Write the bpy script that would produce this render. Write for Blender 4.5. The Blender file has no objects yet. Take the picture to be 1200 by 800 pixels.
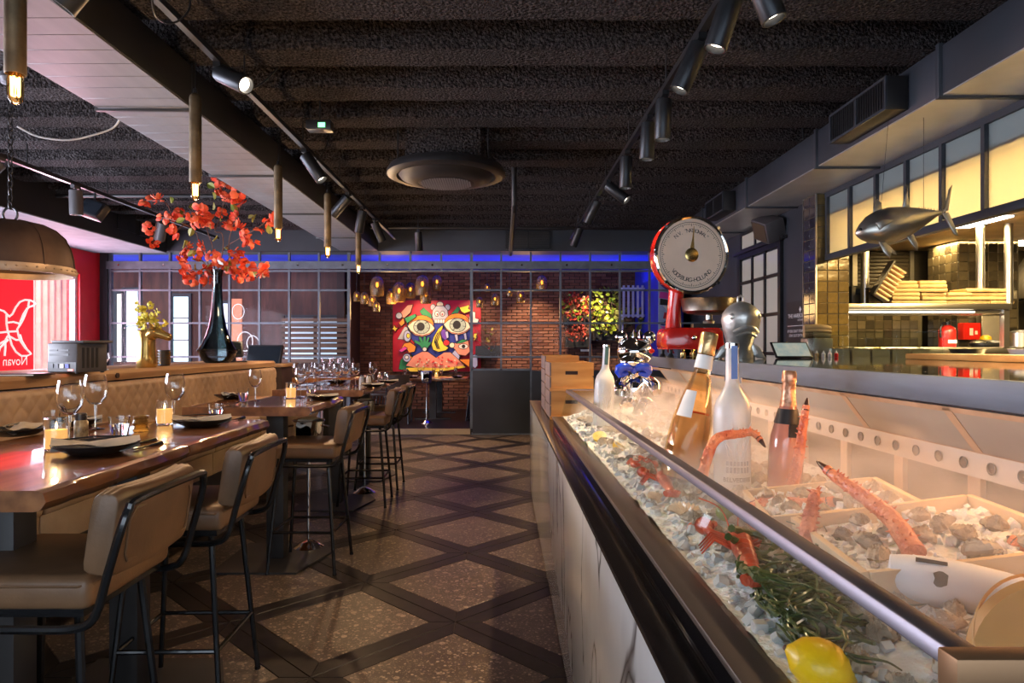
import bpy, bmesh, math, random
from mathutils import Matrix, Vector, Euler, noise as mnoise
random.seed(7)
PI = math.pi
R = math.radians
scene = bpy.context.scene
C = scene.collection

# ------------------------------------------------------------------ camera
FPX, CAMZ, VU, VV = 790.0, 1.38, 589.0, 406.0
cam_d = bpy.data.cameras.new('camera')
cam = bpy.data.objects.new('camera', cam_d)
C.objects.link(cam)
cam.location = (0, 0, CAMZ)
cam.rotation_euler = (R(90), 0, 0)
cam_d.sensor_width = 36
cam_d.lens = FPX / 1200 * 36
cam_d.shift_x = (600 - VU) / 1200
cam_d.shift_y = (VV - 400) / 1200
cam_d.clip_start = 0.05
scene.camera = cam

# ------------------------------------------------------------------ world, exposure
w = bpy.data.worlds.new('world')
scene.world = w
w.use_nodes = True
w.node_tree.nodes['Background'].inputs[0].default_value = (0.72, 0.84, 1.0, 1)
w.node_tree.nodes['Background'].inputs[1].default_value = 2.6
vs = scene.view_settings
vs.view_transform = 'Standard'
vs.look = 'None'
vs.gamma = 1
vs.use_curve_mapping = False
vs.exposure = 1.0
cy = scene.cycles
cy.max_bounces = 10
cy.diffuse_bounces = 3
cy.glossy_bounces = 4
cy.transmission_bounces = 8
cy.transparent_max_bounces = 24
cy.volume_bounces = 1
cy.caustics_reflective = False
cy.caustics_refractive = False
cy.sample_clamp_indirect = 4
cy.sample_clamp_direct = 0
cy.blur_glossy = 1.0
cy.volume_step_rate = 4

def area(name, loc, target, sx, sy, energy, col, spread=180):
    d = bpy.data.lights.new(name, 'AREA')
    d.shape = 'RECTANGLE'
    d.size, d.size_y, d.energy, d.color = sx, sy, energy, col
    d.spread = R(spread)
    o = bpy.data.objects.new(name, d)
    C.objects.link(o)
    o.location = loc
    dv = Vector(target) - Vector(loc)
    o.rotation_euler = (0, 0, 0) if dv.xy.length < .25 * abs(dv.z) and dv.z < 0 else dv.to_track_quat('-Z', 'Y').to_euler()
    return o
def spot(name, loc, target, energy, col, angle=50, blend=.6, size=.03):
    d = bpy.data.lights.new(name, 'SPOT')
    d.energy, d.color, d.spot_size, d.spot_blend, d.shadow_soft_size = energy, col, R(angle), blend, size
    o = bpy.data.objects.new(name, d)
    C.objects.link(o)
    o.location = loc
    o.rotation_euler = (Vector(target) - Vector(loc)).to_track_quat('-Z', 'Y').to_euler()
    return o
def point(name, loc, energy, col, size=.03):
    d = bpy.data.lights.new(name, 'POINT')
    d.energy, d.color, d.shadow_soft_size = energy, col, size
    o = bpy.data.objects.new(name, d)
    C.objects.link(o)
    o.location = loc
    return o
WARM = (1.0, 0.68, 0.40)
GOLD = (1.0, 0.68, 0.26)
DAY = (0.80, 0.88, 1.0)
# daylight entering through the room's windows
area('daylight_side_window', (-6.44, 4.25, 1.66), (0, 4.55, 1.6), 5.1, 1.36, 260, (0.86, 0.86, 1.0))
area('daylight_red_window', (-6.44, 9.55, 1.66), (0, 8.6, 1.6), .8, 1.36, 70, (1.0, 0.55, 0.66))
# added fill light brightening the boards outside the red window
area('board_fill', (-6.75, 9.3, 2.9), (-7.6, 10.6, 1.4), .5, 1.0, 45, (1.0, .96, .9))
# kitchen lamps
area('kitchen_lamp_light', (4.66, 6.55, 2.58), (4.66, 6.55, 0), .3, .9, 32, GOLD)
area('kitchen_lamp_light', (5.6, 7.9, 2.58), (5.6, 7.9, 0), 1.0, .4, 90, GOLD)
area('kitchen_lamp_light', (4.5, 4.4, 2.58), (4.5, 4.4, 0), .5, 2.4, 165, GOLD)  # unseen lamp without a panel, placed to light the pier and transom
area('transom_fill', (3.42, 3.9, 2.42), (3.1, 3.9, 2.46), 4.8, .05, 75, (1.0, .62, .20))  # added unseen warm light behind the header, makes the panes glow gold
# added cool fill in the roof void, tinting the upper transom panes
area('void_fill', (3.95, 3.6, 2.8), (3.1, 3.6, 2.75), 6.0, .2, 9, (.60, .80, 1.0))
# lamp strip under the edge of the pass, above the ice
area('case_strip_light', (.936, 2.45, 1.254), (.62, 2.45, .92), 3.6, .015, 3.6, (1.0, .44, .15))
# back dining room: blue cove and brick wall washers
area('blue_cove_light', (0.4, 12.4, 2.62), (0.4, 12.4, 3.0), 5.5, 1.6, 24, (.06, .12, 1.0))
for _x, _e in ((.62, 55), (1.75, 45), (-.5, 22), (-1.6, 26)):
    spot('brick_washer_light', (_x, 12.9, 2.66), (_x, 14.0, 1.45), _e * 3, (1.0, .62, .32), 70, .8)

# ------------------------------------------------------------------ helpers
def at(u, v, Y):
    return Vector(((u - VU) * Y / FPX, Y, CAMZ - (v - VV) * Y / FPX))

class MB:
    def __init__(s):
        s.v, s.f = [], []
    def add(s, vs_, fs):
        n = len(s.v)
        s.v += [tuple(p) for p in vs_]
        s.f += [tuple(i + n for i in f) for f in fs]
        return s
    def box(s, x0, x1, y0, y1, z0, z1):
        x0, x1 = min(x0, x1), max(x0, x1); y0, y1 = min(y0, y1), max(y0, y1); z0, z1 = min(z0, z1), max(z0, z1)
        return s.add([(x0,y0,z0),(x1,y0,z0),(x1,y1,z0),(x0,y1,z0),(x0,y0,z1),(x1,y0,z1),(x1,y1,z1),(x0,y1,z1)],
                     [(0,3,2,1),(4,5,6,7),(0,1,5,4),(1,2,6,5),(2,3,7,6),(3,0,4,7)])
    def cyl(s, p0, p1, r0, r1=None, n=14, caps=True):
        r1 = r0 if r1 is None else r1
        return s.tube([p0, p1], [r0, r1], n, caps=caps)
    def tube(s, pts, r, n=8, closed=False, caps=True):
        pts = [Vector(p) for p in pts]
        m = len(pts)
        rr = r if isinstance(r, (list, tuple)) else [r] * m
        t0 = (pts[1] - pts[0]).normalized()
        a = Vector((0, 0, 1)) if abs(t0.z) < .9 else Vector((1, 0, 0))
        nrm = t0.cross(a).normalized()
        vs_, fs = [], []
        for i in range(m):
            if closed:
                t = (pts[(i + 1) % m] - pts[i - 1]).normalized()
            elif i == 0:
                t = t0
            elif i == m - 1:
                t = (pts[i] - pts[i - 1]).normalized()
            else:
                t = ((pts[i + 1] - pts[i]).normalized() + (pts[i] - pts[i - 1]).normalized())
                t = t.normalized() if t.length > 1e-6 else t0
            nrm = (nrm - t * nrm.dot(t))
            nrm = nrm.normalized() if nrm.length > 1e-6 else t.orthogonal().normalized()
            b = t.cross(nrm)
            for k in range(n):
                an = 2 * PI * k / n
                vs_.append(pts[i] + (nrm * math.cos(an) + b * math.sin(an)) * rr[i])
        for i in range(m if closed else m - 1):
            j = (i + 1) % m
            for k in range(n):
                k2 = (k + 1) % n
                fs.append((i * n + k, i * n + k2, j * n + k2, j * n + k))
        if caps and not closed:
            fs.append(tuple(range(n - 1, -1, -1)))
            fs.append(tuple((m - 1) * n + k for k in range(n)))
        return s.add(vs_, fs)
    def lathe(s, prof, n=24, c=(0, 0, 0)):
        vs_, fs = [], []
        m = len(prof)
        for (r, z) in prof:
            for k in range(n):
                an = 2 * PI * k / n
                vs_.append((c[0] + max(r, 1e-4) * math.cos(an), c[1] + max(r, 1e-4) * math.sin(an), c[2] + z))
        for i in range(m - 1):
            for k in range(n):
                k2 = (k + 1) % n
                fs.append((i * n + k, i * n + k2, (i + 1) * n + k2, (i + 1) * n + k))
        return s.add(vs_, fs)
    def ell(s, c, r, nu=14, nv=9):
        if not isinstance(r, (tuple, list)):
            r = (r, r, r)
        pr = []
        vs_, fs = [], []
        for i in range(nv + 1):
            a = -PI / 2 + PI * i / nv
            for k in range(nu):
                b = 2 * PI * k / nu
                vs_.append((c[0] + r[0] * math.cos(a) * math.cos(b), c[1] + r[1] * math.cos(a) * math.sin(b), c[2] + r[2] * math.sin(a)))
        for i in range(nv):
            for k in range(nu):
                k2 = (k + 1) % nu
                fs.append((i * nu + k, i * nu + k2, (i + 1) * nu + k2, (i + 1) * nu + k))
        return s.add(vs_, fs)
    def prism(s, poly, a0, a1, fn):
        """poly: 2D outline; fn(p, q, a) -> 3D; extruded from a0 to a1"""
        n = len(poly)
        vs_ = [fn(p, q, a0) for p, q in poly] + [fn(p, q, a1) for p, q in poly]
        fs = [tuple(range(n - 1, -1, -1)), tuple(range(n, 2 * n))]
        fs += [(i, (i + 1) % n, n + (i + 1) % n, n + i) for i in range(n)]
        return s.add(vs_, fs)
    def merge(s, o, M=None):
        return s.add([(M @ Vector(p)) if M else p for p in o.v], o.f)
    def tr(s, M):
        s.v = [tuple(M @ Vector(p)) for p in s.v]
        return s

def smooth_path(pts, n=4):
    """Catmull-Rom through points"""
    pts = [Vector(p) for p in pts]
    out = []
    for i in range(len(pts) - 1):
        p0, p1, p2, p3 = pts[max(i - 1, 0)], pts[i], pts[i + 1], pts[min(i + 2, len(pts) - 1)]
        for k in range(n):
            t = k / n
            out.append(.5 * ((2 * p1) + (p2 - p0) * t + (2 * p0 - 5 * p1 + 4 * p2 - p3) * t * t + (3 * p1 - p0 - 3 * p2 + p3) * t ** 3))
    out.append(pts[-1])
    return out
def lathe_along(prof, p, d, n=20):
    """profile (radius, distance) turned around the axis p + d*t"""
    return MB().lathe(prof, n).tr(Matrix.Translation(p) @ Vector(d).normalized().to_track_quat('Z', 'Y').to_matrix().to_4x4())

def mesh_of(mb, name, bevel=0, seg=2, smooth=True, sharp=38):
    me = bpy.data.meshes.new(name)
    bm = bmesh.new()
    vs_ = [bm.verts.new(p) for p in mb.v]
    for f in mb.f:
        try:
            bm.faces.new([vs_[i] for i in f])
        except ValueError:
            pass
    bmesh.ops.remove_doubles(bm, verts=bm.verts, dist=1e-6)
    bmesh.ops.recalc_face_normals(bm, faces=bm.faces)
    if bevel:
        ed = [e for e in bm.edges if len(e.link_faces) == 2 and e.calc_face_angle(0) > R(30)]
        bmesh.ops.bevel(bm, geom=ed, offset=bevel, segments=seg, affect='EDGES', profile=.5, clamp_overlap=True)
    bm.to_mesh(me)
    bm.free()
    if smooth and len(me.polygons):
        me.polygons.foreach_set('use_smooth', [True] * len(me.polygons))
        me.set_sharp_from_angle(angle=R(sharp))
    return me

def wloc(o):
    v = Vector((0, 0, 0))
    while o is not None:
        v += o.location
        o = o.parent
    return v

def part(mb, name, m, parent=None, W=False, bevel=0, seg=2, smooth=True, sharp=38, label=None):
    """links the builder's shapes as ONE mesh object; W: shapes are in world coordinates"""
    if W and parent is not None:
        mb.tr(Matrix.Translation(-wloc(parent)))
    me = mb if isinstance(mb, bpy.types.Mesh) else mesh_of(mb, name, bevel, seg, smooth, sharp)
    if m is not None and not len(me.materials):
        me.materials.append(M[m])
    o = bpy.data.objects.new(name, me)
    C.objects.link(o)
    if parent is not None:
        o.parent = parent
    if label:
        o['label'] = label
    return o

def piece(me, name, parent, loc=(0, 0, 0), rot=None, scale=None):
    o = bpy.data.objects.new(name, me)
    C.objects.link(o)
    o.parent = parent
    o.location = loc
    if rot is not None: o.rotation_euler = rot
    if scale is not None: o.scale = scale
    return o

def tag(o, label=None, cat=None, group=None, kind=None):
    if label: o['label'] = label
    if cat: o['category'] = cat
    if group: o['group'] = group
    if kind: o['kind'] = kind
    return o

def thing(name, label, cat, loc=(0, 0, 0), rz=0, group=None):
    o = bpy.data.objects.new(name, None)
    C.objects.link(o)
    o.empty_display_size = .05
    o.location = loc
    o.rotation_euler = (0, 0, rz)
    return tag(o, label, cat, group)

def struct(name, mb, m, label=None, bevel=0, loc=None, cat=None):
    o = part(mb, name, m, bevel=bevel)
    tag(o, label or name.replace('_', ' '), cat, kind='structure')
    return o

def copy_tree(o, parent=None):
    c = o.copy()
    C.objects.link(c)
    c.parent = parent
    for ch in list(o.children):
        copy_tree(ch, c)
    return c

ORD = ['first', 'second', 'third', 'fourth', 'fifth', 'sixth', 'seventh', 'eighth', 'ninth', 'tenth', 'eleventh', 'twelfth']

_TX = {}
def text_mb(s, size=1.0, align='CENTER'):
    key = (s, align)
    if key not in _TX:
        cu = bpy.data.curves.new('lettering', 'FONT')
        cu.body, cu.align_x, cu.resolution_u, cu.size = s, align, 3, 1.0
        o = bpy.data.objects.new('lettering', cu)
        C.objects.link(o)
        bpy.context.view_layer.update()
        me = bpy.data.meshes.new_from_object(o.evaluated_get(bpy.context.evaluated_depsgraph_get()))
        _TX[key] = ([tuple(v.co) for v in me.vertices], [tuple(p.vertices) for p in me.polygons])
        bpy.data.objects.remove(o)
        bpy.data.curves.remove(cu)
        bpy.data.meshes.remove(me)
    v, f = _TX[key]
    return MB().add([(p[0] * size, p[1] * size, 0) for p in v], f)
for _s in ('BELVEDERE', 'VODKA', 'THE HARBOUR CLUB', 'KITCHEN', "IF YOU CAN'T STAND THE HEAT", 'STAY OUT OF THE KITCHEN', 'Novan'):
    text_mb(_s)
for _ch in set('N.V.NATIONAALVOORBURG-HOLLAND"'):
    text_mb(_ch)

# ------------------------------------------------------------------ materials
M = {}
def mat(name, col, rough=.5, metal=0, nz=None, bump=None, coat=0, coat_rough=.05, trans=0, ior=1.45, emit=None, es=0, spec=.5, stretch=(1, 1, 1), col2=None, sheen=0, sss=0, detail=6, aniso=None):
    m = bpy.data.materials.new(name)
    m.use_nodes = True
    nt = m.node_tree
    b = nt.nodes['Principled BSDF']
    def S(k, v):
        if k in b.inputs: b.inputs[k].default_value = v
    c4 = (*col, 1)
    S('Base Color', c4); S('Roughness', rough); S('Metallic', metal); S('IOR', ior)
    S('Coat Weight', coat); S('Coat Roughness', coat_rough); S('Transmission Weight', trans)
    S('Specular IOR Level', spec)
    if sheen: S('Sheen Weight', sheen)
    if sss:
        S('Subsurface Weight', sss); S('Subsurface Radius', (.02, .012, .008)); S('Subsurface Scale', .5)
    if emit:
        S('Emission Color', (*emit, 1)); S('Emission Strength', es)
    nz = nz or (6.0, .12)
    tc = nt.nodes.new('ShaderNodeTexCoord')
    mp = nt.nodes.new('ShaderNodeMapping')
    mp.inputs['Scale'].default_value = stretch
    nt.links.new(tc.outputs['Object'], mp.inputs[0])
    n = nt.nodes.new('ShaderNodeTexNoise')
    n.inputs['Scale'].default_value = nz[0]
    n.inputs['Detail'].default_value = detail
    nt.links.new(mp.outputs[0], n.inputs['Vector'])
    rp = nt.nodes.new('ShaderNodeValToRGB')
    rp.color_ramp.elements[0].position = .32
    rp.color_ramp.elements[1].position = .68
    a = nz[1]
    c2 = col2 or tuple(min(1, x * (1 + a)) for x in col)
    c1 = col if col2 else tuple(x * (1 - a) for x in col)
    rp.color_ramp.elements[0].color = (*c1, 1)
    rp.color_ramp.elements[1].color = (*c2, 1)
    nt.links.new(n.outputs['Fac'], rp.inputs[0])
    nt.links.new(rp.outputs[0], b.inputs['Base Color'])
    if bump:
        n2 = nt.nodes.new('ShaderNodeTexNoise')
        n2.inputs['Scale'].default_value = bump[0]
        n2.inputs['Detail'].default_value = 3
        nt.links.new(mp.outputs[0], n2.inputs['Vector'])
        bp = nt.nodes.new('ShaderNodeBump')
        bp.inputs['Strength'].default_value = bump[1]
        bp.inputs['Distance'].default_value = bump[2] if len(bump) > 2 else .01
        nt.links.new(n2.outputs['Fac'], bp.inputs['Height'])
        nt.links.new(bp.outputs[0], b.inputs['Normal'])
    M[name] = m
    return m

def clear_glass(name, tint=(.93, .98, .96), refl=1.0, rough=0.0):
    """thin pane: see-through with a mirror-like sheen that grows at grazing angles"""
    m = bpy.data.materials.new(name)
    m.use_nodes = True
    nt = m.node_tree
    nt.nodes.remove(nt.nodes['Principled BSDF'])
    out = nt.nodes['Material Output']
    t = nt.nodes.new('ShaderNodeBsdfTransparent'); t.inputs[0].default_value = (*tint, 1)
    g = nt.nodes.new('ShaderNodeBsdfGlossy'); g.inputs['Roughness'].default_value = rough
    fr = nt.nodes.new('ShaderNodeFresnel'); fr.inputs[0].default_value = 1.45
    mu = nt.nodes.new('ShaderNodeMath'); mu.operation = 'MULTIPLY'; mu.inputs[1].default_value = refl; mu.use_clamp = True
    mx = nt.nodes.new('ShaderNodeMixShader')
    nt.links.new(fr.outputs[0], mu.inputs[0])
    nt.links.new(mu.outputs[0], mx.inputs[0])
    nt.links.new(t.outputs[0], mx.inputs[1])
    nt.links.new(g.outputs[0], mx.inputs[2])
    nt.links.new(mx.outputs[0], out.inputs[0])
    M[name] = m
    return m

def glow(name, col, s):
    return mat(name, (.8, .8, .8), emit=col, es=s, nz=(5, .02))

def rand_mat(name, cols, rough=.7, bump=None, nz=(14, .25), coat=0, metal=0, spec=.5):
    """colour picked per piece (object or mesh island) from a ramp"""
    m = mat(name, (1, 1, 1), rough=rough, bump=bump, nz=nz, coat=coat, metal=metal, spec=spec)
    nt = m.node_tree
    b = nt.nodes['Principled BSDF']
    base = b.inputs['Base Color'].links[0].from_socket
    oi = nt.nodes.new('ShaderNodeObjectInfo')
    ge = nt.nodes.new('ShaderNodeNewGeometry')
    ad = nt.nodes.new('ShaderNodeMath'); ad.operation = 'ADD'
    fr = nt.nodes.new('ShaderNodeMath'); fr.operation = 'FRACT'
    nt.links.new(oi.outputs['Random'], ad.inputs[0])
    nt.links.new(ge.outputs['Random Per Island'], ad.inputs[1])
    nt.links.new(ad.outputs[0], fr.inputs[0])
    rp = nt.nodes.new('ShaderNodeValToRGB')
    els = rp.color_ramp.elements
    for i, c in enumerate(cols):
        p = i / (len(cols) - 1)
        e = els[0] if i == 0 else (els[1] if i == len(cols) - 1 else els.new(p))
        e.position = p
        e.color = (*c, 1)
    nt.links.new(fr.outputs[0], rp.inputs[0])
    mx = nt.nodes.new('ShaderNodeMix'); mx.data_type = 'RGBA'; mx.blend_type = 'MULTIPLY'
    mx.inputs[0].default_value = 1.0
    nt.links.new(rp.outputs[0], mx.inputs[6])
    nt.links.new(base, mx.inputs[7])
    nt.links.new(mx.outputs[2], b.inputs['Base Color'])
    return m

def wood(name, c1, c2, rough=.45, coat=0, stretch=(1, 12, 12), scale=1.6, bump=.15, coat_rough=.05):
    return mat(name, c1, rough=rough, coat=coat, coat_rough=coat_rough, nz=(scale, 0), col2=c2, stretch=stretch, bump=(scale * 3, bump, .004), detail=9)

# room
mat('ceiling_spray', (.016, .013, .014), rough=.95, bump=(55, 1.0, .12), nz=(60, 0), col2=(.125, .110, .112), spec=.1, detail=2)  # lighter speckle contrast puts the spray's tiny shadows into the colour
mat('slate_paint', (.030, .036, .047), rough=.5, nz=(2, .15), bump=(40, .05))
mat('black_paint', (.016, .015, .016), rough=.45, nz=(3, .2))
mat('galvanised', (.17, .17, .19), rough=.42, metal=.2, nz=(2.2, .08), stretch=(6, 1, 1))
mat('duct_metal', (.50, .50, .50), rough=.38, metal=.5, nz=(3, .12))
mat('white_plaster', (.55, .58, .63), rough=.7)
mat('grey_plaster', (.20, .225, .26), rough=.7)
mat('red_paint', (.62, .012, .022), rough=.45, nz=(3, .1))
mat('red_film', (.80, .012, .02), rough=.25, nz=(2, .06), emit=(1.0, .015, .025), es=.62)  # emission stands in for daylight shining through the red film
mat('white_line', (.9, .88, .85), rough=.5, emit=(.9, .85, .8), es=.35)
mat('blue_paint', (.02, .035, .50), rough=.6, nz=(2, .2))
def terrazzo(name):
    m = mat(name, (.050, .035, .026), rough=.38, nz=(9, 0), col2=(.085, .062, .046), bump=(60, .1))
    nt = m.node_tree; b = nt.nodes['Principled BSDF']
    x = b.inputs['Base Color'].links[0].from_socket
    tc = nt.nodes.new('ShaderNodeTexCoord')
    oi = nt.nodes.new('ShaderNodeObjectInfo')
    ad = nt.nodes.new('ShaderNodeVectorMath'); ad.operation = 'ADD'
    nt.links.new(tc.outputs['Object'], ad.inputs[0]); nt.links.new(oi.outputs['Location'], ad.inputs[1])
    for sc_, lo, hi, cols in ((26, .50, .62, ((.30, .23, .17), (.12, .08, .055))), (60, .44, .60, ((.34, .27, .20), (.10, .07, .05))), (130, .42, .60, ((.24, .18, .13), (.07, .05, .04)))):
        v = nt.nodes.new('ShaderNodeTexVoronoi'); v.inputs['Scale'].default_value = sc_; v.inputs['Randomness'].default_value = 1
        nt.links.new(ad.outputs[0], v.inputs['Vector'])
        sp = nt.nodes.new('ShaderNodeSeparateColor'); nt.links.new(v.outputs['Color'], sp.inputs[0])
        th = nt.nodes.new('ShaderNodeMath'); th.operation = 'GREATER_THAN'; th.inputs[1].default_value = .80 if sc_ == 26 else .62
        nt.links.new(sp.outputs[0], th.inputs[0])
        ds = nt.nodes.new('ShaderNodeMath'); ds.operation = 'LESS_THAN'; ds.inputs[1].default_value = .42
        nt.links.new(v.outputs['Distance'], ds.inputs[0])
        mu = nt.nodes.new('ShaderNodeMath'); mu.operation = 'MULTIPLY'
        nt.links.new(th.outputs[0], mu.inputs[0]); nt.links.new(ds.outputs[0], mu.inputs[1])
        cm_ = nt.nodes.new('ShaderNodeMix'); cm_.data_type = 'RGBA'
        nt.links.new(sp.outputs[1], cm_.inputs[0]); cm_.inputs[6].default_value = (*cols[1], 1); cm_.inputs[7].default_value = (*cols[0], 1)
        mx = nt.nodes.new('ShaderNodeMix'); mx.data_type = 'RGBA'
        nt.links.new(mu.outputs[0], mx.inputs[0]); nt.links.new(x, mx.inputs[6]); nt.links.new(cm_.outputs[2], mx.inputs[7])
        x = mx.outputs[2]
    nt.links.new(x, b.inputs['Base Color'])
terrazzo('terrazzo')
mat('dark_stone', (.012, .009, .008), rough=.42, nz=(20, .4), spec=.3)
mat('grout', (.06, .05, .045), rough=.9)
mat('dark_floor', (.03, .026, .026), rough=.3, nz=(12, .3))
mat('platform_edge', (.33, .25, .16), rough=.6)
mat('steel_black', (.028, .030, .034), rough=.38, metal=.6, nz=(8, .2))
mat('steel_grid', (.115, .135, .165), rough=.38, metal=.3, nz=(8, .2))
mat('vestibule_wood', (.075, .024, .017), rough=.5, nz=(2, .4), stretch=(6, 1, 1))
mat('vestibule_dark', (.035, .018, .014), rough=.6)
wood('slat_wood', (.09, .045, .025), (.16, .085, .05))
glow('day_pane', (.50, .76, 1.0), .62)
glow('day_pane_dim', (.45, .72, 1.0), .30)
glow('day_pane_warm', (1.0, .9, .78), .8)
clear_glass('pane_glass', (.93, .95, .97), .06)
clear_glass('case_glass', (.965, .985, .975), .14)
clear_glass('green_glass', (.94, .98, .96), .6)
rand_mat('brick', [(.10, .035, .022), (.22, .085, .05), (.16, .055, .03), (.28, .13, .085), (.075, .03, .024), (.20, .095, .065)], rough=.85, bump=(30, .5, .006))
mat('mortar', (.045, .030, .024), rough=.95, bump=(60, .5))
# kitchen
rand_mat('gold_tile', [(.16, .115, .04), (.42, .31, .13), (.055, .040, .018), (.30, .21, .08), (.36, .27, .12), (.09, .065, .03)], rough=.12, coat=.5, nz=(18, .35), bump=(9, .25, .01))
rand_mat('dark_tile', [(.020, .018, .03), (.035, .033, .05), (.015, .014, .02), (.05, .045, .06)], rough=.12, coat=.5, bump=(9, .2, .01))
rand_mat('kitchen_tile', [(.035, .03, .022), (.11, .09, .055), (.02, .018, .015), (.06, .05, .032), (.16, .13, .08)], rough=.15, coat=.4, bump=(9, .2, .01))
mat('tile_grout', (.10, .085, .055), rough=.9)
mat('steel', (.50, .48, .45), rough=.34, metal=1, nz=(3, .12), stretch=(1, 14, 1))
mat('steel_band', (.095, .118, .155), rough=.5, metal=.35, nz=(4, .15), stretch=(8, 1, 8))
mat('steel_panel', (.40, .37, .33), rough=.42, metal=.45, nz=(2.5, .12))
mat('chrome', (.86, .86, .86), rough=.06, metal=1, nz=(2, .02))
mat('cast_silver', (.62, .60, .56), rough=.38, metal=.85, nz=(8, .3), bump=(26, .35, .01))
mat('kitchen_ceiling', (.55, .45, .30), rough=.6)
mat('kitchen_dark', (.055, .045, .030), rough=.4)
mat('cream_card', (.46, .32, .15), rough=.7, nz=(8, .15))
mat('fire_red', (.72, .02, .012), rough=.3, coat=.3)
glow('lamp_panel', (1.0, .97, .92), 6.0)
glow('strip_glow', (1.0, .9, .7), 2.2)
glow('filament', (1.0, .50, .13), 11.0)
glow('filament_dim', (1.0, .48, .12), 7.0)
glow('candle_flame', (1.0, .65, .25), 14.0)
glow('spot_face', (1.0, .86, .68), 3.2)
glow('spot_face_dim', (1.0, .86, .68), .8)
glow('exit_green', (.05, 1.0, .25), 1.5)
glow('led_red', (1.0, .05, .03), 4.0)
# frosted transom glass: lets the added light behind glow through
def frosted(name, col, tr=.75):
    m = bpy.data.materials.new(name)
    m.use_nodes = True
    nt = m.node_tree
    nt.nodes.remove(nt.nodes['Principled BSDF'])
    out = nt.nodes['Material Output']
    tl = nt.nodes.new('ShaderNodeBsdfTranslucent'); tl.inputs[0].default_value = (*col, 1)
    df = nt.nodes.new('ShaderNodeBsdfDiffuse'); df.inputs[0].default_value = (*col, 1)
    gl = nt.nodes.new('ShaderNodeBsdfGlossy'); gl.inputs['Roughness'].default_value = .12
    m1 = nt.nodes.new('ShaderNodeMixShader'); m1.inputs[0].default_value = tr
    m2 = nt.nodes.new('ShaderNodeMixShader')
    fr = nt.nodes.new('ShaderNodeFresnel'); fr.inputs[0].default_value = 1.4
    nt.links.new(df.outputs[0], m1.inputs[1]); nt.links.new(tl.outputs[0], m1.inputs[2])
    nt.links.new(fr.outputs[0], m2.inputs[0]); nt.links.new(m1.outputs[0], m2.inputs[1]); nt.links.new(gl.outputs[0], m2.inputs[2])
    nt.links.new(m2.outputs[0], out.inputs[0])
    M[name] = m
frosted('frosted', (.78, .78, .76), .92)
# marble: pale slab, thin dark veins, brown patches painting in a wood reflection
def marble(name):
    m = mat(name, (.50, .50, .49), rough=.16, nz=(1.1, 0), col2=(.74, .74, .72), coat=.3)
    nt = m.node_tree
    b = nt.nodes['Principled BSDF']
    base = b.inputs['Base Color'].links[0].from_socket
    tc = nt.nodes.new('ShaderNodeTexCoord')
    def nse(scale, stretch, lo, hi, ridge):
        mp = nt.nodes.new('ShaderNodeMapping'); mp.inputs['Scale'].default_value = stretch
        n = nt.nodes.new('ShaderNodeTexNoise'); n.inputs['Scale'].default_value = scale; n.inputs['Detail'].default_value = 5; n.inputs['Distortion'].default_value = .6
        nt.links.new(tc.outputs['Object'], mp.inputs[0]); nt.links.new(mp.outputs[0], n.inputs[0])
        out = n.outputs['Fac']
        if ridge:
            su = nt.nodes.new('ShaderNodeMath'); su.operation = 'SUBTRACT'; su.inputs[1].default_value = .5
            ab = nt.nodes.new('ShaderNodeMath'); ab.operation = 'ABSOLUTE'
            nt.links.new(out, su.inputs[0]); nt.links.new(su.outputs[0], ab.inputs[0]); out = ab.outputs[0]
        rp = nt.nodes.new('ShaderNodeValToRGB')
        rp.color_ramp.elements[0].position = lo; rp.color_ramp.elements[1].position = hi
        if ridge:
            rp.color_ramp.elements[0].color = (1, 1, 1, 1); rp.color_ramp.elements[1].color = (0, 0, 0, 1)
        nt.links.new(out, rp.inputs[0])
        return rp.outputs[0]
    def mixin(a, fac, col):
        mx = nt.nodes.new('ShaderNodeMix'); mx.data_type = 'RGBA'
        nt.links.new(fac, mx.inputs[0]); nt.links.new(a, mx.inputs[6]); mx.inputs[7].default_value = (*col, 1)
        return mx.outputs[2]
    x = mixin(base, nse(.8, (1, 1, .3), .52, .74, False), (.42, .30, .18))
    x = mixin(x, nse(.9, (1, 1, .45), .0, .0045, True), (.10, .085, .08))
    nt.links.new(x, b.inputs['Base Color'])
marble('marble')
mat('black_glass', (.006, .006, .007), rough=.04, nz=(4, .2), coat=.5)
mat('black_stone', (.012, .010, .010), rough=.22, nz=(60, .6))
mat('bronze_rail', (.26, .21, .175), rough=.33, metal=.8, nz=(3, .2), stretch=(1, .3, 1))
mat('rail_metal', (.22, .20, .225), rough=.42, metal=.8, nz=(3, .12))
mat('copper_rail', (.30, .17, .085), rough=.5, metal=.6)
mat('dark_metal', (.05, .05, .055), rough=.35, metal=.7)
# furniture
mat('leather', (.185, .100, .050), rough=.42, nz=(5, .3), bump=(110, .18, .003), coat=.1, coat_rough=.3)
mat('leather_quilt', (.42, .295, .195), rough=.5, nz=(4, .18), bump=(90, .2, .003))
mat('leather_dark', (.05, .030, .022), rough=.4)
mat('tube_black', (.010, .010, .011), rough=.22, nz=(6, .2), coat=.3)
wood('table_wood', (.12, .040, .014), (.36, .145, .052), rough=.28, coat=1.0, stretch=(9, 1, 9), scale=1.5, coat_rough=.03)
wood('table_edge', (.20, .085, .030), (.52, .28, .11), rough=.35, coat=.6, stretch=(6, 1.5, 3), scale=3)
wood('ledge_wood', (.34, .19, .09), (.58, .38, .21), rough=.45, stretch=(9, .8, 9), scale=1.5)
wood('crate_wood', (.50, .21, .045), (.74, .38, .11), rough=.5, stretch=(1, 3, 9), scale=2.2)
wood('crate_side', (.12, .09, .10), (.22, .16, .14), rough=.5)
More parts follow.
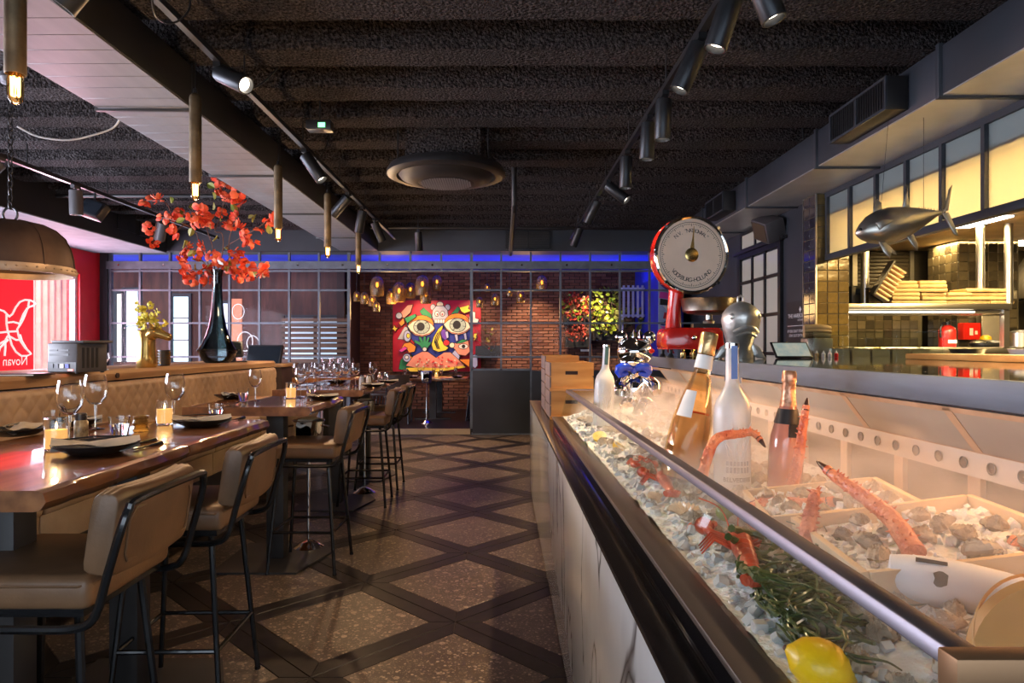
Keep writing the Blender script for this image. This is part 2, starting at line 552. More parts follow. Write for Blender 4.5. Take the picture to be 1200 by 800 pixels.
wood('pale_wood', (.60, .42, .24), (.76, .58, .36), rough=.6, stretch=(2, 2, 8), scale=2)
wood('case_trim', (.36, .23, .14), (.50, .34, .22), rough=.45)
mat('post_dark', (.030, .027, .026), rough=.5, nz=(5, .2))
mat('brass_old', (.12, .085, .048), rough=.55, metal=.7, nz=(9, .45), bump=(30, .15))
mat('copper_old', (.070, .042, .030), rough=.6, metal=.5, nz=(3.5, .5))
mat('copper_rim', (.36, .27, .19), rough=.5, metal=.5, nz=(9, .25))
mat('amber_glass', (.50, .32, .10), rough=.22, trans=.7, nz=(6, .1))
mat('bulb_glass', (1.0, .62, .22), rough=.0, trans=1, nz=(2, .02), ior=1.2)
mat('glass', (.97, .98, .98), rough=0, trans=1, nz=(2, .005), ior=1.45)
clear_glass('smoke_glass', (.42, .47, .47), 1.0)
mat('wax', (.90, .62, .28), rough=.5, sss=.2, nz=(3, .06), emit=(1.0, .5, .14), es=.55)
mat('plate_black', (.014, .013, .013), rough=.25)
mat('linen', (.52, .47, .41), rough=.85, bump=(60, .2), nz=(12, .1))
mat('white_cloth', (.72, .68, .62), rough=.85, nz=(10, .08))
mat('porcelain', (.8, .78, .74), rough=.25)
mat('cutlery', (.7, .68, .64), rough=.12, metal=1)
# flowers
rand_mat('petal', [(.80, .05, .022), (.92, .12, .045), (.70, .03, .02), (.95, .20, .08)], rough=.6)
rand_mat('leaf', [(.16, .22, .03), (.34, .36, .05), (.10, .17, .03), (.45, .36, .08)], rough=.5)
rand_mat('yellow_petal', [(.75, .62, .05), (.60, .55, .06), (.85, .72, .10)], rough=.6)
mat('branch', (.14, .07, .05), rough=.7)
mat('gold_glaze', (.46, .29, .085), rough=.22, metal=.85, nz=(8, .3))
mat('pattern_cup', (.10, .065, .035), rough=.3, nz=(40, 0), col2=(.62, .50, .30))
mat('plastic_grey', (.075, .070, .075), rough=.45)
mat('plastic_black', (.015, .015, .017), rough=.35)
mat('screen', (.012, .016, .022), rough=.08)
mat('blue_plug', (.05, .08, .5), rough=.4)
# counter things
mat('scale_red', (.62, .018, .012), rough=.2, coat=.6, nz=(6, .15))
mat('dial_face', (.88, .72, .60), rough=.35, nz=(5, .08), coat=.4)
mat('ink', (.02, .018, .018), rough=.6)
mat('white_ink', (.8, .8, .8), rough=.6)
mat('brass', (.60, .42, .16), rough=.25, metal=1)
mat('pan_steel', (.42, .36, .30), rough=.3, metal=1, nz=(10, .3))
mat('frosted_bottle', (.90, .93, .94), rough=.32, trans=.55, nz=(30, .05))
mat('bottle_blue', (.09, .18, .45), rough=.4)
mat('bottle_green', (.05, .12, .10), rough=.4)
clear_glass('rose_glass', (.985, .88, .70), .45)
mat('rose_wine', (.97, .62, .40), rough=.3, trans=.45, nz=(3, .08), ior=1.33)
mat('rose_surface', (.75, .10, .04), rough=.2)
mat('pink_bottle', (.88, .38, .27), rough=.10, trans=.5, nz=(4, .1), coat=.5)
mat('gold_foil', (.62, .42, .20), rough=.3, metal=.8, nz=(30, .25), bump=(40, .3))
mat('copper_foil', (.58, .30, .18), rough=.35, metal=.7, nz=(34, .5), bump=(40, .6))
mat('label_white', (.80, .78, .74), rough=.6)
mat('label_dark', (.02, .018, .018), rough=.4)
mat('bow_blue', (.012, .05, .55), rough=.25, coat=.4)
mat('ice', (.86, .88, .90), rough=.35, sss=.3, nz=(30, .10), bump=(45, .9, .02))
mat('ice_chunk', (.92, .94, .95), rough=.12, trans=.4, nz=(30, .05), ior=1.31)
rand_mat('oyster', [(.36, .27, .18), (.20, .15, .11), (.55, .44, .32), (.28, .20, .13), (.13, .11, .09), (.62, .52, .40)], rough=.5, bump=(40, .7, .01), nz=(28, .5))
mat('oyster_flesh', (.66, .60, .52), rough=.2, coat=.5)
mat('crab', (.50, .065, .025), rough=.35, nz=(26, 0), col2=(.82, .30, .14), bump=(70, .9, .010), coat=.3)
mat('crab_tip', (.05, .02, .015), rough=.3)
mat('lobster', (.52, .075, .030), rough=.28, nz=(18, .45), bump=(50, .4, .005), coat=.4)
mat('scallop', (.80, .66, .50), rough=.5, nz=(12, .15))
mat('mussel', (.03, .025, .03), rough=.2, coat=.4, nz=(10, .5))
mat('lemon', (.95, .56, .008), rough=.4, bump=(90, .35, .004), nz=(6, .08), coat=.2)
mat('lemon_flesh', (.90, .72, .22), rough=.35)
mat('lime', (.16, .24, .03), rough=.4, bump=(90, .3, .004), coat=.2)
rand_mat('kelp', [(.030, .065, .016), (.075, .11, .020), (.018, .040, .014), (.12, .14, .03)], rough=.3, coat=.4)
mat('paper_sleeve', (.74, .76, .80), rough=.5, nz=(9, .08))
mat('tan_board', (.74, .36, .10), rough=.5, nz=(6, .08))
mat('tablet_screen', (.10, .14, .16), rough=.15, emit=(.5, .6, .55), es=.25, nz=(14, 0), col2=(.5, .35, .2))
for nm, c in dict(art_red=(.45, .01, .03), art_orange=(.82, .25, .02), art_yellow=(.85, .62, .05), art_white=(.75, .72, .66), art_black=(.012, .012, .012),
                  art_blue=(.02, .035, .30), art_green=(.02, .25, .09), art_pink=(.72, .22, .20), art_salmon=(.75, .28, .18), art_grey=(.45, .46, .50),
                  art_purple=(.14, .05, .40), art_cream=(.72, .68, .48), art_sage=(.36, .46, .38), art_bred=(.80, .02, .03), art_lilac=(.38, .42, .62), art_magenta=(.7, .05, .35)).items():
    mat(nm, c, rough=.5, nz=(9, .08))
# ================================================================== the setting
YG = 10.6          # plane of the steel grid partition
ZS = 2.856         # underside of ducts and soffits
floor = struct('floor', MB().box(-6.4, 8.0, -2.5, 10.62, -.12, -.006), 'grout', 'dark tiled restaurant floor')
CELL, HT, JO = .800, .305, .0022
DG = CELL * math.sqrt(2)
tile_me = mesh_of(MB().box(-HT, HT, -HT, HT, -.006, 0), 'terrazzo_tile', .002, 1)
tile_me.materials.append(M['terrazzo'])
a_, b_ = CELL / 2 - JO, HT + JO
st = MB().prism([(-a_ + JO, a_), (a_ - JO, a_), (b_ - JO, b_), (-b_ + JO, b_)], -.006, 0, lambda p, q, a: (p, q, a))
strip_me = mesh_of(st, 'border_strip', .0015, 1)
strip_me.materials.append(M['dark_stone'])
X0, Y0 = -.236, 3.38
n_cell = 0
for i in range(-12, 8):
    for j in range(-12, 16):
        cx = X0 + (i - j) * DG / 2
        cy_ = Y0 + DG / 2 + (i + j) * DG / 2
        if not (-2.75 < cx < .7 and .6 < cy_ < 10.2): continue
        t = piece(tile_me, 'terrazzo_tile', floor, (cx, cy_, random.uniform(-.0006, .0004)), (0, 0, R(45)))
        for k in range(4):
            piece(strip_me, 'border_strip', floor, (cx, cy_, 0), (0, 0, R(45 + 90 * k)))
        n_cell += 1

# ceiling slab with sprayed ribs
ceiling = struct('ceiling', MB().box(-6.4, 8.0, -2.5, 10.62, 3.36, 3.5), 'ceiling_spray', 'black sprayed ribbed concrete ceiling')
def rib_mesh():
    mb = MB()
    nx, prof = 190, [(-.135, .20), (-.130, .10), (-.127, .02), (-.122, .003), (-.06, 0), (0, 0), (.06, 0), (.122, .003), (.127, .02), (.130, .10), (.135, .20)]
    x0, x1 = -6.35, 8.0
    vs_, fs = [], []
    for i in range(nx + 1):
        x = x0 + (x1 - x0) * i / nx
        for k, (p, q) in enumerate(prof):
            d = mnoise.noise((x * 3, k * .9, 0)) * .012
            vs_.append((x, p + d, q + mnoise.noise((x * 2.3, k * .7, 5)) * .008))
    m = len(prof)
    for i in range(nx):
        for k in range(m - 1):
            fs.append((i * m + k, i * m + k + 1, (i + 1) * m + k + 1, (i + 1) * m + k))
    mb.add(vs_, fs)
    me = mesh_of(mb, 'ceiling_rib', 0)
    me.materials.append(M['ceiling_spray'])
    return me
rib_me = rib_mesh()
for k in range(-9, 12):
    piece(rib_me, 'ceiling_rib', ceiling, (0, 3.695 - .125 + .604 * k, 3.165))

# walls
wl = MB()
for (y0, y1) in ((-2.5, 1.6), (6.9, 7.05), (10.05, 10.62)):
    wl.box(-6.5, -6.3, y0, y1, 0, 3.4)
for (y0, y1) in ((1.6, 6.9), (7.05, 10.05)):
    wl.box(-6.5, -6.3, y0, y1, 0, .9); wl.box(-6.5, -6.3, y0, y1, 2.46, 3.4)
struct('wall_left', wl, 'red_paint', 'red painted side wall with window openings')
bk = MB()
bk.box(-6.5, 8, -2.6, -2.45, 0, .7).box(-6.5, 8, -2.6, -2.45, 2.3, 3.4).box(-6.5, -4, -2.6, -2.45, .7, 2.3).box(2.3, 8, -2.6, -2.45, .7, 2.3)
struct('wall_front', bk, 'slate_paint', 'dark front wall with wide shop window')
wr = MB().box(3.11, 3.26, 6.75, 14.2, 0, 3.4)
wall_r = struct('wall_right', wr, 'slate_paint', 'dark slate wall with glazed door and lettered sign')
ke = MB().box(7.9, 8.1, -2.5, 10.6, 0, 3.4)
struct('wall_kitchen_end', ke, 'kitchen_dark', 'dark end wall of the kitchen')
# back soffit above the grid
sf = struct('trim_1', MB().box(-6.3, 3.11, YG - .18, YG + .25, ZS, 3.38), 'slate_paint', 'dark slate soffit beam above the steel grid')
vent = thing('air_grille', 'dark rectangular air grille set in the slate soffit beam', 'air grille', at(619, 281, YG - .19))
part(MB().box(-.35, .35, -.012, .008, -.145, -.12).box(-.35, .35, -.012, .008, .12, .145).box(-.35, -.32, -.012, .008, -.12, .12).box(.32, .35, -.012, .008, -.12, .12).box(-.012, .012, -.012, .008, -.12, .12), 'grille_frame', 'steel_black', vent)
part(MB().box(-.33, .33, .0, .008, -.13, .13), 'grille_back', 'black_paint', vent)
for k in range(9):
    part(MB().box(-.32, .32, -.006, .004, -.11 + k * .0265, -.104 + k * .0265), 'louvre', 'dark_metal', vent)
# left bulkhead along the red wall
bh = struct('trim_2', MB().box(-6.3, -5.18, -2.4, YG - .2, ZS - .02, 3.36), 'black_paint', 'black side of the bulkhead along the red wall')
part(MB().box(-6.29, -5.185, -2.4, YG - .21, ZS - .032, ZS - .0205), 'bulkhead_underside', 'grey_plaster', bh)
for k in range(2):
    g = at(134 + k * 14, 262 + k * 4, 9.6)
    part(MB().box(-5.179, -5.165, 9.05 + k * .55, 9.5 + k * .55, 2.97, 3.2), 'bulkhead_grille', 'dark_metal', bh)
# window in the red wall: frame, red film with bird drawing, outside boards
def window_frame(name, y0, y1, label):
    o = struct(name, MB().box(-6.42, -6.34, y0, y0 + .06, .9, 2.46).box(-6.42, -6.34, y1 - .06, y1, .9, 2.46).box(-6.42, -6.34, y0, y1, .9, .96).box(-6.42, -6.34, y0, y1, 2.41, 2.46), 'white_plaster', label)
    return o
win1 = window_frame('window_1', 7.05, 10.05, 'pale framed window in the red wall with red film')
part(MB().box(-6.385, -6.379, 7.11, 9.99, .96, 2.42), 'pane', 'pane_glass', win1)
win2 = window_frame('window_2', 1.6, 6.9, 'wide side window in the red wall')
part(MB().box(-6.385, -6.379, 1.66, 6.84, .96, 2.42), 'pane', 'pane_glass', win2)
film = part(MB().box(-6.378, -6.374, 7.11, 9.16, .96, 2.42), 'window_film', 'red_film', win1, label='red window film with a white bird outline')
part(MB().box(-6.378, -6.373, 9.16, 9.18, .96, 2.42), 'film_border', 'white_line', win1)
def film_line(pts, r=.014):
    # zoom pixels (0,320)+(x,y)/6.4 on the plane x=-6.37
    out = []
    for x, y in pts:
        u, v = x / 6.4, 320 + y / 6.4
        Y = -6.365 * FPX / (u - VU)
        out.append((-6.366, Y, CAMZ - (v - VV) * Y / FPX))
    return out
bird = MB()
for pts in ([(-60, 300), (-30, 280), (0, 275), (30, 285), (50, 305), (70, 325), (95, 305), (120, 255), (150, 215), (185, 200), (225, 202), (250, 215), (268, 230), (245, 243), (215, 255), (205, 270), (190, 310), (175, 345), (150, 390), (130, 420), (140, 470), (155, 510), (190, 560), (235, 605), (200, 620), (160, 620), (120, 590), (90, 540), (75, 490), (60, 440), (50, 380), (50, 310)],
            [(218, 210), (212, 250)], [(205, 262), (175, 310), (155, 360), (145, 395)], [(60, 370), (100, 365), (145, 378)], [(-40, 455), (0, 445), (65, 438), (130, 435)],
            [(65, 470), (120, 500), (145, 500)], [(60, 470), (40, 505), (0, 530), (-30, 540)], [(40, 510), (40, 560), (35, 620)], [(60, 500), (0, 560), (-20, 620)], [(150, 460), (165, 510), (200, 570), (230, 600)]):
    bird.tube(film_line(pts), .013, 5)
part(bird, 'bird_outline', 'white_line', win1)
tx = text_mb('Novan', .17)
p0 = film_line([(120, 690)])[0]
tx.tr(Matrix.Translation((-6.372, p0[1], p0[2])) @ Matrix(((0, 0, 1, 0), (-1, 0, 0, 0), (0, 1, 0, 0), (0, 0, 0, 1))))
part(tx, 'mirrored_lettering', 'white_line', win1)
# boards outside the window
ex = thing('corrugated_sheet', 'pinkish corrugated metal sheet standing outside the red window', 'metal sheet', (-7.4, 10.6, 0))
mat('corrugated_paint', (.85, .45, .36), rough=.5, nz=(5, .12))
mat('yellow_board', (.90, .80, .52), rough=.6)
cg = MB(); pts = []
for i in range(81):
    pts.append((-.8 + i * .02, math.cos(i * PI / 4) * .02))
cg.prism(pts + [(x, y + .012) for x, y in reversed(pts)], 0, 3.2, lambda p, q, a: (q, p, a))
part(cg, 'sheet', 'corrugated_paint', ex)
yb = part(MB().box(-7.9, -7.86, 8.3, 11.6, 0, 3.2), 'outside_board', 'yellow_board')
tag(yb, 'pale yellow board wall standing outside behind the corrugated sheet', 'board wall')

# ------------------------------------------------------------------ steel grid partition
P_ = .4655
xs_left = [-6.16 + .004 + P_ * i for i in range(9)]          # up to the doorway
grid = thing('grid_partition', 'dark steel grid partition with glass panes behind the banquette', 'partition', (-4.3, YG, 0))
grid2 = thing('grid_partition', 'dark steel grid screen in front of the lit brick wall', 'partition', (1.3, YG, 0))
def zrow(v): return CAMZ - (v - VV) * YG / FPX
rows = [zrow(296), zrow(317.5), zrow(340), zrow(378.5), zrow(418)]
XL0, XL1 = -6.16, (409 - VU) * YG / FPX
XR0, XR1 = (552.5 - VU) * YG / FPX, 3.11
ncl = 8
xl = [XL0 + (XL1 - XL0) * i / ncl for i in range(ncl + 1)]
ncr = 8
xr = [XR0 + (34.75 * YG / FPX) * i for i in range(ncr + 2) if XR0 + (34.75 * YG / FPX) * i < 3.1]
for xx, root, zb in ((xl, grid, .02), (xr, grid2, .1)):
    for i, x in enumerate(xx):
        big = .022 if i in (0, len(xx) - 1) else .014
        part(MB().box(x - big, x + big, YG - .03, YG + .03, zb, ZS), 'mullion', 'steel_grid', root, W=True)
    for z in rows[1:]:
        part(MB().box(xx[0], xx[-1] if root is grid else 3.105, YG - .028, YG + .028, z - .013, z + .013), 'crossbar', 'steel_grid', root, W=True)
# row below
for root, x0, x1 in ((grid, XL0, XL1), (grid2, xr[1], 3.105)):
    part(MB().box(x0, x1, YG - .028, YG + .028, zrow(457) - .013, zrow(457) + .013), 'crossbar', 'steel_grid', root, W=True)
# panes
zz = [ZS] + rows[1:] + [zrow(457), .05]
for xx, root in ((xl, grid),):
    for i in range(len(xx) - 1):
        for k in range(len(zz) - 2):
            part(MB().box(xx[i] + .015, xx[i + 1] - .015, YG - .004, YG + .004, zz[k + 1] + .014, zz[k] - .014), 'pane', 'pane_glass', root, W=True, smooth=False)
for i in range(len(xr) - 1):
    for k in (1, 2, 3):
        part(MB().box(xr[i] + .015, xr[i + 1] - .015, YG - .004, YG + .004, zz[k + 1] + .014, zz[k] - .014), 'pane', 'pane_glass', grid2, W=True, smooth=False)
# top beam across the whole width with bolts, short bars above the doorway
beam = part(MB().box(-6.2, 3.1, YG - .07, YG - .032, zrow(315.5), zrow(306.5)), 'steel_beam', 'steel_grid')
tag(beam, 'long steel beam running across the top of the grid partition', 'beam')
for k in range(14):
    x = -6.0 + k * .7
    part(MB().cyl((x, YG - .069, zrow(311)), (x, YG - .078, zrow(311)), .016, n=8), 'bolt', 'cutlery', beam)
for u in (445, 481, 517):
    x = (u - VU) * YG / FPX
    part(MB().box(x - .014, x + .014, YG - .03, YG + .03, zrow(317), ZS), 'mullion', 'steel_grid', grid2, W=True)
part(MB().box(XL1, XR0, YG - .028, YG + .028, rows[1] - .013, rows[1] + .013), 'crossbar', 'steel_grid', grid2, W=True)
# solid lower panel
lp = part(MB().box(XR0 + .02, xr[2] - .014, YG - .038, YG + .02, .02, zrow(434)), 'lower_panel', 'slate_paint', grid2, W=True, bevel=.004)
part(MB().box(XR0, xr[2], YG - .03, YG + .03, zrow(434), zrow(434) + .03), 'panel_cap', 'steel_grid', grid2, W=True)
part(MB().box(xr[2] + .014, 3.1, YG - .038, YG + .02, .02, zrow(434)), 'lower_panel', 'slate_paint', grid2, W=True)
part(MB().box(XR0, 3.1, YG - .035, YG + .035, 0, .03), 'bottom_rail', 'steel_grid', grid2, W=True)
part(MB().box(-6.3, XL0 - .02, YG - .06, YG + .06, 0, ZS), 'end_post', 'slate_paint', grid, W=True)

# ------------------------------------------------------------------ back dining room
struct('floor_platform', MB().box(-3.0, 3.4, YG + .03, 14.2, -.1, .085), 'dark_floor', 'dark raised floor of the back dining room')
struct('trim_3', MB().box(XL1, XR0 - .02, YG - .0, YG + .029, .0, .088), 'platform_edge', 'pale worn edge of the raised floor step')
YB = 14.0
wall_b = struct('wall_brick', MB().box(-3.3, 3.4, YB + .03, YB + .2, 0, 3.1), 'mortar', 'red brick wall of the back dining room')
bw, bhh, bd = .199, .050, .04
brick_me = mesh_of(MB().box(-bw / 2, bw / 2, 0, bd, -bhh / 2, bhh / 2), 'brick', .003, 1)
brick_me.materials.append(M['brick'])
rest = MB(); nb = 0
for r_ in range(46):
    z = .115 + r_ * .0625
    for c_ in range(31):
        x = -3.2 + c_ * .2185 + (.109 if r_ % 2 else 0)
        dy = random.uniform(-.006, .006)
        u, v = VU + x * FPX / YB, VV - (z - CAMZ) * FPX / YB
        if 570 < u < 732 and 338 < v < 425 and nb < 300:
            piece(brick_me, 'brick', wall_b, (x, YB + dy - .005, z)); nb += 1
        else:
            rest.box(x - bw / 2, x + bw / 2, YB - .005 + dy, YB + .035, z - bhh / 2, z + bhh / 2)
ro = part(rest, 'brickwork', 'brick', wall_b, smooth=False); ro['kind'] = 'stuff'
bc = struct('ceiling_back', MB().box(-9.2, 3.4, YG + .25, 14.2, 2.93, 3.1), 'blue_paint', 'blue painted ceiling of the back dining room')
struct('wall_blue', MB().box(2.75, 2.95, YG + .4, 14.0, 0, 3.0), 'blue_paint', 'blue painted side wall of the back dining room')
struct('wall_partition', MB().box(-3.1, -2.96, 12.6, 14.0, 0, 3.0), 'vestibule_dark', 'dark partition beside the brick dining room')
# ------------------------------------------------------------------ vestibule behind the glass grid
YV = 12.7
wv = struct('wall_vestibule', MB().box(-9, -2.96, YV, YV + .12, 0, 3.0), 'vestibule_wood', 'reddish brown wooden wall of the entrance vestibule')
def vx(u): return (u - VU) * YV / FPX
def vz(v): return CAMZ - (v - VV) * YV / FPX
def vest_window(nm, u0, u1, v0, v1, label, m='day_pane', bars=1):
    o = struct(nm, MB().box(vx(u0) - .05, vx(u0), YV - .05, YV - .001, vz(v1), vz(v0)).box(vx(u1), vx(u1) + .05, YV - .05, YV - .001, vz(v1), vz(v0)).box(vx(u0) - .05, vx(u1) + .05, YV - .05, YV - .001, vz(v0), vz(v0) + .05), 'slate_paint', label)
    h = (vz(v0) - vz(v1)) / bars
    for k in range(bars):
        part(MB().box(vx(u0), vx(u1), YV - .02, YV - .01, vz(v1) + k * h + .01, vz(v1) + (k + 1) * h - .01), 'pane', m, o)
    return o
vest_window('window_3', 138, 146, 344, 424, 'narrow bright window in the vestibule beside the end post', 'day_pane_warm')
vest_window('window_4', 147, 163, 340, 424, 'bright bluish vestibule window behind the gold vase', bars=2)
vest_window('window_5', 204, 222, 347, 424, 'bright vestibule door window between the two vases', bars=3)
vest_window('window_6', 256, 268, 355, 424, 'bright narrow vestibule window behind the tall flower vase', bars=2)
vest_window('window_7', 333, 405, 372, 424, 'bright window behind the wooden slats', 'day_pane_dim', bars=1)
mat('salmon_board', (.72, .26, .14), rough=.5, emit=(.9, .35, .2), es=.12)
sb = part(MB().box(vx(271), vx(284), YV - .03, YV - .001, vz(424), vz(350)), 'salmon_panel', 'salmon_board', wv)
ln = MB()
for cx, cz, r_ in ((288, 400, 9), (280, 365, 7), (297, 402, 7)):
    ln.tube([(vx(cx) + math.cos(a * PI / 10) * r_ * YV / FPX, YV - .035, vz(cz) + math.sin(a * PI / 10) * r_ * 1.25 * YV / FPX) for a in range(20)], .006, 4, closed=True)
part(ln, 'line_drawing', 'white_line', wv)
slat_scr = thing('slatted_screen', 'horizontal wooden slat screen in front of the bright vestibule window', 'screen', (vx(370), YV - .3, 0))
YSV = YV - .3
for k in range(9):
    z = 1.08 + k * .095
    x0 = (330 - VU) * YSV / FPX; x1 = (408 - VU) * YSV / FPX
    part(MB().box(x0, x1, YSV - .012, YSV + .012, z, z + (.062 if k % 3 else .075)), 'slat', 'slat_wood', slat_scr, W=True, bevel=.003)
for u in (331, 369, 407):
    x = (u - VU) * YSV / FPX
    part(MB().box(x - .03, x + .03, YSV + .013, YSV + .05, 0, 1.95), 'upright', 'vestibule_dark', slat_scr, W=True)
area('vestibule_light', (-4.8, 11.6, 2.7), (-4.8, 12.2, .5), 3.0, .8, 9, (1.0, .80, .65))  # warm area light hung under the vestibule ceiling, shining onto its back wall

struct('wall_vestibule_side', MB().box(-9.2, -9.0, 10.7, 12.8, 0, 3.0), 'vestibule_wood', 'reddish side wall of the entrance vestibule')
# ================================================================== ducts
def duct(name, label, x0, x1, ys, mside, mbot, planks, z1=3.115):
    d = thing(name, label, 'air duct', ((x0 + x1) / 2, ys[0], ZS))
    for k in range(len(ys) - 1):
        a, b = ys[k] + .004, ys[k + 1] - .004
        part(MB().box(x0, x1, a, b, ZS + .006, z1), 'duct_segment', mside, d, W=True, bevel=.006)
        if not planks:
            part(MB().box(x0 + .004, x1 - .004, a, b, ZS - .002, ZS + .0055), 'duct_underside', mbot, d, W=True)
    for y in ys[1:-1]:
        part(MB().box(x0 - .022, x1 + .004, y - .016, y + .016, ZS - .018, z1 + .012), 'flange', mside, d, W=True, bevel=.003)
    if planks:
        n = int((ys[-1] - ys[0]) / .163)
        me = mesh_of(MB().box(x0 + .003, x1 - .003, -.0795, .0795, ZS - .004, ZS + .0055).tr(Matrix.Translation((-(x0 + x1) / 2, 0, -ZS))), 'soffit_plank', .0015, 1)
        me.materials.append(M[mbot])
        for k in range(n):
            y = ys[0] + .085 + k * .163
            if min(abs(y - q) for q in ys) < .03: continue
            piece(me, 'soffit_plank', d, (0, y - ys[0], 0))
    return d
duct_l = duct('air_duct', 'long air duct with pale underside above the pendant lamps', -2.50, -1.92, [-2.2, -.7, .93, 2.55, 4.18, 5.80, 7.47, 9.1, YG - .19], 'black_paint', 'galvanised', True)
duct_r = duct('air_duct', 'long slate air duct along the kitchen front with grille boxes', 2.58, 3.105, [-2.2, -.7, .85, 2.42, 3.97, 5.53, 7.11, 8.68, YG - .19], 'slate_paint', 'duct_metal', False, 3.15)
def grille_box(y0, y1, root):
    x0, x1, z0, z1 = 2.43, 2.575, ZS + .03, ZS + .245
    g = part(MB().box(x0 + .012, x1, y0, y1, z0, z1), 'grille_box', 'black_paint', root, W=True, bevel=.004)
    off = -wloc(root)
    def sub(mb, nm, m):
        return part(mb.tr(Matrix.Translation(off)), nm, m, g)
    t = .018
    sub(MB().box(x0, x0 + .012, y0, y1, z0, z0 + t).box(x0, x0 + .012, y0, y1, z1 - t, z1).box(x0, x0 + .012, y0, y0 + t, z0 + t, z1 - t).box(x0, x0 + .012, y1 - t, y1, z0 + t, z1 - t).box(x0, x0 + .012, (y0 + y1) / 2 - .012, (y0 + y1) / 2 + .012, z0 + t, z1 - t), 'grille_rim', 'slate_paint')
    n = int((y1 - y0) / .03)
    for k in range(n):
        y = y0 + .03 + k * .03
        if y > y1 - .025: break
        sub(MB().box(x0 + .004, x0 + .010, y, y + .008, z0 + t, z1 - t), 'louvre', 'dark_metal')
grille_box(4.28, 5.02, duct_r)
grille_box(7.45, 8.1, duct_r)
for i, (x, y) in enumerate(((2.5, 4.1), (2.5, 5.75), (2.5, 7.3), (2.5, 8.9))):
    part(MB().cyl((x + .06, y, 3.15), (x + .06, y, 3.34), .008, n=6), 'threaded_rod', 'dark_metal', duct_r, W=True)

# ================================================================== spotlight tracks
ZT = 2.97
XTR, XTL, XTB = 1.0, -1.58, -4.18
def track(name, label, x, y0, y1):
    t = thing(name, label, 'light track', (x, y0, ZT))
    part(MB().box(x - .018, x + .018, y0, y1, ZT - .017, ZT + .017), 'rail', 'dark_metal', t, W=True)
    y = y0 + .3
    while y < y1:
        part(MB().cyl((x, y, ZT + .018), (x, y, 3.35), .006, n=6), 'hanger', 'dark_metal', t, W=True)
        y += 1.208
    return t
track('light_track', 'long black spotlight track above the seafood counter', XTR, .2, 9.9)
track('light_track', 'long black spotlight track beside the pale duct', XTL, .2, 9.9)
track('light_track', 'black spotlight track below the bulkhead by the red wall', XTB, 2.0, 9.9)
def spotlight(x, y, aim, label, energy, L=.25, r=.05, mbody='steel_black', angle=46, dim=False, group='black cylinder spotlights on the tracks', z=None, col=WARM):
    z = ZT if z is None else z
    p = Vector((x, y, z - .06))
    d = Vector(aim).normalized()
    s = thing('track_spotlight', label, 'spotlight', (x, y, z - .018), 0, group)
    part(MB().box(x - .02, x + .02, y - .05, y + .05, z - .045, z - .0175), 'adapter', mbody, s, W=True)
    part(MB().cyl((x, y, z - .045), p + d * (L * .25), .010, n=8), 'stem', mbody, s, W=True)
    a = p - d * .0; b = p + d * L
    part(lathe_along([(.001, 0), (r * .93, 0), (r, .004), (r, L - .002), (r * .97, L), (r * .84, L), (r * .74, L - .025), (r * .74, L - .03)], a, d, 24), 'body', mbody, s, W=True)
    part(lathe_along([(r * .74, L - .028), (r * .5, L - .027), (.001, L - .027)], a, d, 20), 'lamp_face', 'spot_face_dim' if dim else 'spot_face', s, W=True)
    if energy:
        spot('spotlight_beam', b + d * .01, b + d * 3, energy * (1.9 if x < 0 else 1.5), col, angle, .7, .035)
    return s
D = (0, 0, -1)
tr_r = [(1.4, (-.2, .0, -.9), 16), (2.70, (.30, -.10, -.9), 60), (2.92, (-.32, .05, -1), 40), (3.42, (-.45, .05, -1), 90), (4.18, (-.04, 0, -1), 60), (4.62, (-.06, 0, -1), 90), (5.45, (-.03, 0, -1), 90), (6.4, (.6, -.35, -.6), 40), (7.1, (-.45, .3, -1), 100), (8.7, (-.35, .3, -1), 90)]
names_r = ['first', 'second', 'third', 'fourth', 'fifth', 'sixth', 'seventh', 'eighth', 'ninth', 'tenth']
for i, (y, aim, e) in enumerate(tr_r):
    spotlight(XTR, y, aim, names_r[i] + ' spotlight from the camera on the track over the counter', e)
tr_l = [(2.66, (-.55, -.1, -.8), 60, 'spotlight cut by the upper frame edge above the first pendant lamp'), (3.77, (.75, -.45, -.45), 70, 'spotlight turned toward the aisle beside the second pendant lamp'), (5.4, (.55, -.1, -.8), 70, 'spotlight on the duct track between second and third pendant lamps'), (6.9, (-.6, .2, -.6), 50, 'spotlight aimed back over the flower vase'), (7.6, (-.2, .1, -1), 60, 'spotlight near the fourth pendant lamp'), (8.3, (.4, .3, -1), 60, 'spotlight near the fifth pendant lamp')]
for y, aim, e, lab in tr_l:
    spotlight(XTL, y, aim, 'black ' + lab, e)
spotlight((490 - VU) * 9.0 / FPX, 9.0, (.05, .2, -1), 'single black spotlight hanging near the soffit beside the air grille', 50, z=ZT)
xr_ = (490 - VU) * 9.0 / FPX
tag(part(MB().cyl((xr_, 9.0, 3.36), (xr_, 9.0, ZT - .018), .008, n=6), 'rod', 'dark_metal', None), 'thin rod carrying the single spotlight near the soffit', 'rod')
for y, aim, lab in ((5.6, (-.5, -.3, -.7), 'grey spotlight beside the chain of the copper dome lamp'), (6.6, (.0, .05, -1), 'grey spotlight hanging straight from the bulkhead track'), (8.3, (-.35, .35, -.8), 'grey spotlight behind the red blossoms near the bulkhead end')):
    spotlight(XTB, y, aim, lab, 35, r=.06, L=.24, mbody='plastic_grey', dim=True, group='grey spotlights on the bulkhead track')
fl = thing('floodlight', 'dark square floodlight tilted below the bulkhead track', 'floodlight', at(110, 246, 6.9))
part(MB().box(-.12, .12, -.05, .05, -.09, .09).tr(Matrix.Rotation(R(-25), 4, 'X') @ Matrix.Rotation(R(20), 4, 'Y')), 'housing', 'plastic_black', fl, bevel=.01)
